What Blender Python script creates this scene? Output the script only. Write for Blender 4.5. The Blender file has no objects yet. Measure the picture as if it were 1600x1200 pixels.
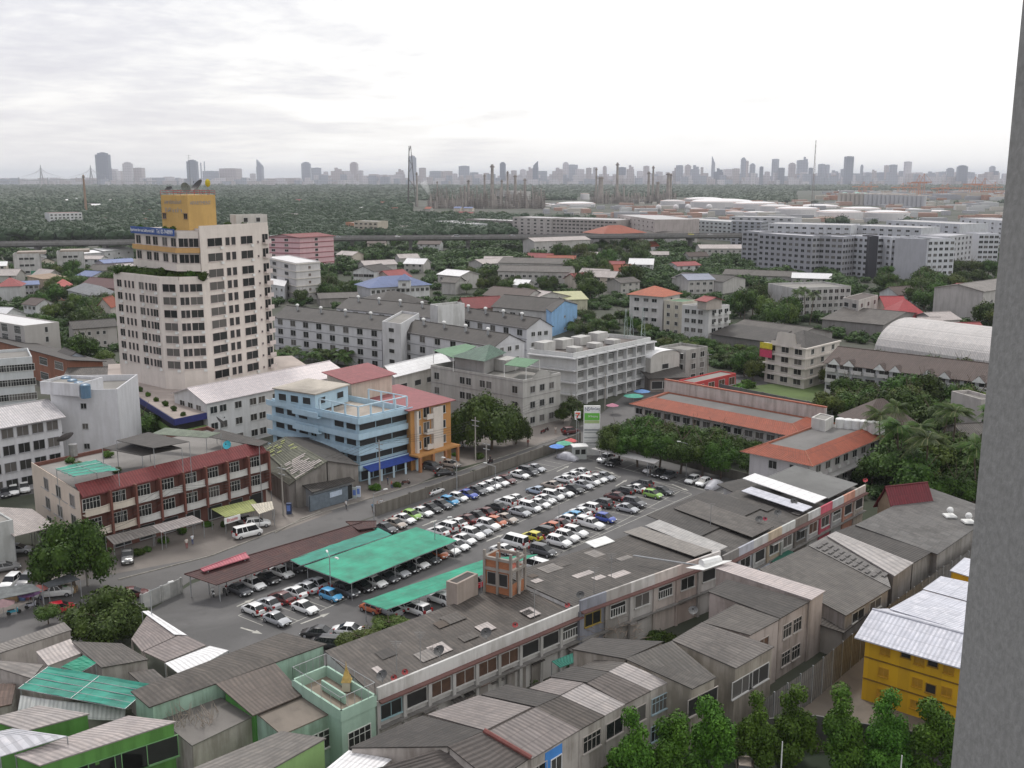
import bpy, math, random
from mathutils import Vector, Matrix, noise
import numpy as np
RD = math.radians
SC = bpy.context.scene
COL = SC.collection
random.seed(7)
HAZE = 5.8e-5
# ---------------------------------------------------------------- camera
H = 56.0
PITCH = math.atan(324/1600)
SP, CP = math.sin(PITCH), math.cos(PITCH)
cam = bpy.data.cameras.new('camera'); camo = bpy.data.objects.new('camera', cam); COL.objects.link(camo)
cam.lens = 36; cam.sensor_width = 36; cam.clip_start = 0.1; cam.clip_end = 120000
camo.location = (0, 0, H); camo.rotation_euler = (math.pi/2-PITCH, 0, 0)
SC.camera = camo
# ---------------------------------------------------------------- light
SUN_EL, SUN_AZ = 52, -25          # degrees; azimuth from +Y towards +X
w = bpy.data.worlds.new('World'); SC.world = w; w.use_nodes = True
nt = w.node_tree; nt.nodes.clear()
def N(t, kind, **kw):
    n = t.nodes.new(kind)
    for k, v in kw.items(): setattr(n, k, v)
    return n
def math_(t, op, a, b=None, c=None, clamp=False):
    n = N(t, 'ShaderNodeMath', operation=op); n.use_clamp = clamp
    for i, v in enumerate((a, b, c)):
        if v is None: continue
        if isinstance(v, (int, float)): n.inputs[i].default_value = v
        else: t.links.new(v, n.inputs[i])
    return n.outputs[0]
def mixc(t, f, a, b, mode='MIX'):
    n = N(t, 'ShaderNodeMix', data_type='RGBA', blend_type=mode)
    for s, v in ((n.inputs[0], f), (n.inputs[6], a), (n.inputs[7], b)):
        if isinstance(v, (int, float)): s.default_value = v
        elif isinstance(v, tuple): s.default_value = (*v[:3], 1)
        else: t.links.new(v, s)
    return n.outputs[2]
def ramp(t, f, pts):
    n = N(t, 'ShaderNodeValToRGB'); e = n.color_ramp.elements
    while len(e) < len(pts): e.new(0.5)
    for i, (p, c) in enumerate(pts):
        e[i].position = p; e[i].color = (*c, 1) if isinstance(c, tuple) else (c, c, c, 1)
    t.links.new(f, n.inputs[0]); return n.outputs[0]
def noise_(t, vec, scale, detail=3, rough=0.55, dist=0.0):
    n = N(t, 'ShaderNodeTexNoise'); n.inputs['Scale'].default_value = scale; n.inputs['Detail'].default_value = detail
    n.inputs['Roughness'].default_value = rough; n.inputs['Distortion'].default_value = dist
    if vec is not None: t.links.new(vec, n.inputs['Vector'])
    return n.outputs[0]
sky = N(nt, 'ShaderNodeTexSky', sky_type='NISHITA'); sky.sun_disc = False
sky.sun_elevation = RD(SUN_EL); sky.sun_rotation = RD(SUN_AZ)
b1 = N(nt, 'ShaderNodeBackground'); b1.inputs[1].default_value = 0.10; nt.links.new(sky.outputs[0], b1.inputs[0])
tc = N(nt, 'ShaderNodeTexCoord'); sx = N(nt, 'ShaderNodeSeparateXYZ'); nt.links.new(tc.outputs['Generated'], sx.inputs[0])
zc = math_(nt, 'MAXIMUM', sx.outputs[2], 0.0)
den = math_(nt, 'ADD', zc, 0.09)
cmb = N(nt, 'ShaderNodeCombineXYZ')
nt.links.new(math_(nt, 'DIVIDE', sx.outputs[0], den), cmb.inputs[0]); nt.links.new(math_(nt, 'DIVIDE', sx.outputs[1], den), cmb.inputs[1])
cl1 = noise_(nt, cmb.outputs[0], 0.62, 9, 0.62, 0.35)
cl2 = noise_(nt, cmb.outputs[0], 2.4, 8, 0.62, 0.3)
cl = math_(nt, 'ADD', math_(nt, 'MULTIPLY', cl1, 0.7), math_(nt, 'MULTIPLY', cl2, 0.3))
# the cloud deck is thinner (brighter) ahead and thicker (greyer) to the left
sidev = math_(nt, 'MULTIPLY', math_(nt, 'ADD', sx.outputs[0], 0.10), 0.50, clamp=False)
cl = math_(nt, 'ADD', cl, math_(nt, 'MULTIPLY', math_(nt, 'MINIMUM', math_(nt, 'MAXIMUM', sidev, -0.17), 0.10), 1.0))
ccol = ramp(nt, cl, [(0.30, (0.47, 0.47, 0.57)), (0.39, (0.66, 0.66, 0.72)), (0.46, (0.89, 0.885, 0.89)), (0.55, (1.15, 1.15, 1.15))])
hz = ramp(nt, zc, [(0.0, 1.0), (0.10, 0.55), (0.30, 0.0)])
ccol = mixc(nt, math_(nt, 'MULTIPLY', hz, 0.75), ccol, (0.93, 0.905, 0.88))
b2 = N(nt, 'ShaderNodeBackground'); nt.links.new(ccol, b2.inputs[0]); b2.inputs[1].default_value = 1.16
ms = N(nt, 'ShaderNodeMixShader'); ms.inputs[0].default_value = 0.93
nt.links.new(b1.outputs[0], ms.inputs[1]); nt.links.new(b2.outputs[0], ms.inputs[2])
wo = N(nt, 'ShaderNodeOutputWorld'); nt.links.new(ms.outputs[0], wo.inputs[0])
sl = bpy.data.lights.new('sun', 'SUN'); sl.energy = 1.9; sl.angle = RD(10); sl.color = (1.0, 0.96, 0.9)
so = bpy.data.objects.new('sun', sl); COL.objects.link(so)
sd = Vector((math.sin(RD(SUN_AZ))*math.cos(RD(SUN_EL)), math.cos(RD(SUN_AZ))*math.cos(RD(SUN_EL)), math.sin(RD(SUN_EL))))
so.rotation_euler = sd.to_track_quat('Z', 'Y').to_euler(); so.location = (0, 300, 400)
SC.view_settings.view_transform = 'Standard'; SC.view_settings.look = 'None'
SC.view_settings.exposure = 0.0; SC.view_settings.gamma = 1.0
SC.cycles.max_bounces = 6; SC.cycles.diffuse_bounces = 2; SC.cycles.glossy_bounces = 2; SC.cycles.transparent_max_bounces = 6
SC.cycles.volume_bounces = 2
# ---------------------------------------------------------------- survey helpers: photo pixel (1600x1200) on a plane of height h -> world point
def G(x, y, h=0.0):
    u = (x-800)/1600; v = (600-y)/1600; t = (H-h)/(SP-CP*v)
    return Vector((u*t, (CP+SP*v)*t, h))
def ZAT(Y, y):                       # height seen at image row y at distance Y
    v = (600-y)/1600
    return H-Y*(SP-CP*v)/(CP+SP*v)
def AT(x, y, Y):                     # point at distance Y
    z = ZAT(Y, y); u = (x-800)/1600
    return Vector((u*(Y*CP+(H-z)*SP), Y, z))
ORD = ['first', 'second', 'third', 'fourth', 'fifth', 'sixth', 'seventh', 'eighth', 'ninth', 'tenth', 'eleventh', 'twelfth', 'thirteenth', 'fourteenth', 'fifteenth', 'sixteenth', 'seventeenth', 'eighteenth', 'nineteenth', 'twentieth']
def ordn(i):
    if i <= 20: return ORD[i-1]
    t = ['', '', 'twenty', 'thirty', 'forty', 'fifty', 'sixty', 'seventy', 'eighty', 'ninety'][i//10]
    return (t[:-1]+'ieth') if i % 10 == 0 else t+'-'+ORD[i % 10-1]
# ---------------------------------------------------------------- materials
MATS = {}
def newmat(key):
    m = bpy.data.materials.new(key); m.use_nodes = True; t = m.node_tree
    b = t.nodes['Principled BSDF']; MATS[key] = m
    return m, t, b
def setc(t, b, c):
    if isinstance(c, tuple): b.inputs['Base Color'].default_value = (*c, 1)
    else: t.links.new(c, b.inputs['Base Color'])
def bump(t, b, hgt, strength=0.4, dist=0.05):
    n = N(t, 'ShaderNodeBump'); n.inputs['Strength'].default_value = strength; n.inputs['Distance'].default_value = dist
    t.links.new(hgt, n.inputs['Height']); t.links.new(n.outputs[0], b.inputs['Normal'])
def posn(t, sx_=1, sy=1, sz=1):
    g = N(t, 'ShaderNodeNewGeometry'); m = N(t, 'ShaderNodeMapping'); m.inputs['Scale'].default_value = (sx_, sy, sz)
    t.links.new(g.outputs['Position'], m.inputs[0]); return m.outputs[0]
def mul(c, k): return tuple(min(1, x*k) for x in c)
def wall(c, dirt=0.5, key=None):
    k = 'wall%s_%s' % (c, dirt)
    if k in MATS: return MATS[k]
    m, t, b = newmat(k)
    streak = noise_(t, posn(t, 0.9, 0.9, 0.12), 1.0, 5, 0.65)
    blot = noise_(t, posn(t), 0.22, 5, 0.6)
    f = ramp(t, math_(t, 'ADD', math_(t, 'MULTIPLY', streak, 0.6), math_(t, 'MULTIPLY', blot, 0.4)), [(0.42, 1.0), (0.55, 0.0)])
    col = mixc(t, math_(t, 'MULTIPLY', f, dirt*.72), c, mul((c[0]*.9, c[1]*.87, c[2]*.80), 0.5))
    fine = noise_(t, posn(t), 2.5, 4, 0.6)
    col = mixc(t, ramp(t, fine, [(0.45, 0.0), (0.75, 0.25)]), col, mul(c, 0.75))
    setc(t, b, col); b.inputs['Roughness'].default_value = 0.85
    return m
def corr(c, stain=0.6, period=0.46, sheet=1.5, rust=0.0):
    k = 'corr%s_%s_%s' % (c, stain, rust)
    if k in MATS: return MATS[k]
    m, t, b = newmat(k)
    if max(c) < .3 and max(c)-min(c) < .08: c = tuple(x*.82 for x in c)
    uv = N(t, 'ShaderNodeUVMap'); s = N(t, 'ShaderNodeSeparateXYZ'); t.links.new(uv.outputs[0], s.inputs[0])
    wv = math_(t, 'SINE', math_(t, 'MULTIPLY', s.outputs[0], 2*math.pi/period))
    lap = math_(t, 'LESS_THAN', math_(t, 'FRACT', math_(t, 'DIVIDE', s.outputs[1], sheet)), 0.06)
    cell = N(t, 'ShaderNodeTexWhiteNoise'); cm = N(t, 'ShaderNodeCombineXYZ')
    t.links.new(math_(t, 'FLOOR', math_(t, 'DIVIDE', s.outputs[0], 1.02)), cm.inputs[0]); t.links.new(math_(t, 'FLOOR', math_(t, 'DIVIDE', s.outputs[1], sheet)), cm.inputs[1])
    t.links.new(cm.outputs[0], cell.inputs['Vector'])
    n1 = noise_(t, posn(t), 0.16, 6, 0.65); n2 = noise_(t, posn(t), 1.3, 5, 0.6)
    f = ramp(t, n1, [(0.40, 1.0), (0.58, 0.0)])
    col = mixc(t, math_(t, 'MULTIPLY', f, stain), mul(c, 1.08), mul(c, 0.5))
    um = N(t, 'ShaderNodeMapping'); um.inputs['Scale'].default_value = (1.0, 0.10, 1); t.links.new(uv.outputs[0], um.inputs[0])
    st = noise_(t, um.outputs[0], 1.6, 5, 0.7)
    col = mixc(t, math_(t, 'MULTIPLY', ramp(t, st, [(0.44, 0.0), (0.66, 1.0)]), min(1, stain*.9)), col, mul((c[0]*.95, c[1]*.88, c[2]*.8), 0.45))
    col = mixc(t, math_(t, 'MULTIPLY', ramp(t, st, [(0.34, 1.0), (0.44, 0.0)]), stain*.8), col, mul((c[0]*1.06, c[1], c[2]*.94), 1.75))
    col = mixc(t, ramp(t, n2, [(0.45, 0.0), (0.7, 0.5)]), col, mul((c[0]*1.05, c[1], c[2]*.95), 1.45))
    col = mixc(t, math_(t, 'MULTIPLY', ramp(t, cell.outputs[0], [(0.0, 0.0), (0.80, 0.3), (0.94, 0.95)]), stain*0.5), col, mul(c, 1.7))
    if rust: col = mixc(t, math_(t, 'MULTIPLY', ramp(t, noise_(t, posn(t), 0.5, 6, 0.7), [(0.5, 0.0), (0.62, 1.0)]), rust), col, (0.16, 0.07, 0.04))
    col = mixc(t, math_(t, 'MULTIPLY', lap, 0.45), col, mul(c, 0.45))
    col = mixc(t, math_(t, 'MULTIPLY', math_(t, 'LESS_THAN', wv, -0.2), 0.5), col, mul(c, 0.55))  # wave troughs darkened in the colour to stand in for their shade
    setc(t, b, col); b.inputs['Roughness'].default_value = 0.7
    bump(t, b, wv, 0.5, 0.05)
    return m
def plain(c, rough=0.7, var=0.2, metal=0.0, scale=1.5):
    k = 'plain%s_%s_%s' % (c, rough, metal)
    if k in MATS: return MATS[k]
    m, t, b = newmat(k)
    n = noise_(t, posn(t), scale, 5, 0.6)
    setc(t, b, mixc(t, ramp(t, n, [(0.35, 0.0), (0.7, 1.0)]), mul(c, 1-var), mul(c, 1+var*0.6)))
    b.inputs['Roughness'].default_value = rough; b.inputs['Metallic'].default_value = metal
    return m
def glass(c=(0.03, 0.035, 0.035), key='glass'):
    k = key+str(c)
    if k in MATS: return MATS[k]
    m, t, b = newmat(k)
    oi = N(t, 'ShaderNodeObjectInfo')
    setc(t, b, mixc(t, ramp(t, oi.outputs['Random'], [(0.0, 0.0), (0.6, 0.15), (0.85, 0.8)]), mul(c, 0.5), (0.15, 0.14, 0.13)))
    b.inputs['Roughness'].default_value = 0.2; b.inputs['Specular IOR Level'].default_value = 0.3; return m
def paint():
    if 'paint' in MATS: return MATS['paint']
    m, t, b = newmat('paint'); oi = N(t, 'ShaderNodeObjectInfo')
    setc(t, b, mixc(t, ramp(t, noise_(t, posn(t), 1.1, 4, 0.6), [(0.4, 0.0), (0.8, 0.15)]), oi.outputs['Color'], (0.2, 0.19, 0.17)))
    b.inputs['Roughness'].default_value = 0.28; b.inputs['Coat Weight'].default_value = 0.6; b.inputs['Coat Roughness'].default_value = 0.08
    return m
def asphalt(c, key, patch=0.5, tint=(1, 1, 1)):
    if key in MATS: return MATS[key]
    m, t, b = newmat(key)
    n1 = noise_(t, posn(t), 0.07, 6, 0.62, 0.6); n2 = noise_(t, posn(t), 6.0, 4, 0.7); n3 = noise_(t, posn(t), 0.5, 5, 0.6)
    col = mixc(t, ramp(t, n1, [(0.38, 0.0), (0.62, 1.0)]), mul(c, 1-patch*0.45), mul(c, 1+patch*0.5))
    col = mixc(t, ramp(t, n3, [(0.55, 0.0), (0.72, 0.5)]), col, mul(c, 0.6))
    col = mixc(t, ramp(t, n2, [(0.3, 0.0), (0.8, 0.35)]), col, mul(c, 1.5))
    setc(t, b, col); b.inputs['Roughness'].default_value = 0.8
    bump(t, b, n2, 0.3, 0.02); return m
def leaf(c1, c2, key):
    if key in MATS: return MATS[key]
    m, t, b = newmat(key)
    g = N(t, 'ShaderNodeNewGeometry'); oi = N(t, 'ShaderNodeObjectInfo')
    cl_ = noise_(t, posn(t), 0.45, 3, 0.5)
    f = math_(t, 'ADD', math_(t, 'MULTIPLY', g.outputs['Random Per Island'], 0.6), math_(t, 'MULTIPLY', ramp(t, cl_, [(0.35, 0.0), (0.65, 1.0)]), 0.4))
    col = mixc(t, f, c1, c2)
    hs = N(t, 'ShaderNodeHueSaturation'); t.links.new(col, hs.inputs['Color'])
    t.links.new(math_(t, 'ADD', math_(t, 'MULTIPLY', oi.outputs['Random'], 0.04), 0.472), hs.inputs['Hue'])
    t.links.new(math_(t, 'ADD', math_(t, 'MULTIPLY', oi.outputs['Random'], 0.6), 0.7), hs.inputs['Value'])
    hs.inputs['Saturation'].default_value = 1.0
    t.links.new(hs.outputs[0], b.inputs['Base Color']); b.inputs['Roughness'].default_value = 0.55
    b.inputs['Specular IOR Level'].default_value = 0.15
    return m
LEAF = leaf((0.013, 0.036, 0.005), (0.056, 0.108, 0.014), 'leaf_green')
LEAF2 = leaf((0.022, 0.050, 0.010), (0.075, 0.130, 0.024), 'leaf_light')
LEAF3 = leaf((0.028, 0.050, 0.008), (0.090, 0.130, 0.020), 'leaf_olive')
LEAFB = leaf((0.020, 0.058, 0.006), (0.080, 0.165, 0.018), 'leaf_bright')
BARK = plain((0.12, 0.09, 0.065), 0.9, 0.4)
DARK = plain((0.02, 0.02, 0.02), 0.6)
GL = glass()
WHITE = plain((0.72, 0.72, 0.70), 0.6, 0.12)
CONC = wall((0.34, 0.33, 0.31), 0.7)
STEEL = plain((0.35, 0.36, 0.37), 0.45, 0.2, 0.3)
# ---------------------------------------------------------------- mesh helper
class MB:
    def __init__(s): s.v = []; s.f = []; s.m = []; s.uv = []; s.mats = []
    def mi(s, m):
        if m not in s.mats: s.mats.append(m)
        return s.mats.index(m)
    def face(s, pts, m, uv=None):
        i = len(s.v); s.v.extend([tuple(p) for p in pts]); s.f.append(tuple(range(i, i+len(pts)))); s.m.append(s.mi(m))
        s.uv.extend(uv if uv else [(0, 0)]*len(pts))
    def prism(s, poly, z0, z1, m, mt=None, bottom=False):
        """poly: ccw or cw list of points; z1 may be a list"""
        n = len(poly); top = z1 if isinstance(z1, (list, tuple)) else [z1]*n; bot = z0 if isinstance(z0, (list, tuple)) else [z0]*n
        a = sum(poly[i][0]*poly[(i+1) % n][1]-poly[(i+1) % n][0]*poly[i][1] for i in range(n))
        idx = list(range(n)) if a > 0 else list(range(n-1, -1, -1))
        for k in range(n):
            i, j = idx[k], idx[(k+1) % n]
            L = (Vector(poly[i][:2])-Vector(poly[j][:2])).length
            s.face([(poly[i][0], poly[i][1], bot[i]), (poly[j][0], poly[j][1], bot[j]), (poly[j][0], poly[j][1], top[j]), (poly[i][0], poly[i][1], top[i])], m, [(0, 0), (L, 0), (L, top[j]), (0, top[i])])
        s.face([(poly[i][0], poly[i][1], top[i]) for i in idx], mt or m, [(poly[i][0], poly[i][1]) for i in idx])
        if bottom: s.face([(poly[i][0], poly[i][1], bot[i]) for i in reversed(idx)], m)
    def box(s, c, sx, sy, sz, m, rz=0.0, taper=1.0):
        """c = centre of the base"""
        ca, sa = math.cos(rz), math.sin(rz); P = []
        for k, (zz, tp) in enumerate(((0, 1), (sz, taper))):
            for a, b in ((-1, -1), (1, -1), (1, 1), (-1, 1)):
                x, y = a*sx/2*tp, b*sy/2*tp; P.append((c[0]+x*ca-y*sa, c[1]+x*sa+y*ca, c[2]+zz))
        for q in ((0, 1, 5, 4), (1, 2, 6, 5), (2, 3, 7, 6), (3, 0, 4, 7), (4, 5, 6, 7), (3, 2, 1, 0)):
            s.face([P[i] for i in q], m, [(0, 0), (1, 0), (1, 1), (0, 1)])
    def slab(s, q, th, m, m2=None):
        """quad of four 3D points (top surface), thickness th; uv in metres along p0-p1 / p0-p3"""
        q = [Vector(p) for p in q]; dn = Vector((0, 0, -th))
        nrm = (q[1]-q[0]).cross(q[2]-q[0])
        if nrm.z < 0: q = [q[0], q[3], q[2], q[1]]; flip = True
        else: flip = False
        a = (q[1]-q[0]).length; b = (q[3]-q[0]).length; a2 = (q[2]-q[3]).length
        uv = [(0, 0), (a, 0), (max(a, a2) if abs(a-a2) < 1 else a2, b), (0, b)]
        if flip: uv = [(y, x) for x, y in uv]
        s.face(q, m, uv)
        lo = [p+dn for p in q]; s.face(lo[::-1], m2 or m, uv)
        for i in range(4):
            j = (i+1) % 4; s.face([lo[i], lo[j], q[j], q[i]], m2 or m)
    def tube(s, p0, p1, r0, r1, m, n=6, cap=True):
        p0, p1 = Vector(p0), Vector(p1); d = (p1-p0)
        if d.length < 1e-6: return
        a = d.normalized().orthogonal().normalized(); b = d.normalized().cross(a)
        R0 = [p0+(a*math.cos(2*math.pi*i/n)+b*math.sin(2*math.pi*i/n))*r0 for i in range(n)]
        R1 = [p1+(a*math.cos(2*math.pi*i/n)+b*math.sin(2*math.pi*i/n))*r1 for i in range(n)]
        for i in range(n):
            j = (i+1) % n; s.face([R0[i], R0[j], R1[j], R1[i]], m)
        if cap: s.face(R1, m); s.face(R0[::-1], m)
    def ball(s, c, r, m, nu=8, nv=5, sz=1.0, half=False):
        c = Vector(c); lo = 0 if half else -math.pi/2
        ring = lambda a: [c+Vector((math.cos(2*math.pi*i/nu)*math.cos(a)*r, math.sin(2*math.pi*i/nu)*math.cos(a)*r, math.sin(a)*r*sz)) for i in range(nu)]
        R = [ring(lo+(math.pi/2-lo)*k/nv) for k in range(nv+1)]
        for k in range(nv):
            for i in range(nu):
                j = (i+1) % nu; s.face([R[k][i], R[k][j], R[k+1][j], R[k+1][i]], m)
    def obj(s, name, parent=None, loc=None, smooth=False, local=False):
        me = bpy.data.meshes.new(name)
        off = Vector((0, 0, 0))
        if parent is not None and not local: off = Vector(parent.location)
        if loc is not None: off = Vector(loc)
        vs = [(x-off.x, y-off.y, z-off.z) for x, y, z in s.v]
        me.from_pydata(vs, [], s.f)
        for m in s.mats: me.materials.append(m)
        me.polygons.foreach_set('material_index', s.m)
        uvl = me.uv_layers.new(name='UVMap'); uvl.data.foreach_set('uv', [c for p in s.uv for c in p])
        if smooth:
            import bmesh
            b = bmesh.new(); b.from_mesh(me); bmesh.ops.remove_doubles(b, verts=b.verts, dist=0.0005); b.to_mesh(me); b.free()
            me.polygons.foreach_set('use_smooth', [True]*len(me.polygons))
        me.update()
        o = bpy.data.objects.new(name, me); COL.objects.link(o)
        if parent is not None: o.parent = parent
        if loc is not None: o.location = loc
        return o
def tag(o, label=None, cat=None, group=None, kind=None):
    if label: o['label'] = label
    if cat: o['category'] = cat
    if group: o['group'] = group
    if kind: o['kind'] = kind
    return o
def thing(name, label, cat, loc=(0, 0, 0), rz=0.0, group=None):
    o = bpy.data.objects.new(name, None); COL.objects.link(o); o.location = loc; o.rotation_euler = (0, 0, rz)
    o.empty_display_size = 0.5
    return tag(o, label, cat, group)
def dup(src, loc=None, rz=None, label=None, group=None, scale=None, cat=None):
    c = src.copy(); COL.objects.link(c)
    if loc is not None: c.location = loc
    if rz is not None: c.rotation_euler = (0, 0, rz)
    if scale is not None: c.scale = scale if isinstance(scale, (tuple, list)) else (scale,)*3
    if label: c['label'] = label
    if group: c['group'] = group
    if cat: c['category'] = cat
    for ch in list(src.children):
        d = ch.copy(); COL.objects.link(d); d.parent = c
        for g in list(ch.children):
            e = g.copy(); COL.objects.link(e); e.parent = d
    return c
PARK = []                              # masters: parked out, removed at the end
def master(o): PARK.append(o); return o
def copyof(src_mesh, name, parent, loc, rz=0.0):
    o = bpy.data.objects.new(name, src_mesh); COL.objects.link(o); o.parent = parent; o.location = loc; o.rotation_euler = (0, 0, rz)
    return o
# ---------------------------------------------------------------- buildings
WM = {}; FOOT = []
def win_mesh(w_, h_, style, fc):
    """x across, z up, outside is -y"""
    k = (round(w_, 2), round(h_, 2), style, fc)
    if k in WM: return WM[k]
    b = MB(); fm = plain(fc, 0.55, 0.08); g = GL
    t = 0.07; d = 0.09
    def bar(x0, x1, z0, z1, dd=d, m=fm): b.box(((x0+x1)/2, -dd/2+0.01, z0), x1-x0, dd, z1-z0, m)
    if style == 'dark_pane': g = DARK  # flat dark pane takes the place of an opening's shade; wall stays solid
    if style == 'panel': g = plain(mul(fc, .9), .6)
    if style == 'shut': g = plain((0.10, 0.055, 0.035), 0.7, 0.3)
    b.face([(-w_/2, -0.012, 0), (w_/2, -0.012, 0), (w_/2, -0.012, h_), (-w_/2, -0.012, h_)], g)
    bar(-w_/2-t, -w_/2, -t, h_+t); bar(w_/2, w_/2+t, -t, h_+t); bar(-w_/2, w_/2, h_, h_+t)
    bar(-w_/2-0.1, w_/2+0.1, -t-0.05, 0, 0.2)
    if style in ('two', 'shut', 'awn', 'ac', 'panel'): bar(-0.03, 0.03, 0, h_, 0.05)
    if style == 'grid':
        n = max(2, round(w_/0.6))
        for i in range(1, n): bar(-w_/2+w_*i/n-.03, -w_/2+w_*i/n+.03, 0, h_, 0.05)
        bar(-w_/2, w_/2, h_*.66, h_*.66+.05, 0.06)
    if style in ('awn', 'vis'): b.box((0, -0.35, h_+0.12), w_+0.3, 0.7, 0.07, fm)
    if style == 'ac': b.box((w_/2-0.3, -0.2, -0.75), 0.75, 0.35, 0.55, WHITE)
    if style == 'bars':
        for i in range(1, 6): bar(-w_/2+w_*i/6-.035, -w_/2+w_*i/6+.035, 0, h_*.62, 0.06, WHITE)
        bar(-w_/2, w_/2, h_*.62, h_*.62+.07, 0.07, WHITE)
    if style == 'bal':       # balcony: dark pane in place of a recess, door, railing slab, side fins
        b.box((0, -0.6, -0.25), w_+0.1, 1.1, 0.16, fm); b.box((0, -1.1, -0.1), w_+0.1, 0.08, 0.85, fm)
        bar(-0.03, 0.03, 0, h_, 0.05); b.box((w_*.3, -0.3, 0), 0.7, 0.3, 0.55, WHITE)
    o = b.obj('window'); me = o.data; bpy.data.objects.remove(o); WM[k] = me
    return me
def addwins(root, cen, P0, P1, rows, cols, w_, h_, style='two', fc=(0.6, 0.6, 0.58), marg=0.0, skip=None):
    """P0,P1 facade ends; rows = list of sill heights; cols = number or fractions"""
    P0, P1 = Vector(P0[:2]), Vector(P1[:2]); d = P1-P0; L = d.length; d.normalize(); n = Vector((d.y, -d.x))
    if n.dot(P0-Vector(cen[:2])) < 0: n = -n
    rz = math.atan2(n.y, n.x)+math.pi/2
    fr = cols if isinstance(cols, (list, tuple)) else [(i+.5)/cols for i in range(cols)]
    out = []
    for zi, z in enumerate(rows):
        for ci, f in enumerate(fr):
            if skip and skip(zi, ci): continue
            p = P0+d*(marg+f*(L-2*marg))+n*0.003
            out.append((Vector((p.x, p.y, z)), rz, win_mesh(w_, h_, style, fc)))
    WQ.setdefault(root.name, []).extend(out)
WQ = {}
def flush(root):
    q = WQ.pop(root.name, [])
    q.sort(key=lambda t: (t[0]-Vector((0, 0, H))).length)
    loc = Vector(root.location)
    for p, rz, me in q[:96]: copyof(me, 'window', root, p-loc, rz)
    rest = q[96:]
    if rest:
        b = MB()
        for p, rz, me in rest:
            M = Matrix.Translation(p) @ Matrix.Rotation(rz, 4, 'Z')
            for pl in me.polygons: b.face([M @ me.vertices[i].co for i in pl.vertices], me.materials[pl.material_index])
        o = b.obj('window', root); o['kind'] = 'stuff'
def rect(A, B, C, h):
    A = G(*A, h) if not isinstance(A, Vector) else A
    B = G(*B, h) if not isinstance(B, Vector) else B
    if isinstance(C, (int, float)):
        d = (B-A); n = Vector((-d.y, d.x, 0)).normalized()
        if n.dot(A) < 0 and C > 0: n = -n
        C = A+n*C
    elif not isinstance(C, Vector): C = G(*C, h)
    return A, B, C
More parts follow.
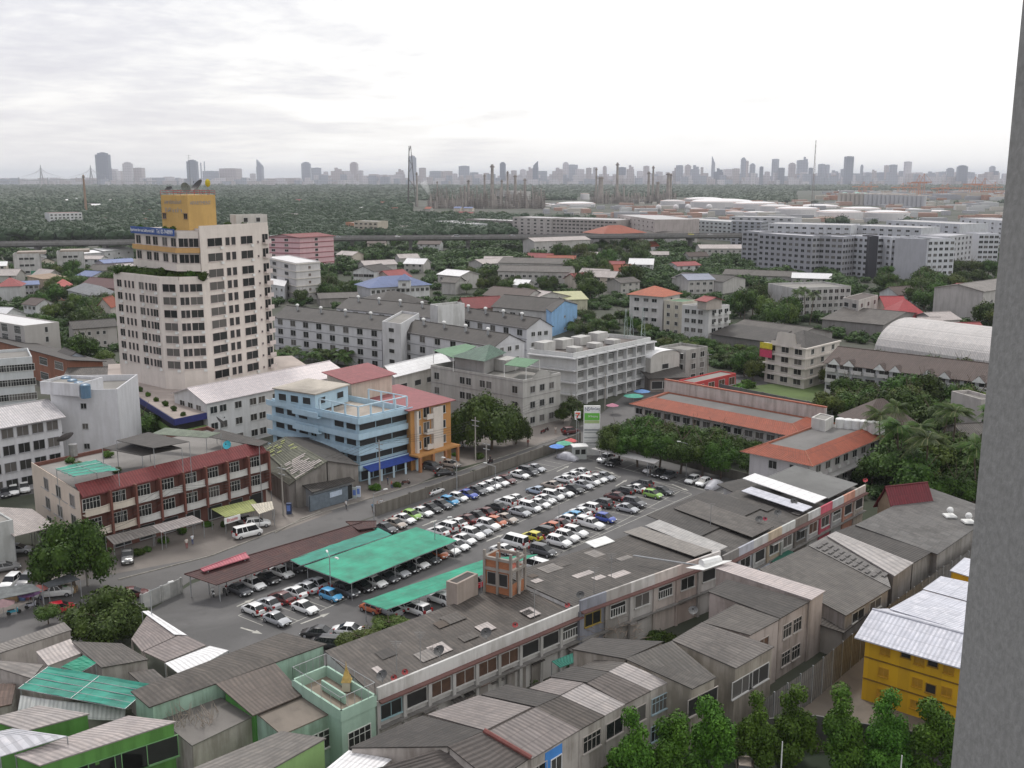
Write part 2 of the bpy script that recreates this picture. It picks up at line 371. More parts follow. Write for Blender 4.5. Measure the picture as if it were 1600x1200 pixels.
def roofer(root, A, B, C, h, kind, mat, wm, rise=2.0, over=0.5, axis='AB', inner=None, th=0.14, gm=None):
    e1, e2 = (B-A), (C-A); L1, L2 = e1.length, e2.length; u1, u2 = e1/L1, e2/L2
    if axis == 'AC': u1, u2, L1, L2 = u2, u1, L2, L1
    P = lambda s, t, z: Vector((A.x+u1.x*s+u2.x*t, A.y+u1.y*s+u2.y*t, z))
    o = over; b = MB(); wmat = gm or wm
    if kind == 'flat':
        pr = 0.28; par = rise if rise < 1.6 else 0.7
        w1 = MB()
        O = [P(0, 0, h), P(L1, 0, h), P(L1, L2, h), P(0, L2, h)]; I = [P(pr, pr, h), P(L1-pr, pr, h), P(L1-pr, L2-pr, h), P(pr, L2-pr, h)]
        for i in range(4):
            j = (i+1) % 4; w1.face([O[i], O[j], I[j], I[i]], wm)
            w1.face([I[i], I[j], I[j]-Vector((0, 0, par)), I[i]-Vector((0, 0, par))], wm)
        b.face([i-Vector((0, 0, par)) for i in I], mat)
        w1.obj('parapet', root); b.obj('roof', root); return
    if kind == 'gable':
        m = L2/2; k = rise/m
        ze = h-o*k
        b.slab([P(-o, m, h+rise), P(L1+o, m, h+rise), P(L1+o, -o, ze), P(-o, -o, ze)], th, mat)
        b.slab([P(-o, m, h+rise), P(L1+o, m, h+rise), P(L1+o, L2+o, ze), P(-o, L2+o, ze)], th, mat)
        b.obj('roof', root)
        g = MB()
        for s in (0, L1): g = MB(); g.face([P(s, 0, h-.1), P(s, L2, h-.1), P(s, m, h+rise-.16)], wmat); g.obj('gable_wall', root)
        r = MB(); r.tube(P(-o, m, h+rise+.02), P(L1+o, m, h+rise+.02), .14, .14, mat); r.obj('ridge_cap', root)
    elif kind == 'hip':
        m = L2/2; k = rise/m; ze = h-o*k; q = min(m, L1/2-0.3)
        E_ = [P(-o, -o, ze), P(L1+o, -o, ze), P(L1+o, L2+o, ze), P(-o, L2+o, ze)]; R0, R1 = P(q, m, h+rise), P(L1-q, m, h+rise)
        for q_ in ((E_[0], E_[1], R1, R0), (E_[2], E_[3], R0, R1), (E_[1], E_[2], R1), (E_[3], E_[0], R0)):
            L = (q_[1]-q_[0]).length; q2 = m*1.1
            b.face(q_, mat, [(0, 0), (L, 0), (L-q2, q2), (q2, q2)][:4] if len(q_) == 4 else [(0, 0), (L, 0), (L/2, q2)])
        b.face([p-Vector((0, 0, .05)) for p in E_][::-1], wm); b.obj('roof', root)
    elif kind == 'shed':       # high at t=L2
        k = rise/L2
        b.slab([P(-o, -o, h-o*k), P(L1+o, -o, h-o*k), P(L1+o, L2+o, h+rise+o*k), P(-o, L2+o, h+rise+o*k)], th, mat); b.obj('roof', root)
    elif kind == 'barrel':
        n = 14
        for i in range(n):
            a0, a1 = math.pi*i/n, math.pi*(i+1)/n
            p = [(L2/2-(L2/2+o)*math.cos(a), h+rise*math.sin(a)) for a in (a0, a1)]
            L = L2*1.3/n
            b.face([P(-o, *p[0]), P(L1+o, *p[0]), P(L1+o, *p[1]), P(-o, *p[1])], mat, [(0, i*L), (L1, i*L), (L1, i*L+L), (0, i*L+L)])
        b.obj('roof', root)
        for s in (0, L1): g = MB(); g.face([P(s, L2/2-L2/2*math.cos(math.pi*i/n), h-.05+(rise-.05)*math.sin(math.pi*i/n)) for i in range(n+1)], wmat); g.obj('gable_wall', root)
    elif kind == 'skirt':
        sk = inner or 3.0; ze = h-0.3
        E_ = [P(-o, -o, ze), P(L1+o, -o, ze), P(L1+o, L2+o, ze), P(-o, L2+o, ze)]; I = [P(sk, sk, h+rise), P(L1-sk, sk, h+rise), P(L1-sk, L2-sk, h+rise), P(sk, L2-sk, h+rise)]
        for i in range(4):
            j = (i+1) % 4; L = (E_[j]-E_[i]).length
            b.face([E_[i], E_[j], I[j], I[i]], mat, [(0, 0), (L, 0), (L-sk, sk), (sk, sk)])
            b.tube(E_[i], I[i], .12, .12, plain((0.33, 0.12, 0.07)), 5)
        b.face([p-Vector((0, 0, .06)) for p in E_][::-1], wm); b.obj('roof', root)
        f = MB(); f.face([p-Vector((0, 0, .35)) for p in I], asphalt((0.13, 0.125, 0.12), 'roof_deck'))
        for i in range(4):
            j = (i+1) % 4; f.face([I[i], I[j], I[j]-Vector((0, 0, .35)), I[i]-Vector((0, 0, .35))], plain((0.33, 0.12, 0.07)))
        f.obj('roof_deck', root)
def bld(name, label, cat, A, B, C, h, wc, roof='flat', rc=None, rise=2.0, over=0.5, axis='AB', floors=1, wa=None, wb=None, group=None, base=0.0, dirt=0.5, band=None, inner=None, gm=None, fh=None, sill=0.9, hold=False, stilts=False):
    """A near corner, B and C its neighbours (pixels at wall-top height h). wa/wb = (cols, w, h, style, colour) on A-B / A-C"""
    A, B, C = rect(A, B, C, h)
    D = B+C-A; cen = (B+C)/2; cen.z = base
    root = thing(name, label, cat, (cen.x, cen.y, base), 0, group)
    wm = wall(wc, dirt) if isinstance(wc, tuple) else wc
    rm = rc if rc is not None else asphalt((0.20, 0.19, 0.175), 'roof_slab_mat')
    FOOT.append((A.copy(), B.copy(), D.copy(), C.copy()))
    b = MB()
    if roof != 'flat': b.prism([A, B, D, C], base, [h-.05, h-.05, h+rise-.05, h+rise-.05] if roof == 'shed' and axis == 'AB' else h-0.02, wm)
    if roof == 'flat':
        # open-topped shell: the deck belongs to the roof part
        P4 = [A, B, D, C]; a = sum(P4[i].x*P4[(i+1) % 4].y-P4[(i+1) % 4].x*P4[i].y for i in range(4))
        if a < 0: P4 = P4[::-1]
        for i in range(4):
            p, q = P4[i], P4[(i+1) % 4]; b.face([(p.x, p.y, base), (q.x, q.y, base), (q.x, q.y, h), (p.x, p.y, h)], wm)
    b.obj('wall', root)
    roofer(root, A, B, C, h, roof, rm, wm, rise, over, axis, inner, gm=gm)
    fh = fh or (h-base-(0.6 if roof == 'flat' else 0.1))/floors
    rows = [base+fh*i+sill for i in range(floors)]
    for spec, (p, q) in ((wa, (A, B)), (wb, (A, C))):
        if not spec: continue
        for sp in (spec if isinstance(spec, list) else [spec]):
            cols, w_, h_, st = sp[:4]; fc = sp[4] if len(sp) > 4 else (0.55, 0.55, 0.53)
            rr = rows if len(sp) < 6 or sp[5] is None else [rows[i] for i in sp[5]]
            addwins(root, cen, p, q, rr, cols, w_, h_, st, fc)
    if band:
        bc, proud, bh = band; bm = wall(bc, dirt); bb = MB()
        for i in range(1, floors+1):
            z = base+fh*i-bh/2
            for (p, q) in ((A, B), (A, C)):
                d = (q-p).normalized(); n = Vector((d.y, -d.x, 0))
                if n.dot(p-cen) < 0: n = -n
                m_ = (p+q)/2+n*(proud/2+0.004); L = (q-p).length
                bb.box((m_.x, m_.y, z), L+(2*proud if (p, q) == (A, B) else 0), proud, bh, bm, math.atan2(d.y, d.x))
        bb.obj('floor_band', root)
    if not hold: flush(root)
    root['_c'] = 1; del root['_c']
    return root, A, B, C
def panels(name, label, cat, quads, wc, wins=(), group=None, th=0.12, dirt=0.95, inset=0.96, base=0.0, posts=False):
    """quads: list of (px4, h or [h]*4, material[, turn]); roof panels with walls dropped beneath; wins=(quad, edge, cols, rows z list, w, h, style, colour)"""
    Q = []
    for q in quads:
        hs = q[1] if isinstance(q[1], (list, tuple)) else [q[1]]*4
        pts = [G(p[0], p[1], hh) if not isinstance(p, Vector) else p for p, hh in zip(q[0], hs)]
        if len(q) > 3 and q[3]: pts = pts[1:]+pts[:1]; turned = True
        Q.append((pts, q[2], len(q) > 3 and q[3]))
    cen = sum((sum(p, Vector())/4 for p, _, _ in Q), Vector())/len(Q)
    root = thing(name, label, cat, (cen.x, cen.y, base), 0, group)
    wm = wall(wc, dirt) if isinstance(wc, tuple) else wc
    wl = MB(); edges = []
    for i, (pts, m, t) in enumerate(Q):
        b = MB(); b.slab(pts, th, m); b.obj('roof', root)
        c = sum(pts, Vector())/4; ins = [c+(p-c)*inset for p in pts]; zz = [p.z-th-0.03-i*0.004 for p in ins]
        o4 = ins[-1:]+ins[:-1] if t else ins; edges.append((o4, c))
        FOOT.append(tuple(ins))
        if wc is not None and not posts: wl.prism(ins, base, zz, wm)
        elif posts:
            for p, z in zip(ins, zz): q_ = MB(); q_.tube((p.x, p.y, base), (p.x, p.y, z), .12, .12, wm, 6); q_.obj('post', root)
    if wl.f: wl.obj('post' if posts else 'wall', root)
    for (qi, ei, cols, rows, w_, h_, st, fc) in wins:
        o4, c = edges[qi]; addwins(root, c, o4[ei], o4[(ei+1) % 4], rows, cols, w_, h_, st, fc)
    flush(root)
    return root
# ---------------------------------------------------------------- plants
def leafmesh(name, C_, Nn, S, mat, extra=None):
    """numpy: centres, normals, sizes -> unshared quads"""
    n = len(C_); Nn = Nn/np.maximum(np.linalg.norm(Nn, axis=1, keepdims=True), 1e-6)
    r = np.random.randn(n, 3); a = np.cross(Nn, r); a /= np.linalg.norm(a, axis=1, keepdims=True); b_ = np.cross(Nn, a)
    S = S[:, None]
    V = np.stack([C_-a*S*.5, C_-b_*S*.32, C_+a*S*.5, C_+b_*S*.32], 1).reshape(-1, 3)
    F = np.arange(n*4).reshape(n, 4)
    if extra is not None:
        ev, ef = extra; F = F.tolist()+(ef+len(V)).tolist(); V = np.vstack([V, ev])
    else: F = F.tolist()
    me = bpy.data.meshes.new(name); me.from_pydata(V.tolist(), [], F); me.materials.append(mat); me.update()
    return me
def ico():
    t = (1+5**.5)/2
    v = np.array([(-1, t, 0), (1, t, 0), (-1, -t, 0), (1, -t, 0), (0, -1, t), (0, 1, t), (0, -1, -t), (0, 1, -t), (t, 0, -1), (t, 0, 1), (-t, 0, -1), (-t, 0, 1)], float)
    v /= np.linalg.norm(v[0])
    f = np.array([(0, 11, 5), (0, 5, 1), (0, 1, 7), (0, 7, 10), (0, 10, 11), (1, 5, 9), (5, 11, 4), (11, 10, 2), (10, 7, 6), (7, 1, 8), (3, 9, 4), (3, 4, 2), (3, 2, 6), (3, 6, 8), (3, 8, 9), (4, 9, 5), (2, 4, 11), (6, 2, 10), (8, 6, 7), (9, 8, 1)])
    return v, f
IV, IF = ico()
def crown(seed, n, leafs, mat, nl=16, rz=0.8, spread=0.62, lr=(0.30, 0.48), flat=0.0, cone=0.0, core=0.78):
    """unit crown: radius about 1, centre at z = rz (bottom near 0)"""
    rs = np.random.RandomState(seed); np.random.seed(seed)
    L = []
    for i in range(nl):
        d = rs.randn(3); d /= np.linalg.norm(d)
        if d[2] < -0.35: d[2] *= -0.5
        rr = spread*rs.uniform(.75, 1.08) if i > 2 else spread*.2
        c = d*rr*np.array([1, 1, rz])
        c[2] += rz*0.95
        r = rs.uniform(*lr)
        if cone: k = 1-cone*max(0, (c[2]/(2*rz))); c[0] *= k; c[1] *= k; r *= (0.6+0.5*k)
        L.append((c, r))
    tot = sum(r*r for _, r in L); Cs, Ns = [], []
    for c, r in L:
        m = int(n*r*r/tot); d = rs.randn(m, 3); d /= np.linalg.norm(d, axis=1, keepdims=True)
        rad = r*(1+rs.uniform(-.22, .14, (m, 1))+0.12*np.sin(d[:, :1]*7+seed)*np.cos(d[:, 1:2]*6))
        Cs.append(c+d*rad*np.array([1, 1, .9])); Ns.append(d+rs.randn(m, 3)*.55+np.array([0, 0, .35]))
    ev, ef = [], []
    for c, r in L:
        ef.append(IF+len(ev)*12); ev.append(IV*r*core*rs.uniform(.85, 1.1, (12, 1))+c)
    ev = np.vstack(ev); zm = ev[:, 2].min(); ev[:, 2] -= zm; Cs = np.vstack(Cs); Cs[:, 2] -= zm; Ns = np.vstack(Ns); Ss = leafs*rs.uniform(.6, 1.35, len(Cs))
    return leafmesh('crown', Cs, Ns, Ss, mat, (ev, np.vstack(ef)))
def trunk_mesh(seed, hgt=1.0, r=0.05, limbs=5):
    rnd = random.Random(seed); b = MB(); p = Vector((0, 0, -0.02)); rr = r
    pts = [p]
    for k in range(3):
        q = p+Vector((rnd.uniform(-.05, .05), rnd.uniform(-.05, .05), hgt*.33)); b.tube(p, q, rr, rr*.82, BARK, 7, False); rr *= .82; p = q; pts.append(p)
    for k in range(limbs):
        a = 2*math.pi*k/limbs+rnd.uniform(-.4, .4); s = pts[2 if k % 2 else 3]
        m_ = s+Vector((math.cos(a)*.22, math.sin(a)*.22, .22)); e = m_+Vector((math.cos(a)*.25, math.sin(a)*.25, .3))
        b.tube(s, m_, rr*.7, rr*.5, BARK, 5, False); b.tube(m_, e, rr*.5, rr*.2, BARK, 5, False)
    o = b.obj('trunk', smooth=True); me = o.data; bpy.data.objects.remove(o); return me
CROWNS = {
 'big': [crown(s, 10000, .07, m, 26, .72, .66, (.22, .36)) for s, m in ((1, LEAF), (2, LEAF), (3, LEAF2))],
 'broad': [crown(s, 3400, .105, m, 18, .75, .62, (.27, .42)) for s, m in ((11, LEAF), (12, LEAF), (13, LEAF3), (14, LEAF), (15, LEAF2), (16, LEAF))],
 'far': [crown(s, 700, .22, m, 11, .7, .6, (.32, .5)) for s, m in ((21, LEAF), (22, LEAF), (23, LEAF3), (24, LEAF2), (25, LEAF))],
 'column': [crown(s, 10000, .085, m, 24, 2.0, .80, (.20, .38), cone=.6, core=.6) for s, m in ((31, LEAFB), (32, LEAFB), (33, LEAFB))],
 'olive': [crown(s, 7000, .08, LEAF3, 26, .62, .7, (.22, .36)) for s in (41, 42)],
 'shrub': [crown(s, 900, .22, m, 9, .7, .55, (.3, .5)) for s, m in ((51, LEAF2), (52, LEAF), (53, LEAFB))],
}
TRUNKS = [trunk_mesh(s) for s in (1, 2, 3)]
def tree(kind, x, y, wpx, label, hscale=1.0, group='trees', name='tree', cat='tree', hpx=None, loc=None, wid=None, idx=None, trunk=0.35, z0=0.0):
    """x,y pixel of the base on the ground, wpx crown width in photo pixels"""
    p = loc or G(x, y, z0); t = math.hypot(p.y, H)
    Rr = (wid or wpx*t/1600)/2; rnd = random.Random(int(p.x*13+p.y*7))
    o = thing(name, label, cat, (p.x, p.y, p.z), rnd.uniform(0, 6.28), group)
    me = CROWNS[kind][(idx if idx is not None else rnd.randrange(100)) % len(CROWNS[kind])]
    th = Rr*trunk*2*hscale
    if kind != 'shrub' :
        tr = copyof(TRUNKS[rnd.randrange(3)], 'trunk', o, (0, 0, 0)); k = th*1.5+Rr*.3; tr.scale = (max(Rr*.9, 1.2), max(Rr*.9, 1.2), k)
    else: th = 0
    c = copyof(me, 'crown', o, (0, 0, th*.9)); c.scale = (Rr, Rr*rnd.uniform(.88, 1.1), Rr*hscale*rnd.uniform(.92, 1.1))
    return o
def palm_meshes(seed, n=20, mat=None):
    rs = random.Random(seed); mat = mat or LEAF; b = MB()
    for i in range(n):
        a = 2*math.pi*i/n+rs.uniform(-.15, .15); el = rs.uniform(-.1, 1.15); L = rs.uniform(.85, 1.05); droop = rs.uniform(.5, .9)
        pts = []; K = 11
        for k in range(K+1):
            s = k/K; r = L*s*math.cos(el*(1-.3*s)); z = L*(math.sin(el)*s-droop*s*s*.9); pts.append(Vector((math.cos(a)*r, math.sin(a)*r, z)))
        side = Vector((-math.sin(a), math.cos(a), 0))
        for k in range(1, K):
            d = (pts[k+1]-pts[k-1]).normalized(); ll = .26*math.sin(math.pi*(k/K)**.7)+.05
            for sg in (-1, 1):
                for h_ in (0, .5):
                    q = pts[k]+(pts[k+1]-pts[k])*h_; tip = q+side*sg*ll*.8+d*ll*.5+Vector((0, 0, -ll*.45)); b.face([q, q+d*.035, tip, tip-d*.012], mat)
        for k in range(K): b.face([pts[k]-side*.008, pts[k]+side*.008, pts[k+1]+side*.006, pts[k+1]-side*.006], plain((0.16, 0.15, 0.06)))
    o = b.obj('fronds'); me = o.data; bpy.data.objects.remove(o); return me
PALMS = [palm_meshes(s, 22) for s in (1, 2, 3)]; PALMG = [palm_meshes(s, 18, LEAF) for s in (5, 6)]
bt = MB(); q0 = Vector((0, 0, 0))
for k_ in range(8):
    q1 = q0+Vector((.02*math.sin(k_), .015, .125)); bt.tube(q0, q1, .022-.001*k_, .021-.001*k_, BARK, 7, False); q0 = q1
to = bt.obj('trunk', smooth=True); PTR = to.data; bpy.data.objects.remove(to)
def palm(x, y, hgt, R_, label, group='coconut palms', loc=None, grn=False, name='palm_tree', z0=0.0):
    p = loc or G(x, y, z0); rnd = random.Random(int(x*3+y)); o = thing(name, label, 'palm tree', (p.x, p.y, p.z), rnd.uniform(0, 6), group)
    t = copyof(PTR, 'trunk', o, (0, 0, 0)); t.scale = (hgt*.75, hgt*.75, hgt)
    c = copyof((PALMG if grn else PALMS)[rnd.randrange(2)], 'fronds', o, (-.0*hgt, .12*hgt*.75, hgt)); c.scale = (R_, R_, R_)
    return o
# ---------------------------------------------------------------- cars
def car_parts(kind):
    """returns dict of part name -> list of (mesh); x forward, z up"""
    P = {'sedan': dict(L=4.4, W=1.74, hb=.93, hr=1.47, hood=.84, c0=-1.78, c1=1.22, r0=-.92, r1=.12, deck=1.0),
         'hatch': dict(L=3.85, W=1.70, hb=.97, hr=1.52, hood=.9, c0=-1.86, c1=1.2, r0=-1.3, r1=.2, deck=1.0),
         'suv': dict(L=4.45, W=1.84, hb=1.08, hr=1.70, hood=1.0, c0=-2.14, c1=1.15, r0=-1.65, r1=.25, deck=1.12),
         'mpv': dict(L=4.5, W=1.78, hb=1.05, hr=1.70, hood=.92, c0=-2.18, c1=1.55, r0=-1.8, r1=.4, deck=1.08),
         'van': dict(L=4.9, W=1.82, hb=1.15, hr=2.05, hood=1.1, c0=-2.38, c1=1.9, r0=-2.25, r1=1.25, deck=1.2),
         'pickup': dict(L=5.1, W=1.80, hb=1.12, hr=1.72, hood=1.08, c0=-.75, c1=1.15, r0=-.45, r1=.55, deck=1.1),
         'canopy': dict(L=5.1, W=1.80, hb=1.12, hr=1.72, hood=1.08, c0=-.75, c1=1.15, r0=-.45, r1=.55, deck=1.1)}[kind]
    L, W = P['L'], P['W']; pm = paint(); out = []
    b = MB(); St = []
    n = 16
    for i in range(n+1):
        s = i/n; x = -L/2+L*s; e = min(s, 1-s)*2
        hw = W/2*(1-.24*(1-min(1, e*3.2))**2)
        zt = P['deck'] if x < P['c0'] else (P['hb'] if x < P['c1'] else P['hood'])
        if x < P['c0'] and kind == 'sedan': zt -= .10*((P['c0']-x)/(L/2+P['c0']))
        if x > P['c1']: zt = P['hb']+(P['hood']-.2-P['hb'])*((x-P['c1'])/(L/2-P['c1']))**1.2
        if s == 0: zt -= .12
        if s == 1: zt -= .14
        zb = .30 if 0 < i < n else .38
        St.append([(x, -hw*.92, zb), (x, -hw, zb+.22), (x, -hw*.99, zt-.2), (x, -hw*.90, zt-.02), (x, 0, zt+.03), (x, hw*.90, zt-.02), (x, hw*.99, zt-.2), (x, hw, zb+.22), (x, hw*.92, zb)])
    for i in range(n):
        for k in range(8): b.face([St[i][k], St[i+1][k], St[i+1][k+1], St[i][k+1]], pm)
    b.face(St[0], pm); b.face(St[-1][::-1], pm)
    # roof and pillars
    zr, hb = P['hr'], P['hb']; wr = W/2*.70; wb = W/2*.9
    def pil(xb, xr, sg, wd=.09):
        b.face([(xb-wd, sg*(wb+.004), hb-.06), (xb+wd, sg*(wb+.004), hb-.06), (xr+wd*.8, sg*(wr+.012), zr-.04), (xr-wd*.8, sg*(wr+.012), zr-.04)], pm)
    for sg in (-1, 1):
        pil(P['c0']+.1, P['r0']+.05, sg, .1); pil(P['c1']-.08, P['r1']-.03, sg, .05); xm = (P['c0']+P['c1'])/2; pil(xm, (P['r0']+P['r1'])/2, sg, .05)
        if kind in ('mpv', 'van', 'suv'): pil(P['c0']*.55+P['c1']*.1, P['r0']*.55, sg, .05)
    rf = [[(x, y, z) for x, y in ((P['r0']-.04, -wr-.03), (P['r1']+.04, -wr-.03), (P['r1']+.04, wr+.03), (P['r0']-.04, wr+.03))] for z in (zr-.06, zr)]
    mx_ = (P['r0']+P['r1'])/2; top = [(mx_+(p[0]-mx_)*.82, p[1]*.72, zr+.055) for p in rf[1]]
    for i in range(4):
        j = (i+1) % 4; b.face([rf[0][i], rf[0][j], rf[1][j], rf[1][i]], pm); b.face([rf[1][i], rf[1][j], top[j], top[i]], pm)
    b.face(top, pm)
    if kind == 'pickup':
        dk = DARK; b.box((-1.62, 0, .62), 1.6, 1.5, .5, dk)
        for sg in (-1, 1): b.box((-1.62, sg*.82, 1.05), 1.75, .1, .12, pm)
        b.box((-2.5, 0, 1.0), .1, 1.6, .14, pm)
    if kind == 'canopy': b.box((-1.65, 0, 1.08), 1.72, 1.62, .68, pm, 0, .9)
    out.append(('body', b))
    g = MB(); gm = plain((0.012, 0.014, 0.016), .22, .1)
    c = [(P['c0'], -wb, hb-.08), (P['c1'], -wb, hb-.08), (P['c1'], wb, hb-.08), (P['c0'], wb, hb-.08)]; r = [(P['r0'], -wr, zr-.04), (P['r1'], -wr, zr-.04), (P['r1'], wr, zr-.04), (P['r0'], wr, zr-.04)]
    nm = ['side_window', 'windscreen', 'side_window', 'rear_window']
    for i in range(4):
        j = (i+1) % 4; g = MB(); g.face([c[i], c[j], r[j], r[i]], gm); out.append((nm[i], g))
    if kind == 'canopy':
        for sg in (-1, 1):
            g = MB(); g.face([(-2.35, sg*.80, 1.25), (-.95, sg*.80, 1.25), (-1.0, sg*.765, 1.6), (-2.3, sg*.765, 1.6)], gm); out.append(('side_window', g))
    tm = plain((0.015, 0.015, 0.015), 0.8); hm = plain((0.4, 0.4, 0.42), 0.3, .1, .6)
    ax = L/2-.82
    for sx_ in (-ax, ax):
        for sg in (-1, 1):
            wl = MB(); y0 = sg*(W/2-.2); y1 = sg*(W/2+.012); wl.tube((sx_, y0, .32), (sx_, y1, .32), .33, .33, tm, 12); out.append(('wheel', wl)); rm_ = MB(); rm_.tube((sx_, y1+sg*.002, .32), (sx_, y1+sg*.016, .32), .21, .19, hm, 8); out.append(('rim', rm_))
            # dark arch
    hl = plain((0.75, 0.77, 0.78), 0.15, .05); tl = plain((0.30, 0.015, 0.015), 0.25, .1)
    for sg in (-1, 1):
        x = L/2; z = P['hood']-.28
        g = MB(); g.face([(x+.012, sg*.36, z-.02), (x+.012, sg*.70, z-.02), (x-.22, sg*W/2*.985, z+.06), (x-.16, sg*.5, z+.16)], hl); out.append(('headlight', g))
        g = MB(); z = P['deck']-.32; g.box((-x+.10, sg*(W/2-.18), z), .26, .3, .24 if kind in ('sedan', 'pickup', 'canopy') else .42, tl); out.append(('tail_light', g))
    pl = MB(); pl.box((L/2-.02, 0, .42), .08, .42, .14, WHITE); out.append(('number_plate', pl))
    gr = MB(); gr.box((L/2-.05, 0, .5), .12, 1.0, .1, DARK); out.append(('grille', gr))
    return out
CARM = {}
def car_master(kind):
    if kind in CARM: return CARM[kind]
    lst = []
    for nm_, mb in car_parts(kind):
        o = mb.obj(nm_, smooth=False); lst.append((nm_, o.data)); bpy.data.objects.remove(o)
        if nm_ == 'body':
            me = lst[-1][1]; import bmesh; bm_ = bmesh.new(); bm_.from_mesh(me); bmesh.ops.remove_doubles(bm_, verts=bm_.verts, dist=.001); bm_.to_mesh(me); bm_.free()
            me.polygons.foreach_set('use_smooth', [True]*len(me.polygons))
            try: me.set_sharp_from_angle(angle=RD(38))
            except Exception: pass
    CARM[kind] = lst; return lst
PCOL = {'white': (.80, .80, .79), 'silver': (.42, .43, .45), 'black': (.018, .018, .02), 'dark grey': (.07, .072, .08), 'beige': (.40, .34, .29), 'green': (.28, .50, .10), 'blue': (.03, .07, .38), 'light blue': (.08, .34, .60),
        'maroon': (.10, .02, .02), 'orange': (.50, .13, .05), 'yellow': (.62, .55, .04), 'pale blue': (.38, .45, .55), 'red': (.55, .02, .04), 'grey': (.2, .2, .2)}
def car(kind, colr, p, ang, label, group='cars in the parking lot', name='parked_car', cat='car', parts=True):
    o = thing(name, label, cat, (p.x, p.y, p.z), ang, group); o.scale = (.95, .95, .95)
    if kind == 'cover': raise ValueError
    for nm_, me in car_master(kind):
        c = copyof(me, nm_, lastw if nm_ == 'rim' else o, (0, 0, 0)); c.color = (*PCOL[colr], 1)
        if nm_ == 'wheel': lastw = c
    return o
def covered_car(p, ang, label, group='cars in the parking lot'):
    b = MB(); m = plain((0.45, 0.45, 0.48), 0.45, .25); R_ = []
    prof = [(-2.25, .35), (-2.2, .85), (-1.6, 1.05), (-.9, 1.46), (.2, 1.48), (.95, 1.05), (1.9, .9), (2.25, .6), (2.3, .3)]
    for x, z in prof:
        w2 = .88 if abs(x) < 1.9 else .75; top = .62 if z > 1.2 else .78
        R_.append([(x, -w2, .08), (x, -w2-.03, .5*min(1, z)), (x, -top*w2/.88, z-.05), (x, 0, z+.03), (x, top*w2/.88, z-.05), (x, w2+.03, .5*min(1, z)), (x, w2, .08)])
    for i in range(len(R_)-1):
        for k in range(6): b.face([R_[i][k], R_[i+1][k], R_[i+1][k+1], R_[i][k+1]], m)
    b.face(R_[0], m); b.face(R_[-1], m)
    o = b.obj('covered_car', smooth=True); o.location = p; o.rotation_euler = (0, 0, ang); tag(o, label, 'car', group); return o
# ---------------------------------------------------------------- ground, roads
def sheet(name, px, z, m, pts=None):
    b = MB(); P = pts or [G(x, y, z) for x, y in px]
    P = [Vector((p.x, p.y, z)) for p in P]
    a = sum(P[i].x*P[(i+1) % len(P)].y-P[(i+1) % len(P)].x*P[i].y for i in range(len(P)))
    if a < 0: P = P[::-1]
    b.face(P, m); o = b.obj(name); return tag(o, kind='structure')
gm_, t_, b_ = newmat('ground_mat')
n1 = noise_(t_, posn(t_), 0.012, 6, 0.6, .5); n2 = noise_(t_, posn(t_), 0.25, 6, 0.65); n3 = noise_(t_, posn(t_), 0.0012, 3, 0.6)
cc = mixc(t_, ramp(t_, n1, [(0.42, 0.0), (0.58, 1.0)]), (0.022, 0.034, 0.014), (0.085, 0.082, 0.07))
cc = mixc(t_, ramp(t_, n2, [(0.35, 0.0), (0.65, 0.75)]), cc, (0.04, 0.045, 0.025)); setc(t_, b_, cc); b_.inputs['Roughness'].default_value = 0.9
gp = [Vector((math.cos(a*math.pi/24)*45000, math.sin(a*math.pi/24)*45000, 0)) for a in range(48)]
sheet('ground', None, 0.0, gm_, gp)
ASP = asphalt((0.094, 0.091, 0.090), 'lot_asphalt', .5); RDM = asphalt((0.098, 0.094, 0.092), 'road_asphalt', .35); CNC = asphalt((0.15, 0.132, 0.118), 'forecourt_concrete', .6)
DIRT = asphalt((0.12, 0.10, 0.08), 'dirt', .7); GRS = asphalt((0.075, 0.115, 0.03), 'grass_mat', .5)
sheet('forecourt_pavement', [(-150, 1060), (110, 950), (330, 890), (520, 815), (700, 735), (880, 690), (900, 640), (700, 600), (440, 640), (440, 745), (100, 860), (-150, 900)], .012, CNC)
sheet('side_yard', [(-120, 800), (60, 770), (60, 730), (-120, 740)], .016, RDM)
sheet('road', [(-250, 1040), (0, 960), (120, 908), (330, 868), (505, 800), (690, 745), (880, 680), (935, 650), (985, 610), (1030, 590), (1180, 582), (1200, 600), (1110, 612), (1000, 655), (940, 690), (872, 704), (585, 806), (300, 906), (220, 960), (40, 1040), (-250, 1140)], .02, RDM)
sheet('side_alley', [(432, 752), (452, 752), (520, 800), (440, 830)], .024, CNC)
sheet('parking_lot', [(222, 962), (300, 912), (585, 808), (872, 706), (960, 700), (1160, 752), (1260, 790), (1100, 860), (900, 930), (620, 1040), (500, 1090), (300, 1060)], .028, ASP)
sheet('dirt_yard', [(1180, 1165), (1270, 1090), (1345, 1020), (1600, 840), (1800, 1300), (1340, 1180)], .012, DIRT)
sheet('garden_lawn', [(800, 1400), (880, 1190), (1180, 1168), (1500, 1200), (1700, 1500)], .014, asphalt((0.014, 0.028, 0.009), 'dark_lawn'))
sheet('lawn', [(1190, 600), (1300, 600), (1420, 650), (1330, 660), (1200, 640), (1130, 622)], .014, GRS)
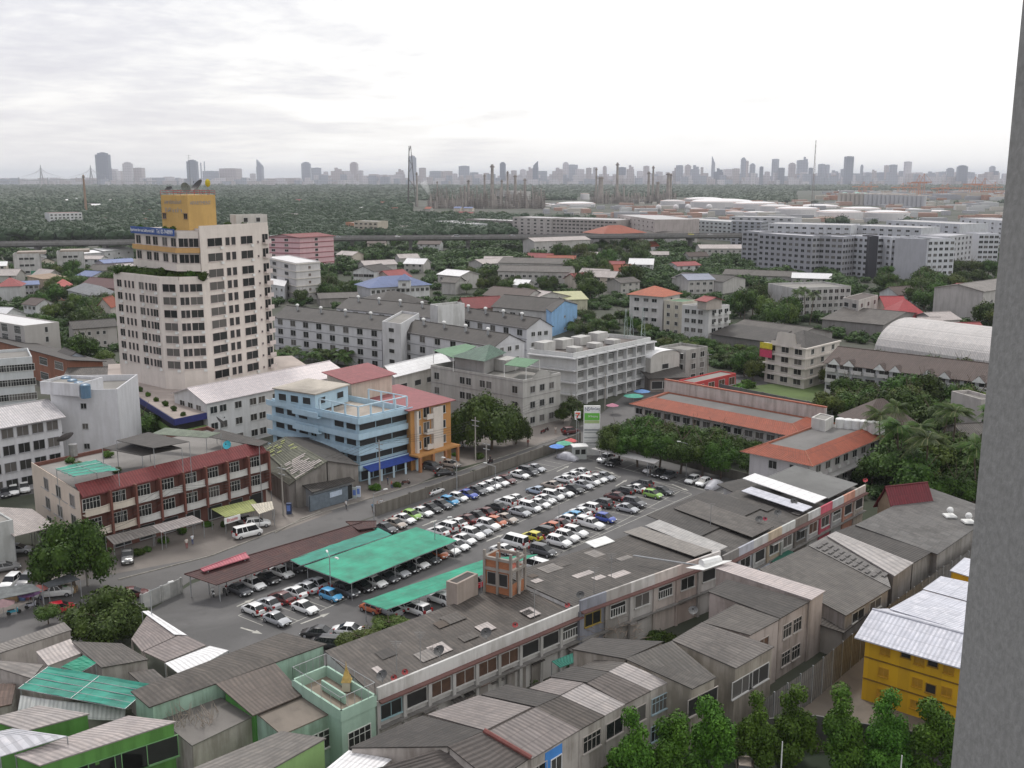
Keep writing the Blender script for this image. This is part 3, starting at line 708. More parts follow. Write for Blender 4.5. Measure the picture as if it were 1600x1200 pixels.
# kerb between road and forecourt
def strip(name, px, w_, h_, m, z=0.0, label=None, cat=None, kind='structure', mb=None):
    b = mb or MB(); P = [G(x, y, 0) for x, y in px]
    for p, q in zip(P, P[1:]):
        d = q-p; m_ = (p+q)/2; b.box((m_.x, m_.y, z), d.length+w_*.9, w_, h_, m, math.atan2(d.y, d.x))
    if mb: return
    o = b.obj(name, loc=(P[0].x, P[0].y, z)); tag(o, label, cat, kind=kind if not label else None); return o
strip('kerb', [(186, 906), (330, 869), (505, 801), (690, 746), (870, 686)], .18, .14, wall((0.30, 0.28, 0.25), .8), .005)
strip('kerb', [(430, 833), (470, 812), (500, 800)], .16, .18, wall((0.30, 0.28, 0.25), .8), .006)
# stall markings
LN = plain((0.42, 0.41, 0.37), .8, .25, 0, 1.2); YL = plain((0.42, 0.36, 0.15), .8, .3)
E2 = Vector((math.cos(RD(-37.5)), math.sin(RD(-37.5)), 0)); E1 = Vector((math.cos(RD(51.2)), math.sin(RD(51.2)), 0))
mk = MB()
def line(p, q, w_=.12, m=LN):
    d = q-p; m_ = (p+q)/2; a = math.atan2(d.y, d.x); u = Vector((math.cos(a), math.sin(a), 0)); v = Vector((-u.y, u.x, 0))*w_/2
    mk.face([Vector((*(x[:2]), .036)) for x in (p-v, q-v, q+v, p+v)], m)
def row(p, q, depth, sp=2.45, sgn=-1, w_=.12, m=LN):
    p, q = G(*p), G(*q); line(p, q, w_, m); n = int((q-p).length/sp); d = (q-p).normalized()
    for i in range(n+1): s = p+d*(i*(q-p).length/n); line(s+E2*sgn*.07, s+E2*sgn*depth, .1, m)
row((618, 826), (906, 718), 5.0); row((442, 981), (970, 743+2), 5.0); row((372, 962), (640, 862), 5.0, sgn=1); row((690, 826), (930, 735), 5.0, sgn=1)
row((838, 884), (1062, 768), 5.0); row((872, 866), (1081, 773), 2.1, 4.9); row((775, 862), (1020, 752), 5.0, sgn=1)
for a, b in (((386, 955), (442, 981)), ((930, 735), (970, 746)), ((1020, 752), (1081, 772)), ((942, 723), (1000, 740)), ((1048, 751), (1110, 768))): line(G(*a), G(*b))
row((915, 716), (1120, 772), 5.0) if False else None
pq = [G(915, 716), G(1125, 773)]; line(*pq); d_ = (pq[1]-pq[0]).normalized()
for i in range(14): s = pq[0]+d_*(i*(pq[1]-pq[0]).length/13); line(s, s+E1*4.8, .1)
for a, b in (((660, 822), (677, 815)), ((760, 846), (780, 838)), ((470, 975), (505, 962)), ((930, 682+48), (955, 739)), ((1050, 757), (1070, 765)), ((1085, 788), (1100, 781)), ((870, 737), (885, 730)), ((962, 760), (976, 752)), ((376, 981), (400, 988)), ((370, 948), (388, 940))):
    p, q = G(*a), G(*b); line(p, q, .28); d = (q-p).normalized(); n = Vector((-d.y, d.x, 0))
    mk.face([Vector((*(x[:2]), .037)) for x in (q-d*.3+n*.45, q-d*.3-n*.45, q+d*1.1)], LN)
tag(mk.obj('parking_lines'), kind='structure')
# ---------------------------------------------------------------- cars of the lot (photo pixels of car centres)
FR = math.atan2(E2.y, E2.x); RE = FR+math.pi; LF = math.atan2(-E1.y, -E1.x)
K = {'s': 'sedan', 'h': 'hatch', 'u': 'suv', 'm': 'mpv', 'v': 'van', 'p': 'pickup', 'c': 'canopy'}
KN = {'sedan': 'saloon car', 'hatch': 'hatchback', 'suv': 'tall car', 'mpv': 'people carrier', 'van': 'tall van', 'pickup': 'pickup truck', 'canopy': 'canopied pickup'}
C = {'w': 'white', 's': 'silver', 'k': 'black', 'g': 'dark grey', 'b': 'beige', 'n': 'green', 'l': 'light blue', 'B': 'blue', 'm': 'maroon', 'o': 'orange', 'y': 'yellow', 'p': 'pale blue', 'r': 'red'}
def fleet(where, items, ang, axis='along'):
    n = len(items)
    for i, (cd, x, y) in enumerate(items):
        kd, cl_ = K[cd[0]], C[cd[1]]
        nb = []
        if i > 0: nb.append(C.get(items[i-1][0][1], 'silver'))
        if i < n-1: nb.append(C.get(items[i+1][0][1], 'silver'))
        lab = '%s %s, %s from left in %s' % (cl_, KN[kd], ordn(i+1), where)
        p = G(x, y, .7); p.z = .03
        rnd = random.Random(i*31+int(x)); nmx = {'sedan': 'sedan', 'hatch': 'hatchback', 'suv': 'suv', 'mpv': 'people_carrier', 'van': 'van', 'pickup': 'pickup_truck', 'canopy': 'pickup_truck'}[kd]
        car(kd, cl_, p, ang+rnd.uniform(-.03, .03), lab, name=nmx, cat={'van': 'van', 'pickup': 'pickup truck', 'canopy': 'pickup truck'}.get(kd, 'car'))
fleet('the row along the road wall', [('sg', 603, 824), ('sb', 618, 817), ('sw', 632, 810), ('hn', 644, 804), ('sw', 660, 799), ('sk', 674, 793), ('sg', 690, 787), ('hl', 702, 782), ('hw', 716, 776.5), ('sB', 731, 771.5), ('sg', 745, 765.5), ('sw', 756, 761.5), ('sw', 767, 757), ('sw', 780, 752.5), ('sm', 791, 748.5), ('sw', 812, 741), ('mg', 825, 736), ('ss', 837, 731)], FR)
fleet('the middle block, tails facing us', [('sw', 684, 829), ('mw', 697, 822.5), ('sw', 713, 816), ('sm', 728, 810), ('sk', 742, 804), ('sm', 757, 799), ('sk', 776, 791), ('uw', 790, 784), ('sw', 803, 778), ('sp', 838, 765.5), ('sb', 861, 757), ('sw', 881, 748), ('sw', 894, 742), ('sw', 906, 736.5)], RE)
fleet('the middle block, noses facing us', [('sw', 715, 851), ('sw', 725.5, 842), ('uw', 739, 834), ('ss', 751, 827.5), ('uw', 763, 820), ('ho', 776, 814.5), ('sb', 791, 809.5), ('ss', 812, 799), ('mw', 828, 792), ('sw', 843, 786), ('sw', 852, 779.5), ('mw', 864, 774), ('sw', 880, 769), ('sk', 896, 763), ('ss', 911, 757), ('mw', 921, 751.5), ('sw', 933.5, 747), ('ss', 945, 743.5)], FR)
fleet('the right block, tails facing us', [('sw', 784, 857), ('vw', 804, 847), ('hy', 831, 837), ('mk', 848, 830), ('ho', 860, 822), ('sm', 873, 817), ('hw', 884, 810.5), ('hl', 895, 805), ('sw', 906, 799), ('uw', 920, 793), ('ug', 940, 786), ('sm', 961, 774.5), ('uk', 974, 767.5), ('sw', 992, 762), ('ug', 1003, 756)], RE)
fleet('the right block, noses facing us', [('mg', 848, 860), ('uw', 873, 846), ('uw', 886, 838), ('uw', 899, 831), ('cw', 923, 818), ('hB', 946, 809), ('ss', 980, 793.5), ('ug', 991, 785), ('hn', 1020, 771.5), ('sg', 1035, 766)], FR)
fleet('the far row by the tree belt', [('uw', 946, 716), ('sk', 959, 722), ('sw', 1017, 733), ('sk', 1031, 738), ('sg', 1045, 742), ('hw', 1082, 749), ('hw', 1099, 753)], LF)
fleet('the near left block, tails facing us', [('hw', 395, 950.5), ('ss', 419, 941.5), ('sm', 439, 932.5), ('sw', 460, 924), ('ss', 478, 917), ('ss', 493, 910)], RE)
fleet('the line edging the big green net', [('ss', 432, 966), ('sw', 476, 948), ('hl', 517, 929.5), ('ug', 541, 922), ('sk', 565, 914), ('sw', 585, 907.5), ('sg', 604, 900), ('ss', 621, 892), ('sk', 637, 885), ('sw', 652, 879), ('sg', 669, 871), ('ho', 684, 864), ('sw', 700, 857.5)], FR)
fleet('the hidden line below the big net', [('sg', 560, 893), ('sw', 578, 886), ('ss', 596, 879), ('sk', 613, 871), ('sw', 630, 863), ('sm', 648, 856), ('sw', 665, 848)], RE)
fleet('the dark row under maroon roof', [('sg', 374, 920), ('sw', 396, 911), ('sk', 418, 902), ('sw', 440, 893), ('sg', 462, 884), ('ss', 484, 875), ('sk', 506, 866), ('sw', 528, 857)], FR)
fleet('the row under the narrow net', [('ho', 581, 948), ('ss', 607, 952), ('sw', 626, 944), ('mw', 651, 951), ('uw', 688, 934), ('sr', 735, 908), ('vw', 836, 885)], RE)
fleet('the lane behind the mint house', [('sk', 495, 987), ('mk', 507, 1004), ('sw', 541, 983)], RE+.5)
covered_car(Vector((*G(887, 713, .7)[:2], .03)), FR, 'car under a silver cover in the top corner stall by the guard booth')
covered_car(Vector((*G(1116, 757, .7)[:2], .03)), LF, 'car under a silver cover beside two white hatchbacks near the white shed')
# other traffic
for kd, cl_, x, y, a, lab in (('van', 'white', 387, 832, 40, 'white delivery van parked at the kerb before the brown shophouse row'), ('suv', 'white', 402, 817, 20, 'white car half under the yellow awning of the shophouse row'),
    ('sedan', 'silver', 383, 812, -40, 'silver car nose out below the yellow awning'), ('sedan', 'black', 695, 737, 15, 'black saloon stopped at the roadside by the orange apartments'), ('suv', 'dark grey', 676, 729, -40, 'dark car beside the hedge of the orange apartments'), ('sedan', 'beige', 704, 724, -30, 'beige saloon before the arcade of the orange apartments'),
    ('suv', 'maroon', 892, 673, 30, 'dark red car parked in shade near the pylon sign'), ('suv', 'white', 948, 688, 25, 'white car passing behind the pylon sign'), ('sedan', 'white', 679, 766, 52, 'white car driving on the road just behind the lot wall'),
    ('sedan', 'dark grey', 8, 769, -60, 'dark car in the yard left of the cream gable wall'), ('mpv', 'white', 21, 766, -60, 'white people carrier in the yard left of the cream gable wall'), ('suv', 'white', 38, 762, -60, 'white car nearest the cream gable wall in the side yard'),
    ('suv', 'white', 17, 909, -90, 'white car with a sunroof parked nose in at the market'), ('suv', 'grey', 42, 906, -90, 'grey car with a pale roof parked at the market'), ('pickup', 'white', 85, 924, 15, 'white pickup under the dark tarpaulin of the market'),
    ('hatch', 'red', 95, 949, 30, 'bright red car on the road beside the round bush'), ('sedan', 'grey', 8, 885, 30, 'grey car in the shade under the pale canopy'), ('pickup', 'grey', 199, 869, -70, 'grey pickup under the striped awning beside the big tree'),
    ('sedan', 'maroon', 208, 926, 15, 'dark red car on the road partly behind the olive tree'), ('hatch', 'beige', 1163, 1196, 80, 'beige car cut off by the bottom edge below the garden trees'), ('sedan', 'silver', 28, 857, 10, 'silver car deep under the pale canopy'), ('sedan', 'white', 712, 694, 10, 'white car in the shade behind the yellow sign by the round trees')):
    p = G(x, y, .7); p.z = .03; car(kd, cl_, p, RD(a), lab, group='cars along the road', name={'van': 'delivery_van', 'pickup': 'pickup_truck'}.get(kd, 'car'), cat={'van': 'van', 'pickup': 'pickup truck'}.get(kd, 'car'))
# ---------------------------------------------------------------- lot furniture
def wallrun(name, label, cat, px, h_, m, w_=.2, post=None, group=None, cap=None):
    P = [G(x, y, 0) for x, y in px]; root = thing(name, label, cat, (P[0].x, P[0].y, 0), 0, group); b = MB()
    for p, q in zip(P, P[1:]):
        d = q-p; m_ = (p+q)/2; b.box((m_.x, m_.y, 0), d.length, w_, h_, m, math.atan2(d.y, d.x))
    b.obj('wall', root)
    if post:
        for p, q in zip(P, P[1:]):
            n = max(1, int((q-p).length/post))
            for i in range(n+1):
                c = p+(q-p)*i/n; pb = MB(); pb.box((c.x, c.y, 0), w_+.16, w_+.16, h_+.12, m, math.atan2((q-p).y, (q-p).x)); pb.obj('post', root)
    return root
WC = wall((0.17, 0.155, 0.135), .8)
wallrun('boundary_wall', 'stained grey concrete wall with posts between road and parking lot', 'wall', [(588, 806), (640, 788), (740, 752), (850, 712), (906, 690)], 2.0, WC, .2, 4.0)
wallrun('boundary_wall', 'pale corrugated metal fence at the lot entrance beside the olive tree', 'fence', [(222, 954), (284, 927)], 2.2, corr((0.36, 0.36, 0.35), .5), .12, 3.0)
wallrun('boundary_wall', 'low grey wall behind the white carport and the tree belt', 'wall', [(930, 692), (1050, 722), (1130, 745), (1180, 757)], 1.8, wall((0.14, 0.13, 0.11), .8), .2, 5.0)
def net(name, label, cat, px, h_, m, legs, sag=0.0, lips=None, th=.05):
    P = [G(x, y, hh) for (x, y), hh in zip(px, h_)]; c = sum(P, Vector())/4
    root = thing(name, label, cat, (c.x, c.y, 0)); b = MB(); nU, nV = 14, 8; rnd = random.Random(int(c.x))
    g = [[(P[0]*(1-u)*(1-v)+P[1]*u*(1-v)+P[2]*u*v+P[3]*(1-u)*v)+Vector((0, 0, -sag*math.sin(math.pi*((u*5) % 1))*.5-rnd.random()*sag*.5)) for u in [i/nU for i in range(nU+1)]] for v in [j/nV for j in range(nV+1)]]
    W_, L_ = (P[1]-P[0]).length, (P[3]-P[0]).length
    for j in range(nV):
        for i in range(nU):
            q = (g[j][i], g[j][i+1], g[j+1][i+1], g[j+1][i]); uv = [(i*W_/nU, j*L_/nV), ((i+1)*W_/nU, j*L_/nV), ((i+1)*W_/nU, (j+1)*L_/nV), (i*W_/nU, (j+1)*L_/nV)]
            b.face(q, m, uv)
            b.face([p-Vector((0, 0, th)) for p in q][::-1], m, uv)
    b.obj('roof', root)
    for (u, v) in legs:
        p = P[0]*(1-u)*(1-v)+P[1]*u*(1-v)+P[2]*u*v+P[3]*(1-u)*v; lb = MB(); lb.tube((p.x, p.y, 0), (p.x, p.y, p.z-sag-.05), .06, .06, STEEL, 6); lb.obj('post', root)
    bb = MB()
    for v in (0, .5, 1):
        a, e = P[0]*(1-v)+P[3]*v, P[1]*(1-v)+P[2]*v; o_ = Vector((0, 0, -.12)); bb.tube(a+o_, e+o_, .04, .04, STEEL, 5)
    for u in (0, .25, .5, .75, 1):
        a, e = P[0]*(1-u)+P[1]*u, P[3]*(1-u)+P[2]*u; o_ = Vector((0, 0, -.12)); bb.tube(a+o_, e+o_, .04, .04, STEEL, 5)
    bb.obj('beam', root); return root
def netmat(c, key):
    m, t, b = newmat(key); uv = N(t, 'ShaderNodeUVMap'); s = N(t, 'ShaderNodeSeparateXYZ'); t.links.new(uv.outputs[0], s.inputs[0])
    st = math_(t, 'FRACT', math_(t, 'DIVIDE', s.outputs[1], 1.9)); seam = math_(t, 'LESS_THAN', st, .05)
    n = noise_(t, posn(t), .35, 5, .6); col = mixc(t, ramp(t, n, [(.35, 0.0), (.68, 1.0)]), mul(c, .66), mul(c, 1.22)); col = mixc(t, ramp(t, noise_(t, posn(t), 1.6, 5, .7), [(.56, 0.0), (.7, .45)]), col, (0.10, 0.20, 0.15)); col = mixc(t, math_(t, 'MULTIPLY', seam, .5), col, mul(c, .5))
    setc(t, b, col); b.inputs['Roughness'].default_value = .65; return m
GN = netmat((0.012, 0.27, 0.165), 'green_net'); GN2 = netmat((0.012, 0.23, 0.165), 'green_net_dark')
lg = [(u, v) for u in (0.02, .2, .4, .6, .8, .98) for v in (.02, .98)]
net('shade_net', 'big bright green shade net over parked cars beside the maroon roof', 'shade net', [(475, 884), (650, 823), (714, 844), (547, 911)], [3.1, 3.1, 2.7, 2.7], GN, lg, .08)
net('shade_net', 'darker green net strip between the maroon roof and the big green net', 'shade net', [(453, 874), (590, 824), (612, 835), (470, 883)], [2.7, 2.7, 3.0, 3.0], GN2, lg[::2], .08)
net('shade_net', 'long narrow green shade net in front of the brick tower', 'shade net', [(566, 939), (760, 872), (840, 866), (603, 952)], [2.9, 2.9, 2.5, 2.5], GN, lg, .1)
MRN = corr((0.060, 0.014, 0.013), .5, rust=.2)
def carport(name, label, px, hs, m, legs):
    P = [G(x, y, hh) for (x, y), hh in zip(px, hs)]; c = sum(P, Vector())/4; root = thing(name, label, 'carport', (c.x, c.y, 0)); b = MB(); b.slab(P, .1, m); b.obj('roof', root)
    for u, v in legs:
        p = P[0]*(1-u)*(1-v)+P[1]*u*(1-v)+P[2]*u*v+P[3]*(1-u)*v; lb = MB(); lb.tube((p.x, p.y, 0), (p.x, p.y, p.z-.1), .08, .08, STEEL, 6); lb.obj('post', root)
    f = MB(); f.tube(P[0], P[1], .1, .1, m, 5); f.tube(P[3], P[2], .1, .1, m, 5); f.obj('edge_trim', root); return root
carport('carport', 'long maroon corrugated carport roof along the lot wall', [(288, 897), (565, 816), (590, 830), (338, 914)], [3.4, 3.4, 2.6, 2.6], MRN, [(u, v) for u in (.02, .2, .4, .6, .8, .98) for v in (.05, .97)])
carport('carport', 'short maroon rounded carport roof end next to the road', [(540, 815), (588, 814), (588, 824), (560, 828)], [3.55, 3.3, 3.0, 3.2], MRN, [(.1, .9), (.9, .9)])
carport('carport', 'faded pink sheet roof behind the maroon carport', [(313, 889), (384, 863), (390, 871), (318, 893)], [3.7, 3.7, 3.5, 3.5], corr((0.42, 0.12, 0.15), .4), [(.1, .9), (.9, .9)])
carport('carport', 'white carport canopy by the tree belt at the far end of the lot', [(924, 701), (949, 697), (1030, 719), (1022, 724)], [2.9, 3.2, 3.2, 2.9], plain((0.62, 0.60, 0.58), .5, .1), [(u, .9) for u in (.02, .3, .6, .98)]+[(u, .1) for u in (.3, .7)])
def lamp(x, y, h_, label, arms=((1, .6),), L=2.2, z0=0.0, mat=STEEL, group='street lamps'):
    p = G(x, y, 0); root = thing('street_lamp', label, 'street lamp', (p.x, p.y, 0), 0, group); b = MB(); b.tube(p, p+Vector((0, 0, h_)), .09, .05, mat, 7); b.obj('pole', root)
    for a, _ in arms:
        d = Vector((math.cos(a), math.sin(a), .18)); ab = MB(); q = p+Vector((0, 0, h_-.1)); ab.tube(q, q+d*L, .035, .03, mat, 5); ab.obj('arm', root)
        hb = MB(); e = q+d*L; hb.box((e.x, e.y, e.z-.06), .75, .26, .14, WHITE, a, .8); hb.obj('lamp_head', root)
lamp(517, 930, 5.6, 'twin headed lamp rising through the corner of the big green net', ((FR+2.6, 0), (FR-.1, 0)), 1.6)
lamp(680, 870, 5.6, 'lamp with a long arm over the lane right of the big green net', ((.4, 0),), 2.4)
lamp(873, 842, 6.0, 'single lamp standing at the lower edge of the right car block', ((2.4, 0),), 1.8)
lamp(1072, 744, 6.5, 'lamp post in front of the tree belt with its head against the leaves', ((2.8, 0),), 1.6)
lamp(714, 770, 6.0, 'lamp on the road wall beside the white hatchback', ((2.8, 0),), 2.6)
lamp(585, 826, 6.0, 'lamp at the near end of the road wall', ((.6, 0),), 2.2)
lamp(241, 1013, 7.5, 'lamp rising over the pinkish shed roofs beside the olive tree', ((.7, 0),), 2.6)
lamp(904, 706, 6.5, 'lamp post left of the pylon sign', ((2.0, 0),), 1.4)
lamp(774, 770, 5.0, 'lamp with pale heads leaning over the road wall near the black saloon', ((2.6, 0),), 2.2)
# guard booth
p = G(905, 716, 0); rb = thing('guard_booth', 'small white guard booth with windows beside the covered car', 'booth', (p.x, p.y, 0))
b = MB(); b.box(p, 2.6, 2.0, 2.6, wall((0.45, 0.47, 0.45), .3), RD(10)); b.obj('wall', rb); b = MB(); b.box(p+Vector((0, 0, 2.6)), 3.2, 2.6, .18, WHITE, RD(10)); b.obj('roof', rb)
for dx in (-.6, .6):
    q = p+Vector((dx*math.cos(RD(10))+.175, -1.02+dx*.17, 1.1)); b = MB(); b.box(q, .9, .05, 1.0, GL, RD(10)); b.obj('window', rb)
# ---------------------------------------------------------------- writing
def text(s, size, mat, parent, loc, rz, name='lettering', ext=.02, width=None, align='LEFT', tilt=math.pi/2):
    c = bpy.data.curves.new(name, 'FONT'); c.body = s; c.size = size; c.extrude = ext; c.align_x = align; c.align_y = 'CENTER'
    o = bpy.data.objects.new(name, c); COL.objects.link(o); dg = bpy.context.evaluated_depsgraph_get(); me = bpy.data.meshes.new_from_object(o.evaluated_get(dg)); bpy.data.objects.remove(o)
    me.materials.clear(); me.materials.append(mat); m = bpy.data.objects.new(name, me); COL.objects.link(m)
    if width and len(me.vertices):
        xs = [v.co.x for v in me.vertices]; k = width/(max(xs)-min(xs)); me.transform(Matrix.Diagonal((k, 1, 1, 1)))
    m.parent = parent; m.location = Vector(loc)-Vector(parent.location); m.rotation_euler = (tilt, 0, rz); return m
p = G(935, 706, 0); root = thing('pylon_sign', 'tall white pylon sign board with green and grey panels by the road corner', 'sign', (p.x, p.y, 0))
SW_, SH = 11.5*200/215, 0
sp0 = AT(911, 705, 203); sp1 = AT(937, 705, 203); wd = (sp1-sp0).length*.98; p = Vector(((sp0.x+sp1.x)/2, 203, 0)); zt = ZAT(203, 634); zb0 = ZAT(203, 694)
root.location = p; b = MB(); b.box((p.x, p.y, 0), wd, .5, zt, WHITE); b.obj('board', root)
def sgn(y0, y1, c, x0=.04, x1=.96, nm='panel'):
    z1, z0 = ZAT(203, y0), ZAT(203, y1); b = MB(); b.box((p.x-wd/2+wd*(x0+x1)/2, p.y-.265, z0), wd*(x1-x0), .04, z1-z0, plain(c, .5, .08)); b.obj(nm, root)
sgn(636, 642, (0.80, 0.80, 0.80)); sgn(645, 656, (0.12, 0.42, 0.05)); sgn(656.5, 661, (0.35, 0.45, 0.2)); sgn(662, 668, (0.72, 0.72, 0.70))
for k_ in range(7): sgn(670+k_*4, 672.6+k_*4, (0.25, 0.26, 0.27) if k_ == 0 else ((0.36, 0.37, 0.36) if k_ % 2 else (0.62, 0.62, 0.6)))
NAVY = plain((0.01, 0.015, 0.09), .5); text('NS', 1.1, NAVY, root, (p.x-wd*.44, p.y-.30, ZAT(203, 639)), 0, width=.9)
text('ดับเบิลยู', .8, NAVY, root, (p.x-wd*.12, p.y-.30, ZAT(203, 638.5)), 0, width=1.9)
text('24 Shopping', .55, plain((0.75, 0.8, 0.7), .5), root, (p.x-wd*.25, p.y-.30, ZAT(203, 650)), 0, width=2.0)
q = AT(902.5, 648, 205); r7 = thing('shop_sign', 'small white sign with a red, orange and green seven left of the pylon sign', 'sign', (q.x, 205, 0))
b = MB(); b.tube((q.x-.2, 205, 0), (q.x-.2, 205, q.z+1), .07, .07, STEEL, 6); b.obj('pole', r7)
b = MB(); b.box((q.x, 204.9, q.z-.7), 1.25, .2, 1.4, WHITE); b.obj('board', r7)
b = MB(); Z = q.z; yy = 204.77
b.face([(q.x-.45, yy, Z+.5), (q.x-.45, yy, Z+.22), (q.x+.48, yy, Z+.22), (q.x+.48, yy, Z+.5)], plain((0.75, 0.10, 0.03), .5)); b.face([(q.x+.16, yy, Z+.22), (q.x+.48, yy, Z+.22), (q.x+.16, yy, Z-.1), (q.x-.12, yy, Z-.1)], plain((0.65, 0.03, 0.03), .5))
b.face([(q.x-.12, yy, Z-.1), (q.x+.16, yy, Z-.1), (q.x-.02, yy, Z-.6), (q.x-.32, yy, Z-.6)], plain((0.65, 0.03, 0.03), .5)); b.obj('emblem', r7)
text('ELEVEn', .3, plain((0.02, 0.25, 0.08), .5), r7, (q.x-.5, yy-.02, Z-.05), 0, width=1.0)
# ================================================================ buildings, mid distance and near left
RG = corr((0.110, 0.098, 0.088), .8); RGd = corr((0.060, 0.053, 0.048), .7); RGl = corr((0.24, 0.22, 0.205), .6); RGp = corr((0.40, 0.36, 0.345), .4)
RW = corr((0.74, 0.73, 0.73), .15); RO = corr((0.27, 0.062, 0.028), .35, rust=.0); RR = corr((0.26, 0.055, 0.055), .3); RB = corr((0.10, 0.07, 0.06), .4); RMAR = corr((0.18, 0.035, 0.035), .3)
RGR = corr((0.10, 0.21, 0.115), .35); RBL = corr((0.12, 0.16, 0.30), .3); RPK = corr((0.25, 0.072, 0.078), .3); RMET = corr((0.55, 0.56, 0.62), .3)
WH = (0.62, 0.62, 0.62); WHW = (0.64, 0.60, 0.56); CRM = (0.60, 0.53, 0.45)
FC = (0.55, 0.55, 0.53)
def skin_quad(root, name, pts, m, th=.06):
    b = MB(); b.slab(pts, th, m) if abs((Vector(pts[1])-Vector(pts[0])).cross(Vector(pts[2])-Vector(pts[0])).z) > 1e-3 else b.face(pts, m); return b.obj(name, root)
def boxon(root, name, c, sx_, sy, sz, m, rz=0.0):
    b = MB(); b.box(c, sx_, sy, sz, m, rz); return b.obj(name, root)
def L2(A, B, s): return A+(B-A)*s
def dirz(A, B): d = B-A; return math.atan2(d.y, d.x)
# ---- blue office building
r, A, B, Cc = bld('office_building', 'light blue four storey building with continuous balcony bands and open roof terrace', 'building', (560, 652), (424, 623), (636, 635), 12.4, (0.42, 0.57, 0.67), 'flat', rise=1.1, floors=4, dirt=.3, hold=True,
    rc=asphalt((0.30, 0.26, 0.22), 'terrace', .9))
DK = ((.02, .02, .02)); FB = (0.38, 0.53, 0.62)
rw = [12.4-2.6-3.0*i for i in range(3)]
addwins(r, (B+Cc)/2, A, B, rw, [.08, .21, .62, .76, .90], 2.6, 1.3, 'dark_pane', FB); addwins(r, (B+Cc)/2, A, Cc, rw, [.17, .5, .83], 4.0, 1.4, 'dark_pane', FB)
addwins(r, (B+Cc)/2, A, B, rw[1:2], [.35, .5], 1.6, 1.6, 'two', FB)
bb = MB(); bm = wall((0.42, 0.57, 0.67), .25)
for z in (12.5, 9.5, 6.5, 3.5):
    for (p, q) in ((A, B), (A, Cc)):
        d = (q-p).normalized(); n = Vector((d.y, -d.x, 0)); n = n if n.dot(p-(B+Cc)/2) > 0 else -n; m_ = (p+q)/2+n*.75; bb.box((m_.x, m_.y, z-1.2), (q-p).length+1.5, .14, 1.05, bm, dirz(p, q)); m2 = (p+q)/2+n*.38; bb.box((m2.x, m2.y, z-1.32), (q-p).length+.75, .74, .13, bm, dirz(p, q))
bb.obj('balcony', r)
bb = MB()
for z in (12.1, 9.1, 6.1):
    m_ = L2(A, B, .52); d = (B-A).normalized(); n = Vector((d.y, -d.x, 0)); n = n if n.dot(A-(B+Cc)/2) > 0 else -n
    q = m_+n*1.7; bb.box((q.x, q.y, z-1.1), 7.5, .15, 1.1, bm, dirz(A, B)); q = m_+n*1.2; bb.box((q.x, q.y, z-1.15), 7.5, 1.0, .12, bm, dirz(A, B))
bb.obj('stair_balcony', r)
# roof level storey and slab
h2 = 15.2; pA, pB, pC = G(492, 616, h2), G(425, 606, h2), G(547, 600, h2); pD = pB+pC-pA; b = MB(); cc_ = (pB+pC)/2; ins = [cc_+(p-cc_)*.94 for p in (pA, pB, pD, pC)]; b.prism(ins, 11.6, h2-.25, bm); b.obj('rooftop_storey', r)
b = MB(); b.prism([pA, pB, pD, pC], h2-.25, h2, asphalt((0.30, 0.27, 0.23), 'old_slab', .9)); b.obj('rooftop_slab', r)
addwins(r, cc_, ins[0], ins[1], [h2-2.3], [.2, .5, .8], 2.0, 1.3, 'dark_pane', FB); addwins(r, cc_, ins[0], ins[3], [h2-2.3], [.2, .75], 2.0, 1.2, 'dark_pane', FB); flush(r)
# open concrete frame round the terrace
b = MB(); D = B+Cc-A; pm = wall((0.50, 0.64, 0.72), .2); path = [L2(A, B, .42), A, Cc, L2(Cc, D, .42)]
for p, q in zip(path, path[1:]):
    n_ = max(2, round((q-p).length/3.2)); b.tube(p+Vector((0, 0, 2.0)), q+Vector((0, 0, 2.0)), .14, .14, pm, 4)
    for i in range(n_+1): c = L2(p, q, i/n_); b.box((c.x, c.y, 12.4), .28, .28, 2.05, pm, dirz(p, q))
b.obj('terrace_frame', r)
d = (Cc-A).normalized(); n = Vector((d.y, -d.x, 0)); n = n if n.dot(A-(B+Cc)/2) > 0 else -n
b = MB(); b.slab([A+n*.2+Vector((0, 0, -9.1)), Cc+n*.2+Vector((0, 0, -9.1)), Cc+n*3.0+Vector((0, 0, -9.9)), A+n*3.0+Vector((0, 0, -9.9))], .08, plain((0.02, 0.05, 0.25), .6, .2)); b.obj('awning', r)
for i in range(5): c = L2(A, Cc, i/4)+n*2.6; boxon(r, 'column', (c.x, c.y, 0), .35, .35, 2.45, pm)
addwins_r = addwins(r, (B+Cc)/2, A, Cc, [.2], [.14, .38, .62, .86], 3.0, 2.2, 'dark_pane', FB); flush(r)
# ---- orange and cream apartments
OR = (0.48, 0.24, 0.08)
r, A, B, Cc = bld('apartment_building', 'orange and cream apartment block with dusty red metal roof beside the blue building', 'building', (641, 640), (704, 625), (560, 600), 12.2, OR, 'shed', RPK, -2.0, 1.0, 'AB', 4, [([.18, .8], 1.3, 1.5, 'two', FC, [1, 2, 3]), ([.38], 1.6, 2.0, 'bal', (0.6, 0.55, 0.5), [1, 2, 3])], None, dirt=.25, hold=True)
cm = wall((0.62, 0.56, 0.50), .25); d = (B-A).normalized(); n = Vector((d.y, -d.x, 0)); n = n if n.dot(A-(B+Cc)/2) > 0 else -n; L = (B-A).length
for s, w_ in ((.62, .24), (.12, .05)):
    c = A+d*L*s+n*.35; boxon(r, 'bay', (c.x, c.y, 0), L*w_, .7, 11.7, cm, dirz(A, B))
c = A+d*L*.5+n*1.0; boxon(r, 'arcade_roof', (c.x, c.y, 3.0), L*1.05, 2.6, .35, wall(OR, .3), dirz(A, B))
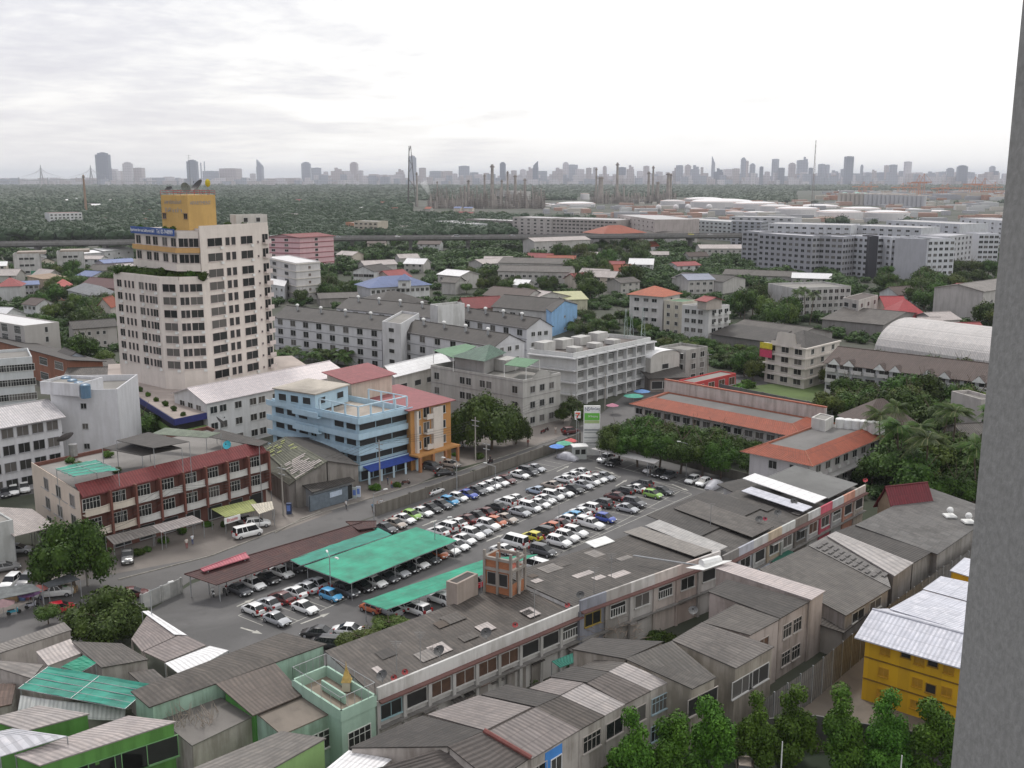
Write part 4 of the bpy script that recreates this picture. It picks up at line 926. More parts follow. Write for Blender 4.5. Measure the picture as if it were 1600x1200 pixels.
for s in (.03, .35, .66, .97): c = A+d*L*s+n*2.1; boxon(r, 'column', (c.x, c.y, 0), .5, .5, 3.0, wall((0.40, 0.18, 0.08), .3), dirz(A, B))
flush(r)
r, *_ = bld('stair_tower', 'cream stair block with small red sloping roof behind the blue terrace', 'building', (549, 597), (612, 583), 7, 15.0, (0.58, 0.50, 0.42), 'shed', RPK, 1.2, .8, 'AB', 1, None, None)
r, *_ = bld('gate_house', 'small white gate house with flat roof beside the blue awning', 'gate house', (649, 700), (636, 697), (661, 692), 3.2, (0.55, 0.53, 0.50), 'flat', rise=.3, floors=1, wa=(1, 1.0, 1.0, 'dark_pane'))
# ---- white gabled block behind
r, *_ = bld('warehouse_building', 'long white building with pale pink metal roof and green band behind the blue building', 'building', (323, 628), (540, 583), (272, 613), 10.5, WH, 'gable', corr((0.66, 0.60, 0.60), .12), 2.0, .6, 'AB', 3, ([.04, .1, .2, .3, .36, .46], 1.7, 1.4, 'two'), ([.25, .5, .75], 2.0, 1.4, 'two'), dirt=.35, band=None)
r, *_ = bld('warehouse_building', 'white hall with bright white metal roof and dark gap band behind the red roofed apartments', 'building', (617, 586), (702, 565), (592, 577), 9.5, (0.55, 0.53, 0.50), 'gable', RW, 1.6, .8, 'AB', 2, ([.15, .4, .62, .85], 2.4, 1.3, 'dark_pane'), None)  # gap under the roof has no depth; flat dark panes give its shade
# ---- grey block with green roofs
r, A, B, Cc = bld('apartment_building', 'grey concrete four storey block with green roofed terraces on top', 'building', (817, 594), (673, 570), (876, 582), 11.3, (0.43, 0.42, 0.40), 'flat', rise=.9, floors=3, wa=([.08, .35, .42, .57, .64, .93], 1.6, 1.6, 'two', (0.42, 0.41, 0.40)), wb=([.25, .5, .75], 1.5, 1.4, 'two', (0.3, 0.3, 0.3)), dirt=.5, band=((0.30, 0.29, 0.28), .1, .12), hold=True)
flush(r)
def canopy(root, px, hs, m, hz0=11.3):
    P = [G(x, y, hh) for (x, y), hh in zip(px, hs)]; b = MB(); b.slab(P, .1, m) if len(P) == 4 else b.face(P, m); b.obj('roof', root)
    for p in P:
        q = MB(); q.tube((p.x, p.y, hz0-.6), (p.x, p.y, p.z), .09, .09, WHITE, 5); q.obj('post', root)
rgd = corr((0.09, 0.16, 0.12), .5)
canopy(r, [(677, 547), (728, 537), (745, 541), (708, 559)], [14, 14.6, 14.6, 14], RGR)
ap = G(765, 538, 16.4); E_ = [G(704, 557, 14), G(757, 565, 14), G(792, 551, 14), G(742, 544, 14)]; b = MB()
for i in range(4): b.face([E_[i], E_[(i+1) % 4], ap], rgd, [(0, 0), (8, 0), (4, 6)])
b.obj('hip_roof', r); c = (E_[0]+E_[2])/2; b = MB(); b.prism([c+(p-c)*.86 for p in E_], 10.6, 13.9, wall((0.30, 0.29, 0.28), .5)); b.obj('rooftop_room', r)
canopy(r, [(788, 570), (822, 574), (843, 562), (806, 558)], [13.6, 13.6, 14, 14], RGR)
c = G(790, 562, 13); boxon(r, 'stair_house', (c.x, c.y, 10.6), 4.5, 5, 2.8, wall((0.40, 0.39, 0.37), .5), dirz(A, B))
# curved gable on the street side
b = MB(); k = 9; d = (Cc-A); cur = [A+d*(.25+.5*i/k)+Vector((0, 0, 1.5*math.sin(math.pi*i/k))) for i in range(k+1)]; n_ = Vector((d.y, -d.x, 0)).normalized()*.3
n_ = n_ if n_.dot(A-(B+Cc)/2) > 0 else -n_
b.face(cur+[A+d*.75-Vector((0, 0, .1)), A+d*.25-Vector((0, 0, .1))], wall((0.43, 0.42, 0.40), .5)); b.face([p-n_ for p in cur]+[A+d*.75-n_, A+d*.25-n_], wall((0.43, 0.42, 0.40), .5)); b.obj('curved_gable', r)
# ---- white four storey block with balconies
r, A, B, Cc = bld('apartment_building', 'white four storey block with a grid of open balconies facing the street corner', 'building', (896, 552), (1017, 527), (827, 545), 13.4, (0.58, 0.58, 0.57), 'flat', rise=1.0, floors=4, fh=3.05, wa=([.09+.125*i for i in range(8)], 2.3, 2.1, 'bars', (0.50, 0.50, 0.49)), wb=None, dirt=.3, band=((0.56, 0.56, 0.56), 1.2, .3), rc=asphalt((0.13, 0.11, 0.10), 'old_deck', .9))
d = (B-A).normalized(); n = Vector((d.y, -d.x, 0)); n = n if n.y < 0 else -n
for i in range(9): q = A+(B-A)*i/8+n*.63; boxon(r, 'fin', (q.x, q.y, .1), .28, 1.22, 12.4, wall((0.56, 0.56, 0.56), .3), dirz(A, B))
for f, g, sz in ((.08, .8, 2.6), (.3, .8, 2.4), (.52, .8, 2.2), (.74, .8, 2.4), (.2, .35, 1.2), (.45, .35, 1.2), (.68, .35, 1.2)):
    q = A+(B-A)*f+(Cc-A)*g; boxon(r, 'roof_cabin', (q.x, q.y, 12.6), 4.6 if sz > 2 else 3, 3.2, sz, wall((0.5, 0.49, 0.47), .6), dirz(A, B))
def mast(x, y, z0, h_, label, lattice=False, w_=.5, loc=None, col_=None, cat='antenna', name='antenna_mast'):
    p = loc or G(x, y, z0); root = thing(name, label, cat, (p.x, p.y, z0)); b = MB(); m = plain(col_ or (0.25, 0.25, 0.25), .6)
    if lattice:
        for i in range(3): a = 2*math.pi*i/3; b.tube((p.x+w_*math.cos(a), p.y+w_*math.sin(a), z0), (p.x+w_*.2*math.cos(a), p.y+w_*.2*math.sin(a), z0+h_), .05*w_*2, .04*w_*2, m, 4)
        n_ = int(h_/1.2/max(.5, w_))
        for k in range(n_):
            f0, f1 = k/n_, (k+1)/n_; a = 2*math.pi*(k % 3)/3; a2 = a+2*math.pi/3; r0, r1 = w_*(1-.8*f0), w_*(1-.8*f1)
            b.tube((p.x+r0*math.cos(a), p.y+r0*math.sin(a), z0+h_*f0), (p.x+r1*math.cos(a2), p.y+r1*math.sin(a2), z0+h_*f1), .03*w_*2, .03*w_*2, m, 4)
    else:
        b.tube((p.x, p.y, z0), (p.x, p.y, z0+h_), .05, .03, m, 5)
        for k in range(4): b.tube((p.x-.6+.1*k, p.y, z0+h_*(.98-.06*k)), (p.x+.6-.1*k, p.y, z0+h_*(.98-.06*k)), .02, .02, m, 4)
    b.obj('mast', root); return root
for x, y, hh in ((977, 528, 8), (986, 526, 6.5), (1004, 525, 8)): mast(x, y, 12.8, hh, {977: 'leftmost lattice antenna on the white balcony block', 986: 'middle lattice antenna on the white balcony block', 1004: 'rightmost lattice antenna on the white balcony block'}[x], True, .7, col_=(0.3, 0.36, 0.34))
# ---- block beyond it
r, *_ = bld('shophouse', 'small building with curved white roof right of the balcony block', 'building', (1017, 560), (1062, 553), 14, 8.5, (0.5, 0.48, 0.45), 'barrel', RW, 1.6, .3, 'AC', 2, ([.5], 2.5, 1.3, 'dark_pane'), None)
r, *_ = bld('shophouse', 'weathered grey concrete shophouse with a blue tank by the red shop fronts', 'building', (1072, 547), (1030, 541), (1106, 541), 9.5, (0.36, 0.35, 0.33), 'flat', floors=3, wa=([.2, .5, .8], 2.0, 1.5, 'awn'), wb=([.35, .75], 1.8, 1.5, 'two'), dirt=.8)
r, *_ = bld('shophouse', 'low shop row with dark sagging roof below the grey shophouse', 'building', (1072, 588), (1016, 590), 12, 4.0, (0.25, 0.22, 0.2), 'shed', RGd, 1.6, .8, 'AB', 1, ([.2, .5, .8], 3, 2, 'dark_pane'))
r, *_ = bld('shop', 'red fronted shop row along the side street', 'shop', (1085, 598), (1150, 583), 5, 3.8, (0.50, 0.06, 0.06), 'flat', rise=.3, floors=1, wa=([.15, .4, .65, .9], 2.6, 2.0, 'shut'))
# ---- long dormitory blocks
def dorm(lab, A, B, rA, rB, h, ncol, seam, hips=1.0, rz=2.6, endwin=True):
    a, b_ = G(*A, h), G(*B, h); ra, rb = G(*rA, h+rz), G(*rB, h+rz); n = ((ra-a)+(rb-b_))/2; n.z = 0; Cx = a+n*2
    r, A_, B_, C_ = bld('dormitory', lab, 'building', a, b_, Cx, h, (0.60, 0.60, 0.62), 'gable', RGd, rz, .35, 'AB', 4, (ncol, 2.2, 1.7, 'two', (0.42, 0.42, 0.42)), ([.3, .6], 1.3, 1.2, 'two'), group='white dormitory blocks', dirt=.3, band=((0.30, 0.30, 0.32), .1, .18), hold=True)
    D_ = B_+C_-A_; addwins(r, (B_+C_)/2, B_, D_, [1+3.1*i for i in range(4)], [.25, .5, .75], 1.3, 1.2, 'two'); flush(r)
    for i in range(4):
        q = A_+(B_-A_)*(.14+.23*i)+(C_-A_)*.36; tb = thing('roof_ventilator', 'shiny round turbine ventilator, %s from the left on the %s' % (ordn(i+1), lab.replace('white dormitory block', 'block')[:60]), 'ventilator', (q.x, q.y, h+rz*.75), 0, 'roof ventilators')
        b = MB(); b.tube((q.x, q.y, h+rz*.6), (q.x, q.y, h+rz+.5), .35, .35, STEEL, 8); b.obj('base', tb); b = MB(); b.ball((q.x, q.y, h+rz+.9), .6, WHITE, 9, 6, .8); b.obj('turbine', tb)
    return r
dorm('white dormitory block nearest the tower', (428, 495), (596, 515), (452, 477), (612, 496), 12.2, 8, .2)
dorm('white dormitory block in front on the right', (626, 517), (772, 541), (648, 501), (797, 521), 12.2, 6, .2)
dorm('white dormitory block behind on the left', (526, 481), (672, 496), (548, 464), (690, 479), 12.8, 7, .2)
dorm('white dormitory block behind on the right', (702, 494), (823, 513), (720, 479), (845, 498), 12.8, 6, .2)
r, *_ = bld('stair_tower', 'white stair block between the two front dormitories', 'building', (626, 506), (597, 502), (655, 489), 15.6, (0.60, 0.60, 0.61), 'flat', floors=5, wa=(1, 2.2, 1.1, 'dark_pane'), wb=None, dirt=.4)
r, *_ = bld('stair_tower', 'white stair block with rooftop tank room between the rear dormitories', 'building', (684, 478), (672, 475), (726, 474), 18.0, (0.58, 0.58, 0.57), 'flat', floors=5, wa=None, dirt=.6)
# ---- pale pink apartment, white apartment by the tower
r, *_ = bld('apartment_building', 'pink seven storey apartment block with dark red roof edges behind the tower', 'building', (468, 371), (416, 370), (521, 368), 21.5, (0.62, 0.40, 0.42), 'gable', RMAR, 1.6, 1.0, 'AC', 7, ([.4, .8], 2.4, 1.3, 'two'), ([.48], 2.2, 1.4, 'dark_pane'), dirt=.2, band=((0.30, 0.10, 0.11), .25, .45))
r, *_ = bld('apartment_building', 'white five storey block with white roof and open galleries right of the tower', 'building', (462, 411), (415, 401), (500, 408), 17.5, (0.58, 0.56, 0.55), 'flat', RW, rise=.3, floors=5, wa=([.3, .7], 5.5, 1.5, 'dark_pane', (0.5, 0.48, 0.46)), wb=([.55], 1.3, 1.2, 'shut'), dirt=.3, band=((0.62, 0.58, 0.52), .4, .3))
r, *_ = bld('house', 'small white house with white roof at the foot of the tower', 'house', (444, 447), (420, 443), (452, 441), 7, WH, 'gable', RW, 1.5, .4, 'AB', 2, (3, 1.6, 1.2, 'two'))
r, *_ = bld('apartment_building', 'white three storey house with dark roof and long window bands', 'building', (584, 424), (552, 423), (611, 420), 11, WH, 'gable', RGd, 2.4, .5, 'AC', 3, (4, 2.6, 1.3, 'two', (0.4, 0.4, 0.4)), (1, 1.6, 1.3, 'two'))
r, *_ = bld('school_building', 'white two storey hall with blue hipped roof', 'building', (579, 448), (671, 443), 17, 8, WH, 'hip', RBL, 3.6, 1.2, 'AB', 2, (12, 1.5, 1.4, 'two'))
r, *_ = bld('house', 'small blue roofed turret on the white blue roofed hall', 'house', (622, 436), (640, 436), 6, 11.5, WH, 'hip', RBL, 2, .8, 'AB', 1, (1, 1.5, 1.2, 'two'), base=7.5)
r, *_ = bld('house', 'red roofed house behind the white three storey house', 'house', (612, 434), (642, 431), 12, 8, (0.5, 0.4, 0.36), 'gable', RR, 3, .6, 'AB', 2)
# ---- the tall apartment tower
TW = (0.69, 0.625, 0.57); tm_ = wall(TW, .25)
def TB(A, B): return Vector(A), Vector(B)
hw_ = 33.2; hm = 44.4
w0, w1, w2, w3 = Vector((-94.5, 243, 0)), Vector((-79.5, 230.5, 0)), Vector((-69.8, 230.8, 0)), Vector((-58.8, 249.5, 0))
wc_ = Vector((-74.6, 229.2, 0))
back1, back2 = Vector((-80, 262, 0)), Vector((-66, 262, 0))
cen = Vector((-75, 245, 0)); root = thing('apartment_tower', 'tall cream apartment tower with a blue rooftop banner and orange penthouse', 'building', (-75, 245, 0))
b = MB(); b.prism([w0, w1, wc_, w2, back2, back1], 0, hw_, tm_, asphalt((0.3, 0.27, 0.25), 'tower_deck')); b.obj('wall', root)
b = MB(); mblk = [w2, w3, Vector((-66, 263, 0)), Vector((-77, 245, 0))]; b.prism(mblk, 0, hm, tm_, asphalt((0.3, 0.27, 0.25), 'tower_deck')); b.obj('wall', root)
# upper storeys set back (left)
u0, u1, u2 = Vector((-90.0, 246.5, 0)), Vector((-75.2, 231.8, 0)), Vector((-70.3, 231.6, 0)); b = MB(); b.prism([u0, u1, u2, Vector((-70, 258, 0)), Vector((-80, 260, 0))], hw_+1.9, hm-.4, tm_, asphalt((0.3, 0.27, 0.25), 'tower_deck')); b.prism([u0+(cen-u0)*.18, u1+(cen-u1)*.18, u2+Vector((0, 2, 0)), Vector((-70, 257, 0)), Vector((-79, 258, 0))], hw_, hw_+1.9, plain((0.08, 0.07, 0.065), .8)); b.obj('upper_storey', root)
zs = [ZAT(231, y)-.75 for y in (472, 491, 511, 531, 554, 572)]; zs = [hw_-2.6-2.93*i for i in range(7)]
def tw(P0, P1, rows, fr, w_, h_, st, fc=(0.60, 0.52, 0.49)): addwins(root, cen, P0, P1, rows, fr, w_, h_, st, fc)
tw(w0, w1, zs, [.13, .62, .9], 2.1, 1.65, 'ac'); tw(w0, w1, zs, [.27, .355, .44, .73, .81], .95, 1.65, 'dark_pane')
tw(w1, wc_, zs, [.5], 3.3, 1.7, 'ac'); tw(wc_, w2, zs, [.12, .3], 1.0, 1.7, 'dark_pane'); tw(wc_, w2, zs, [.72], 2.6, 1.7, 'ac')
zr_ = [hm-3.9, hm-7.3, hm-10.9]+[hw_-2.6-2.93*i for i in range(8)]
tw(w2, w3, zr_, [.2], 4.4, 1.8, 'ac'); tw(w2, w3, zr_, [.38, .465], 1.3, 1.8, 'dark_pane'); tw(w2, w3, zr_, [.66], 3.8, 1.8, 'ac'); tw(w2, w3, zr_, [.83], .5, .5, 'dark_pane'); tw(w2, w3, zr_, [.94], 1.9, 2.0, 'bal')
tw(u0, u1, [hm-3.9, hm-7.5], [.09, .33, .5, .72, .92], 2.4, 1.9, 'two'); tw(u1, u2, [hm-3.9, hm-7.5], [.3, .75], 2.3, 1.9, 'two'); flush(root)
def bandp(P, z0, z1, m, nm, off=.35):
    b = MB()
    for p, q in zip(P, P[1:]):
        d = (q-p).normalized(); n = Vector((d.y, -d.x, 0)); n = n if n.dot(p-cen) > 0 else -n; m_ = (p+q)/2+n*off; b.box((m_.x, m_.y, z0), (q-p).length+off*1.3, .3, z1-z0, m, dirz(p, q))
    return b.obj(nm, root)
bandp([u0, u1, u2], hm-5.2, hm-4.1, wall((0.56, 0.34, 0.14), .3), 'orange_band', .5); bandp([u0, u1, u2], hm-9.3, hm-7.7, tm_, 'parapet', .5); bandp([w0, w1, wc_, w2], hw_-.02, hw_+.8, tm_, 'parapet', -.2); bandp([w2, w3], hm-.02, hm+.8, tm_, 'parapet', -.2)
# banner
d = (u1-u0).normalized(); n = Vector((d.y, -d.x, 0)); n = n if n.dot(u0-cen) > 0 else -n; L = (u1-u0).length; c = (u0+u1)/2+n*.75
bn = boxon(root, 'banner', (c.x, c.y, hm-1.5), L+.6, .12, 1.6, plain((0.015, 0.07, 0.28), .5, .1), dirz(u0, u1))
tx = plain((0.75, 0.76, 0.78), .5, .05); za = dirz(u0, u1); st_ = u0+n*.84-d*.35
text('Apartment for rent Sukhumvit 66/1', 1.05, tx, root, (st_.x, st_.y, hm-.7), za, width=L*.58); st_ = u0+n*.84+d*(L*.615); text('Tel. 02-7448989', 1.35, tx, root, (st_.x, st_.y, hm-.7), za, width=L*.37)
# penthouse
pe = [Vector((-80.5, 238.5, 0)), Vector((-73.5, 235.5, 0)), Vector((-68.3, 239.5, 0)), Vector((-75, 246, 0))]; po = wall((0.58, 0.37, 0.13), .3); b = MB(); b.prism(pe, hm-.5, 51.9, po); b.obj('penthouse', root)
gt = plain((0.32, 0.31, 0.32), .6)
for p_, q_, s_, fr, zz, wd in ((pe[0], pe[1], 'อพาร์ทเม้นท์', .12, 50.3, 4.9), (pe[0], pe[1], 'ให้เช่า', .12, 48.4, 4.9), (pe[1], pe[2], 'APARTMENT', .08, 50.1, 4.9)):
    d = (q_-p_).normalized(); n = Vector((d.y, -d.x, 0)); n = n if n.dot(p_-cen) > 0 else -n; c = p_+d*(q_-p_).length*fr+n*.06; text(s_, 1.2, gt, root, (c.x, c.y, zz), dirz(p_, q_), width=wd)
addwins(root, cen, pe[0], pe[1], [46.6], [.1, .9], .9, 1.1, 'awn', (0.3, 0.2, 0.15)); flush(root)
b = MB(); rd = plain((0.4, 0.08, 0.07), .6)
for p, q in zip(pe, pe[1:]+pe[:1]):
    for z in (52.4, 52.9): b.tube((p.x, p.y, z), (q.x, q.y, z), .05, .05, rd, 4)
    for i in range(4): c = L2(p, q, i/4); b.tube((c.x, c.y, 51.8), (c.x, c.y, 52.9), .05, .05, rd, 4)
b.obj('railing', root)
def dish(p, R_, col_, label, az=-1.9, el=.9, grp='satellite dishes'):
    root = thing('satellite_dish', label, 'satellite dish', p, 0, grp); m = plain(col_, .6, .2); b = MB(); p = Vector(p); b.tube(p, p+Vector((0, 0, R_*1.1)), .06, .06, STEEL, 5); b.obj('pole', root)
    ax = Vector((math.cos(az)*math.cos(el), math.sin(az)*math.cos(el), math.sin(el))); u = ax.orthogonal().normalized(); v = ax.cross(u); c = p+Vector((0, 0, R_*1.1)); b = MB(); n_ = 12
    rg = [[c+ax*(R_*.32*(k/3)**2)+(u*math.cos(2*math.pi*i/n_)+v*math.sin(2*math.pi*i/n_))*R_*k/3 for i in range(n_)] for k in range(4)]
    for k in range(3):
        for i in range(n_): j = (i+1) % n_; b.face([rg[k][i], rg[k][j], rg[k+1][j], rg[k+1][i]], m)
    b.obj('reflector', root); b = MB(); f = c+ax*R_*.9
    for i in (0, 4, 8): b.tube(rg[3][i], f, .012, .012, DARK, 3)
    b.box(f-Vector((0, 0, .1)), .16, .16, .2, DARK); b.obj('feed', root)
dish((-72.2, 240, 51.9), 1.7, (0.05, 0.05, 0.05), 'large dark mesh dish on the orange penthouse', -2.4, .75); dish((-76, 242, 51.9), 1.3, (0.12, 0.14, 0.13), 'smaller grey dish left of the large one on the penthouse', -.6, .3)
dish((-79, 240, 51.9), 1.0, (0.05, 0.05, 0.05), 'small dark dish at the left corner of the penthouse roof', -2, .9)
b = MB(); b.ball((-69.4, 238, 54.6), .62, plain((0.55, 0.43, 0.02), .6), 9, 6, 1.5); tag(b.obj('drum', loc=(-69.4, 238, 54)), 'bright yellow round cover beside the large dish on the penthouse', 'drum')
mast(0, 0, 51.9, 9, 'thin mast on the orange penthouse', loc=Vector((-74, 240, 51.9)))
r, *_ = bld('rooftop_room', 'white rooftop plant rooms at the right end of the tower roof', 'building', Vector((-66, 248, 47.5)), Vector((-59.5, 252, 47.5)), 5, 47.0, (0.55, 0.53, 0.5), 'flat', rise=.3, base=hm, floors=1, wa=([.3, .7], 1, 1, 'dark_pane'))
# podium
pd = [G(168, 590, 8.2), G(272, 655, 8.2), G(345, 640, 8.2), Vector((-48, 250, 8.2)), Vector((-60, 275, 8.2)), Vector((-105, 262, 8.2))]
root = thing('parking_podium', 'tower podium of open parking decks with blue and green bands', 'building', (-75, 225, 0)); b = MB(); b.prism([(p.x, p.y) for p in pd], 7.6, 8.2, plain((0.025, 0.03, 0.16), .6), asphalt((0.32, 0.27, 0.24), 'podium_deck', .8)); b.obj('deck', root)
cp = sum(pd, Vector())/6
for z, m in ((6.9, plain((0.025, 0.03, 0.16), .6)), (4.2, plain((0.14, 0.24, 0.06), .6)), (1.2, plain((0.14, 0.24, 0.06), .6))):
    b = MB(); s = 1.0 if z > 6 else .985
    for i in (0, 1, 2): p, q = cp+(pd[i]-cp)*s, cp+(pd[i+1]-cp)*s; m_ = (p+q)/2; b.box((m_.x, m_.y, z), (q-p).length, .25, 1.3, m, dirz(p, q))
    b.obj('guard_band', root)
b = MB(); b.prism([tuple(cp+(p-cp)*.95)[:2] for p in pd], 0, 7.55, plain((0.035, 0.033, 0.03), .8)); b.obj('dark_core', root)  # near-black solid core stands in for the shade inside the open decks
# ---- far left houses and blocks
r, *_ = bld('apartment_building', 'white four storey block with pale mauve roof and square windows at the left edge', 'building', (95, 650), (-60, 677), (50, 629), 12.6, (0.58, 0.58, 0.60), 'gable', corr((0.45, 0.43, 0.44), .3), 1.8, .7, 'AB', 4, ([.1+.155*i for i in range(6)], 2.0, 1.7, 'two', (0.35, 0.35, 0.37)), None, dirt=.35)
r, A, B, Cc = bld('apartment_building', 'tall plain white block with blue roof tanks and tiny square windows', 'building', (78, 610), (183, 608), 15, 16.4, (0.60, 0.60, 0.62), 'flat', rise=1.2, floors=4, wa=([.48], 1.0, 1.0, 'two', (.4, .4, .4)), wb=None, dirt=.3)
r, *_ = bld('stair_tower', 'raised white corner room on the plain white block', 'building', (62, 596), (122, 600), 7, 18.0, (0.60, 0.60, 0.62), 'flat', rise=.5, floors=1, base=15.6)
for i in range(4):
    q = G(104+i*10, 603+i*4, 16); t = thing('water_tank', 'blue round water tank on the plain white block, %s from the left' % ordn(i+1), 'water tank', (q.x, q.y, 15.2), 0, 'blue roof tanks'); b = MB(); m = plain((0.10, 0.18, 0.27), .4, .15); b.tube(q-Vector((0, 0, .8)), q+Vector((0, 0, 1.6)), .95, .95, m, 12); b.obj('body', t); b = MB(); b.ball(q+Vector((0, 0, 1.6)), .95, m, 12, 3, .35, True); b.obj('lid', t)
r, *_ = bld('apartment_building', 'grey white block with banded windows at the left edge above the mauve roof', 'building', (50, 557), (-70, 566), 14, 14.5, (0.55, 0.57, 0.58), 'flat', floors=4, wa=([.17, .5], 6.0, 1.5, 'grid'), dirt=.35)
r, *_ = bld('office_building', 'modern block with white roof and two glazed storeys at the left edge', 'building', (37, 509), (-60, 493), (92, 503), 12.5, (0.42, 0.40, 0.38), 'flat', RW, rise=.25, floors=4, wa=([.1+.2*i for i in range(5)], 3.6, 2.3, 'grid'), wb=([.62], .9, 1.6, 'dark_pane'), dirt=.2)
r, *_ = bld('pavilion', 'long sloping roof over orange brick walls and dark glass at the left edge', 'building', (108, 562), (-40, 522), 9, 8.5, (0.30, 0.13, 0.08), 'shed', RGd, -1.5, .8, 'AB', 2, ([.1, .25, .45], 5, 2.0, 'grid'))
r, *_ = bld('house', 'pale blue white house with dark gabled roof beside the sloping roofed pavilion', 'house', (142, 560), (96, 565), 10, 6.5, (0.50, 0.56, 0.64), 'gable', RGd, 2.2, .5, 'AC', 2, ([.25, .8], 1.1, 1.1, 'two'))
for i, (A_, B_, dp, lab) in enumerate((((175, 590), (100, 592), 12, 'low grey roofed shed left of the tower podium'), ((186, 574), (128, 582), 10, 'weathered grey roof behind the podium corner'), ((182, 508), (115, 513), 9, 'long grey walled workshop with small square windows left of the tower'))):
    r, *_ = bld('shed' if i < 2 else 'workshop', lab, 'shed' if i < 2 else 'workshop', A_, B_, dp, 4.5 if i < 2 else 7, (0.42, 0.39, 0.37), 'gable', RG if i < 2 else RGd, 1.8, .6, 'AB', 2, ([.3, .45, .65, .8], .9, 1.1, 'dark_pane') if i == 2 else None)
H_ = [('white gabled hall at the left edge above the white roofed block', (40, 490), (0, 497), 12, 6.5, WH, 'gable', corr((0.6, 0.6, 0.62), .2), 3, 'AC'), ('small white house with dark roof behind the white gabled hall', (56, 476), (36, 474), 8, 6, WH, 'gable', RB, 2, 'AB'),
 ('white two storey house with grey hipped roof left of the tower', (146, 461), (106, 452), 11, 7, (0.55, 0.55, 0.56), 'hip', corr((0.22, 0.23, 0.24), .3), 3, 'AB'), ('house with coral red hipped roof beside the grey hipped house', (112, 446), (86, 447), 9, 7, (0.55, 0.30, 0.22), 'hip', corr((0.42, 0.10, 0.09), .2), 2.6, 'AB'),
 ('house with dull red hipped roof at the left edge', (32, 446), (-6, 447), 12, 7, (0.5, 0.5, 0.5), 'hip', RR, 3.2, 'AB'), ('flat brown roofed house among the trees at the left', (102, 432), (67, 436), 10, 7, (0.45, 0.36, 0.28), 'shed', corr((0.25, 0.17, 0.11), .3), 1.2, 'AB'),
 ('long dark red gabled building left of the tower', (186, 450), (126, 445), 12, 8, (0.25, 0.12, 0.10), 'gable', corr((0.12, 0.05, 0.05), .3), 3, 'AB'), ('small house with orange roof at the foot of the tower on the left', (172, 478), (152, 478), 9, 7, (0.5, 0.45, 0.42), 'gable', RO, 3, 'AC'),
 ('blue sheet roof between red roofed houses at the left', (60, 444), (36, 445), 8, 5.5, (0.4, 0.4, 0.42), 'shed', RBL, 1, 'AB'), ('white market hall roof left of the tower top', (208, 388), (162, 392), 16, 8, (0.5, 0.5, 0.5), 'gable', RW, 1.2, 'AB'), ('white station style roof at the left under the expressway', (157, 394), (128, 396), 16, 8, (0.5, 0.5, 0.5), 'gable', RW, 1, 'AB'),
 ('long blue and white roofed market shed left of the tower', (212, 408), (163, 411), 12, 6, (0.45, 0.40, 0.45), 'gable', corr((0.16, 0.20, 0.36), .2), 1.5, 'AB'), ('white domed roof at the left beyond the expressway', (69, 384), (40, 384), 12, 5, (0.5, 0.5, 0.5), 'hip', RW, 3, 'AB'),
 ('pink walled low hall left of the tower banner', (212, 415), (186, 417), 12, 5, (0.45, 0.3, 0.34), 'gable', RGp, 1, 'AB')]
for lab, A_, B_, dp, h_, wc, rf, rm, rs_, ax_ in H_:
    bld('house', lab, 'house', A_, B_, dp, h_, wc, rf, rm, rs_, .6, ax_, 2, (3, 1.5, 1.2, 'two') if 'roof at' not in lab else None)
for x0, x1, y, lab in ((20, 61, 396, 'left'), (88, 130, 393, 'right')):
    r, A, B, Cc = bld('unfinished_building', 'unfinished white concrete block with green scaffold netting, the %s of two' % lab, 'building', (x1, y), (x0, y+1), 14, 15, (0.46, 0.45, 0.44), 'flat', floors=4, wa=([.3, .5, .7], 2.2, 1.2, 'dark_pane'), dirt=.6, group='unfinished blocks')
    d = (B-A).normalized(); n = Vector((d.y, -d.x, 0)); n = n if n.y < 0 else -n
    for f in (.2, .8): c = A+(B-A)*f+n*.4; boxon(r, 'scaffold_net', (c.x, c.y, 2.5), (B-A).length*.34, .15, 3.2, plain((0.05, 0.25, 0.14), .8, .3), dirz(A, B))
    c = (A+B)/2; boxon(r, 'roof_frame', (c.x, c.y+7, 14.5), (B-A).length*1.1, 12, 1.4, wall((0.33, 0.28, 0.24), .7), dirz(A, B))
r, *_ = bld('apartment_building', 'white five storey apartment with red roof edge in the far left', 'building', (128, 332), (77, 333), 22, 17, WH, 'flat', RR, rise=.3, floors=5, wa=(8, 2.2, 1.6, 'two'), band=None)
# ---- brown shophouse row with long red roof strip
r, A, B, Cc = bld('shophouse_row', 'brown brick shophouse row of seven units with long dark red roof strip and white balconies', 'shophouse row', (124, 770), (412, 700), (50, 724), 10.2, (0.15, 0.06, 0.045), 'flat', rise=.6, floors=3, dirt=.3, hold=True, rc=asphalt((0.16, 0.15, 0.14), 'row_deck', .8), wb=([.3, .52, .76], 2.0, 1.9, 'two', (0.35, 0.34, 0.33)))
cen = (B+Cc)/2; d = (B-A).normalized(); n = Vector((d.y, -d.x, 0)); n = n if n.dot(A-cen) > 0 else -n; L = (B-A).length; za = dirz(A, B)
b = MB(); b.slab([A+n*.9+Vector((0, 0, -.5)), B+n*.9+Vector((0, 0, -.5)), B-n*1.2+Vector((0, 0, 1.1)), A-n*1.2+Vector((0, 0, 1.1))], .2, corr((0.16, 0.03, 0.03), .3)); b.obj('roof_strip', r)
c = Cc+(A-Cc)*.5; D = B+Cc-A; m_ = (A+Cc)/2; dd = (Cc-A).normalized(); nn = Vector((dd.y, -dd.x, 0)); nn = nn if nn.dot(A-cen) > 0 else -nn
q = m_+nn*.06; boxon(r, 'end_wall', (q.x, q.y, 0), (Cc-A).length+.1, .1, 10.4, wall((0.62, 0.53, 0.44), .25), dirz(A, Cc))
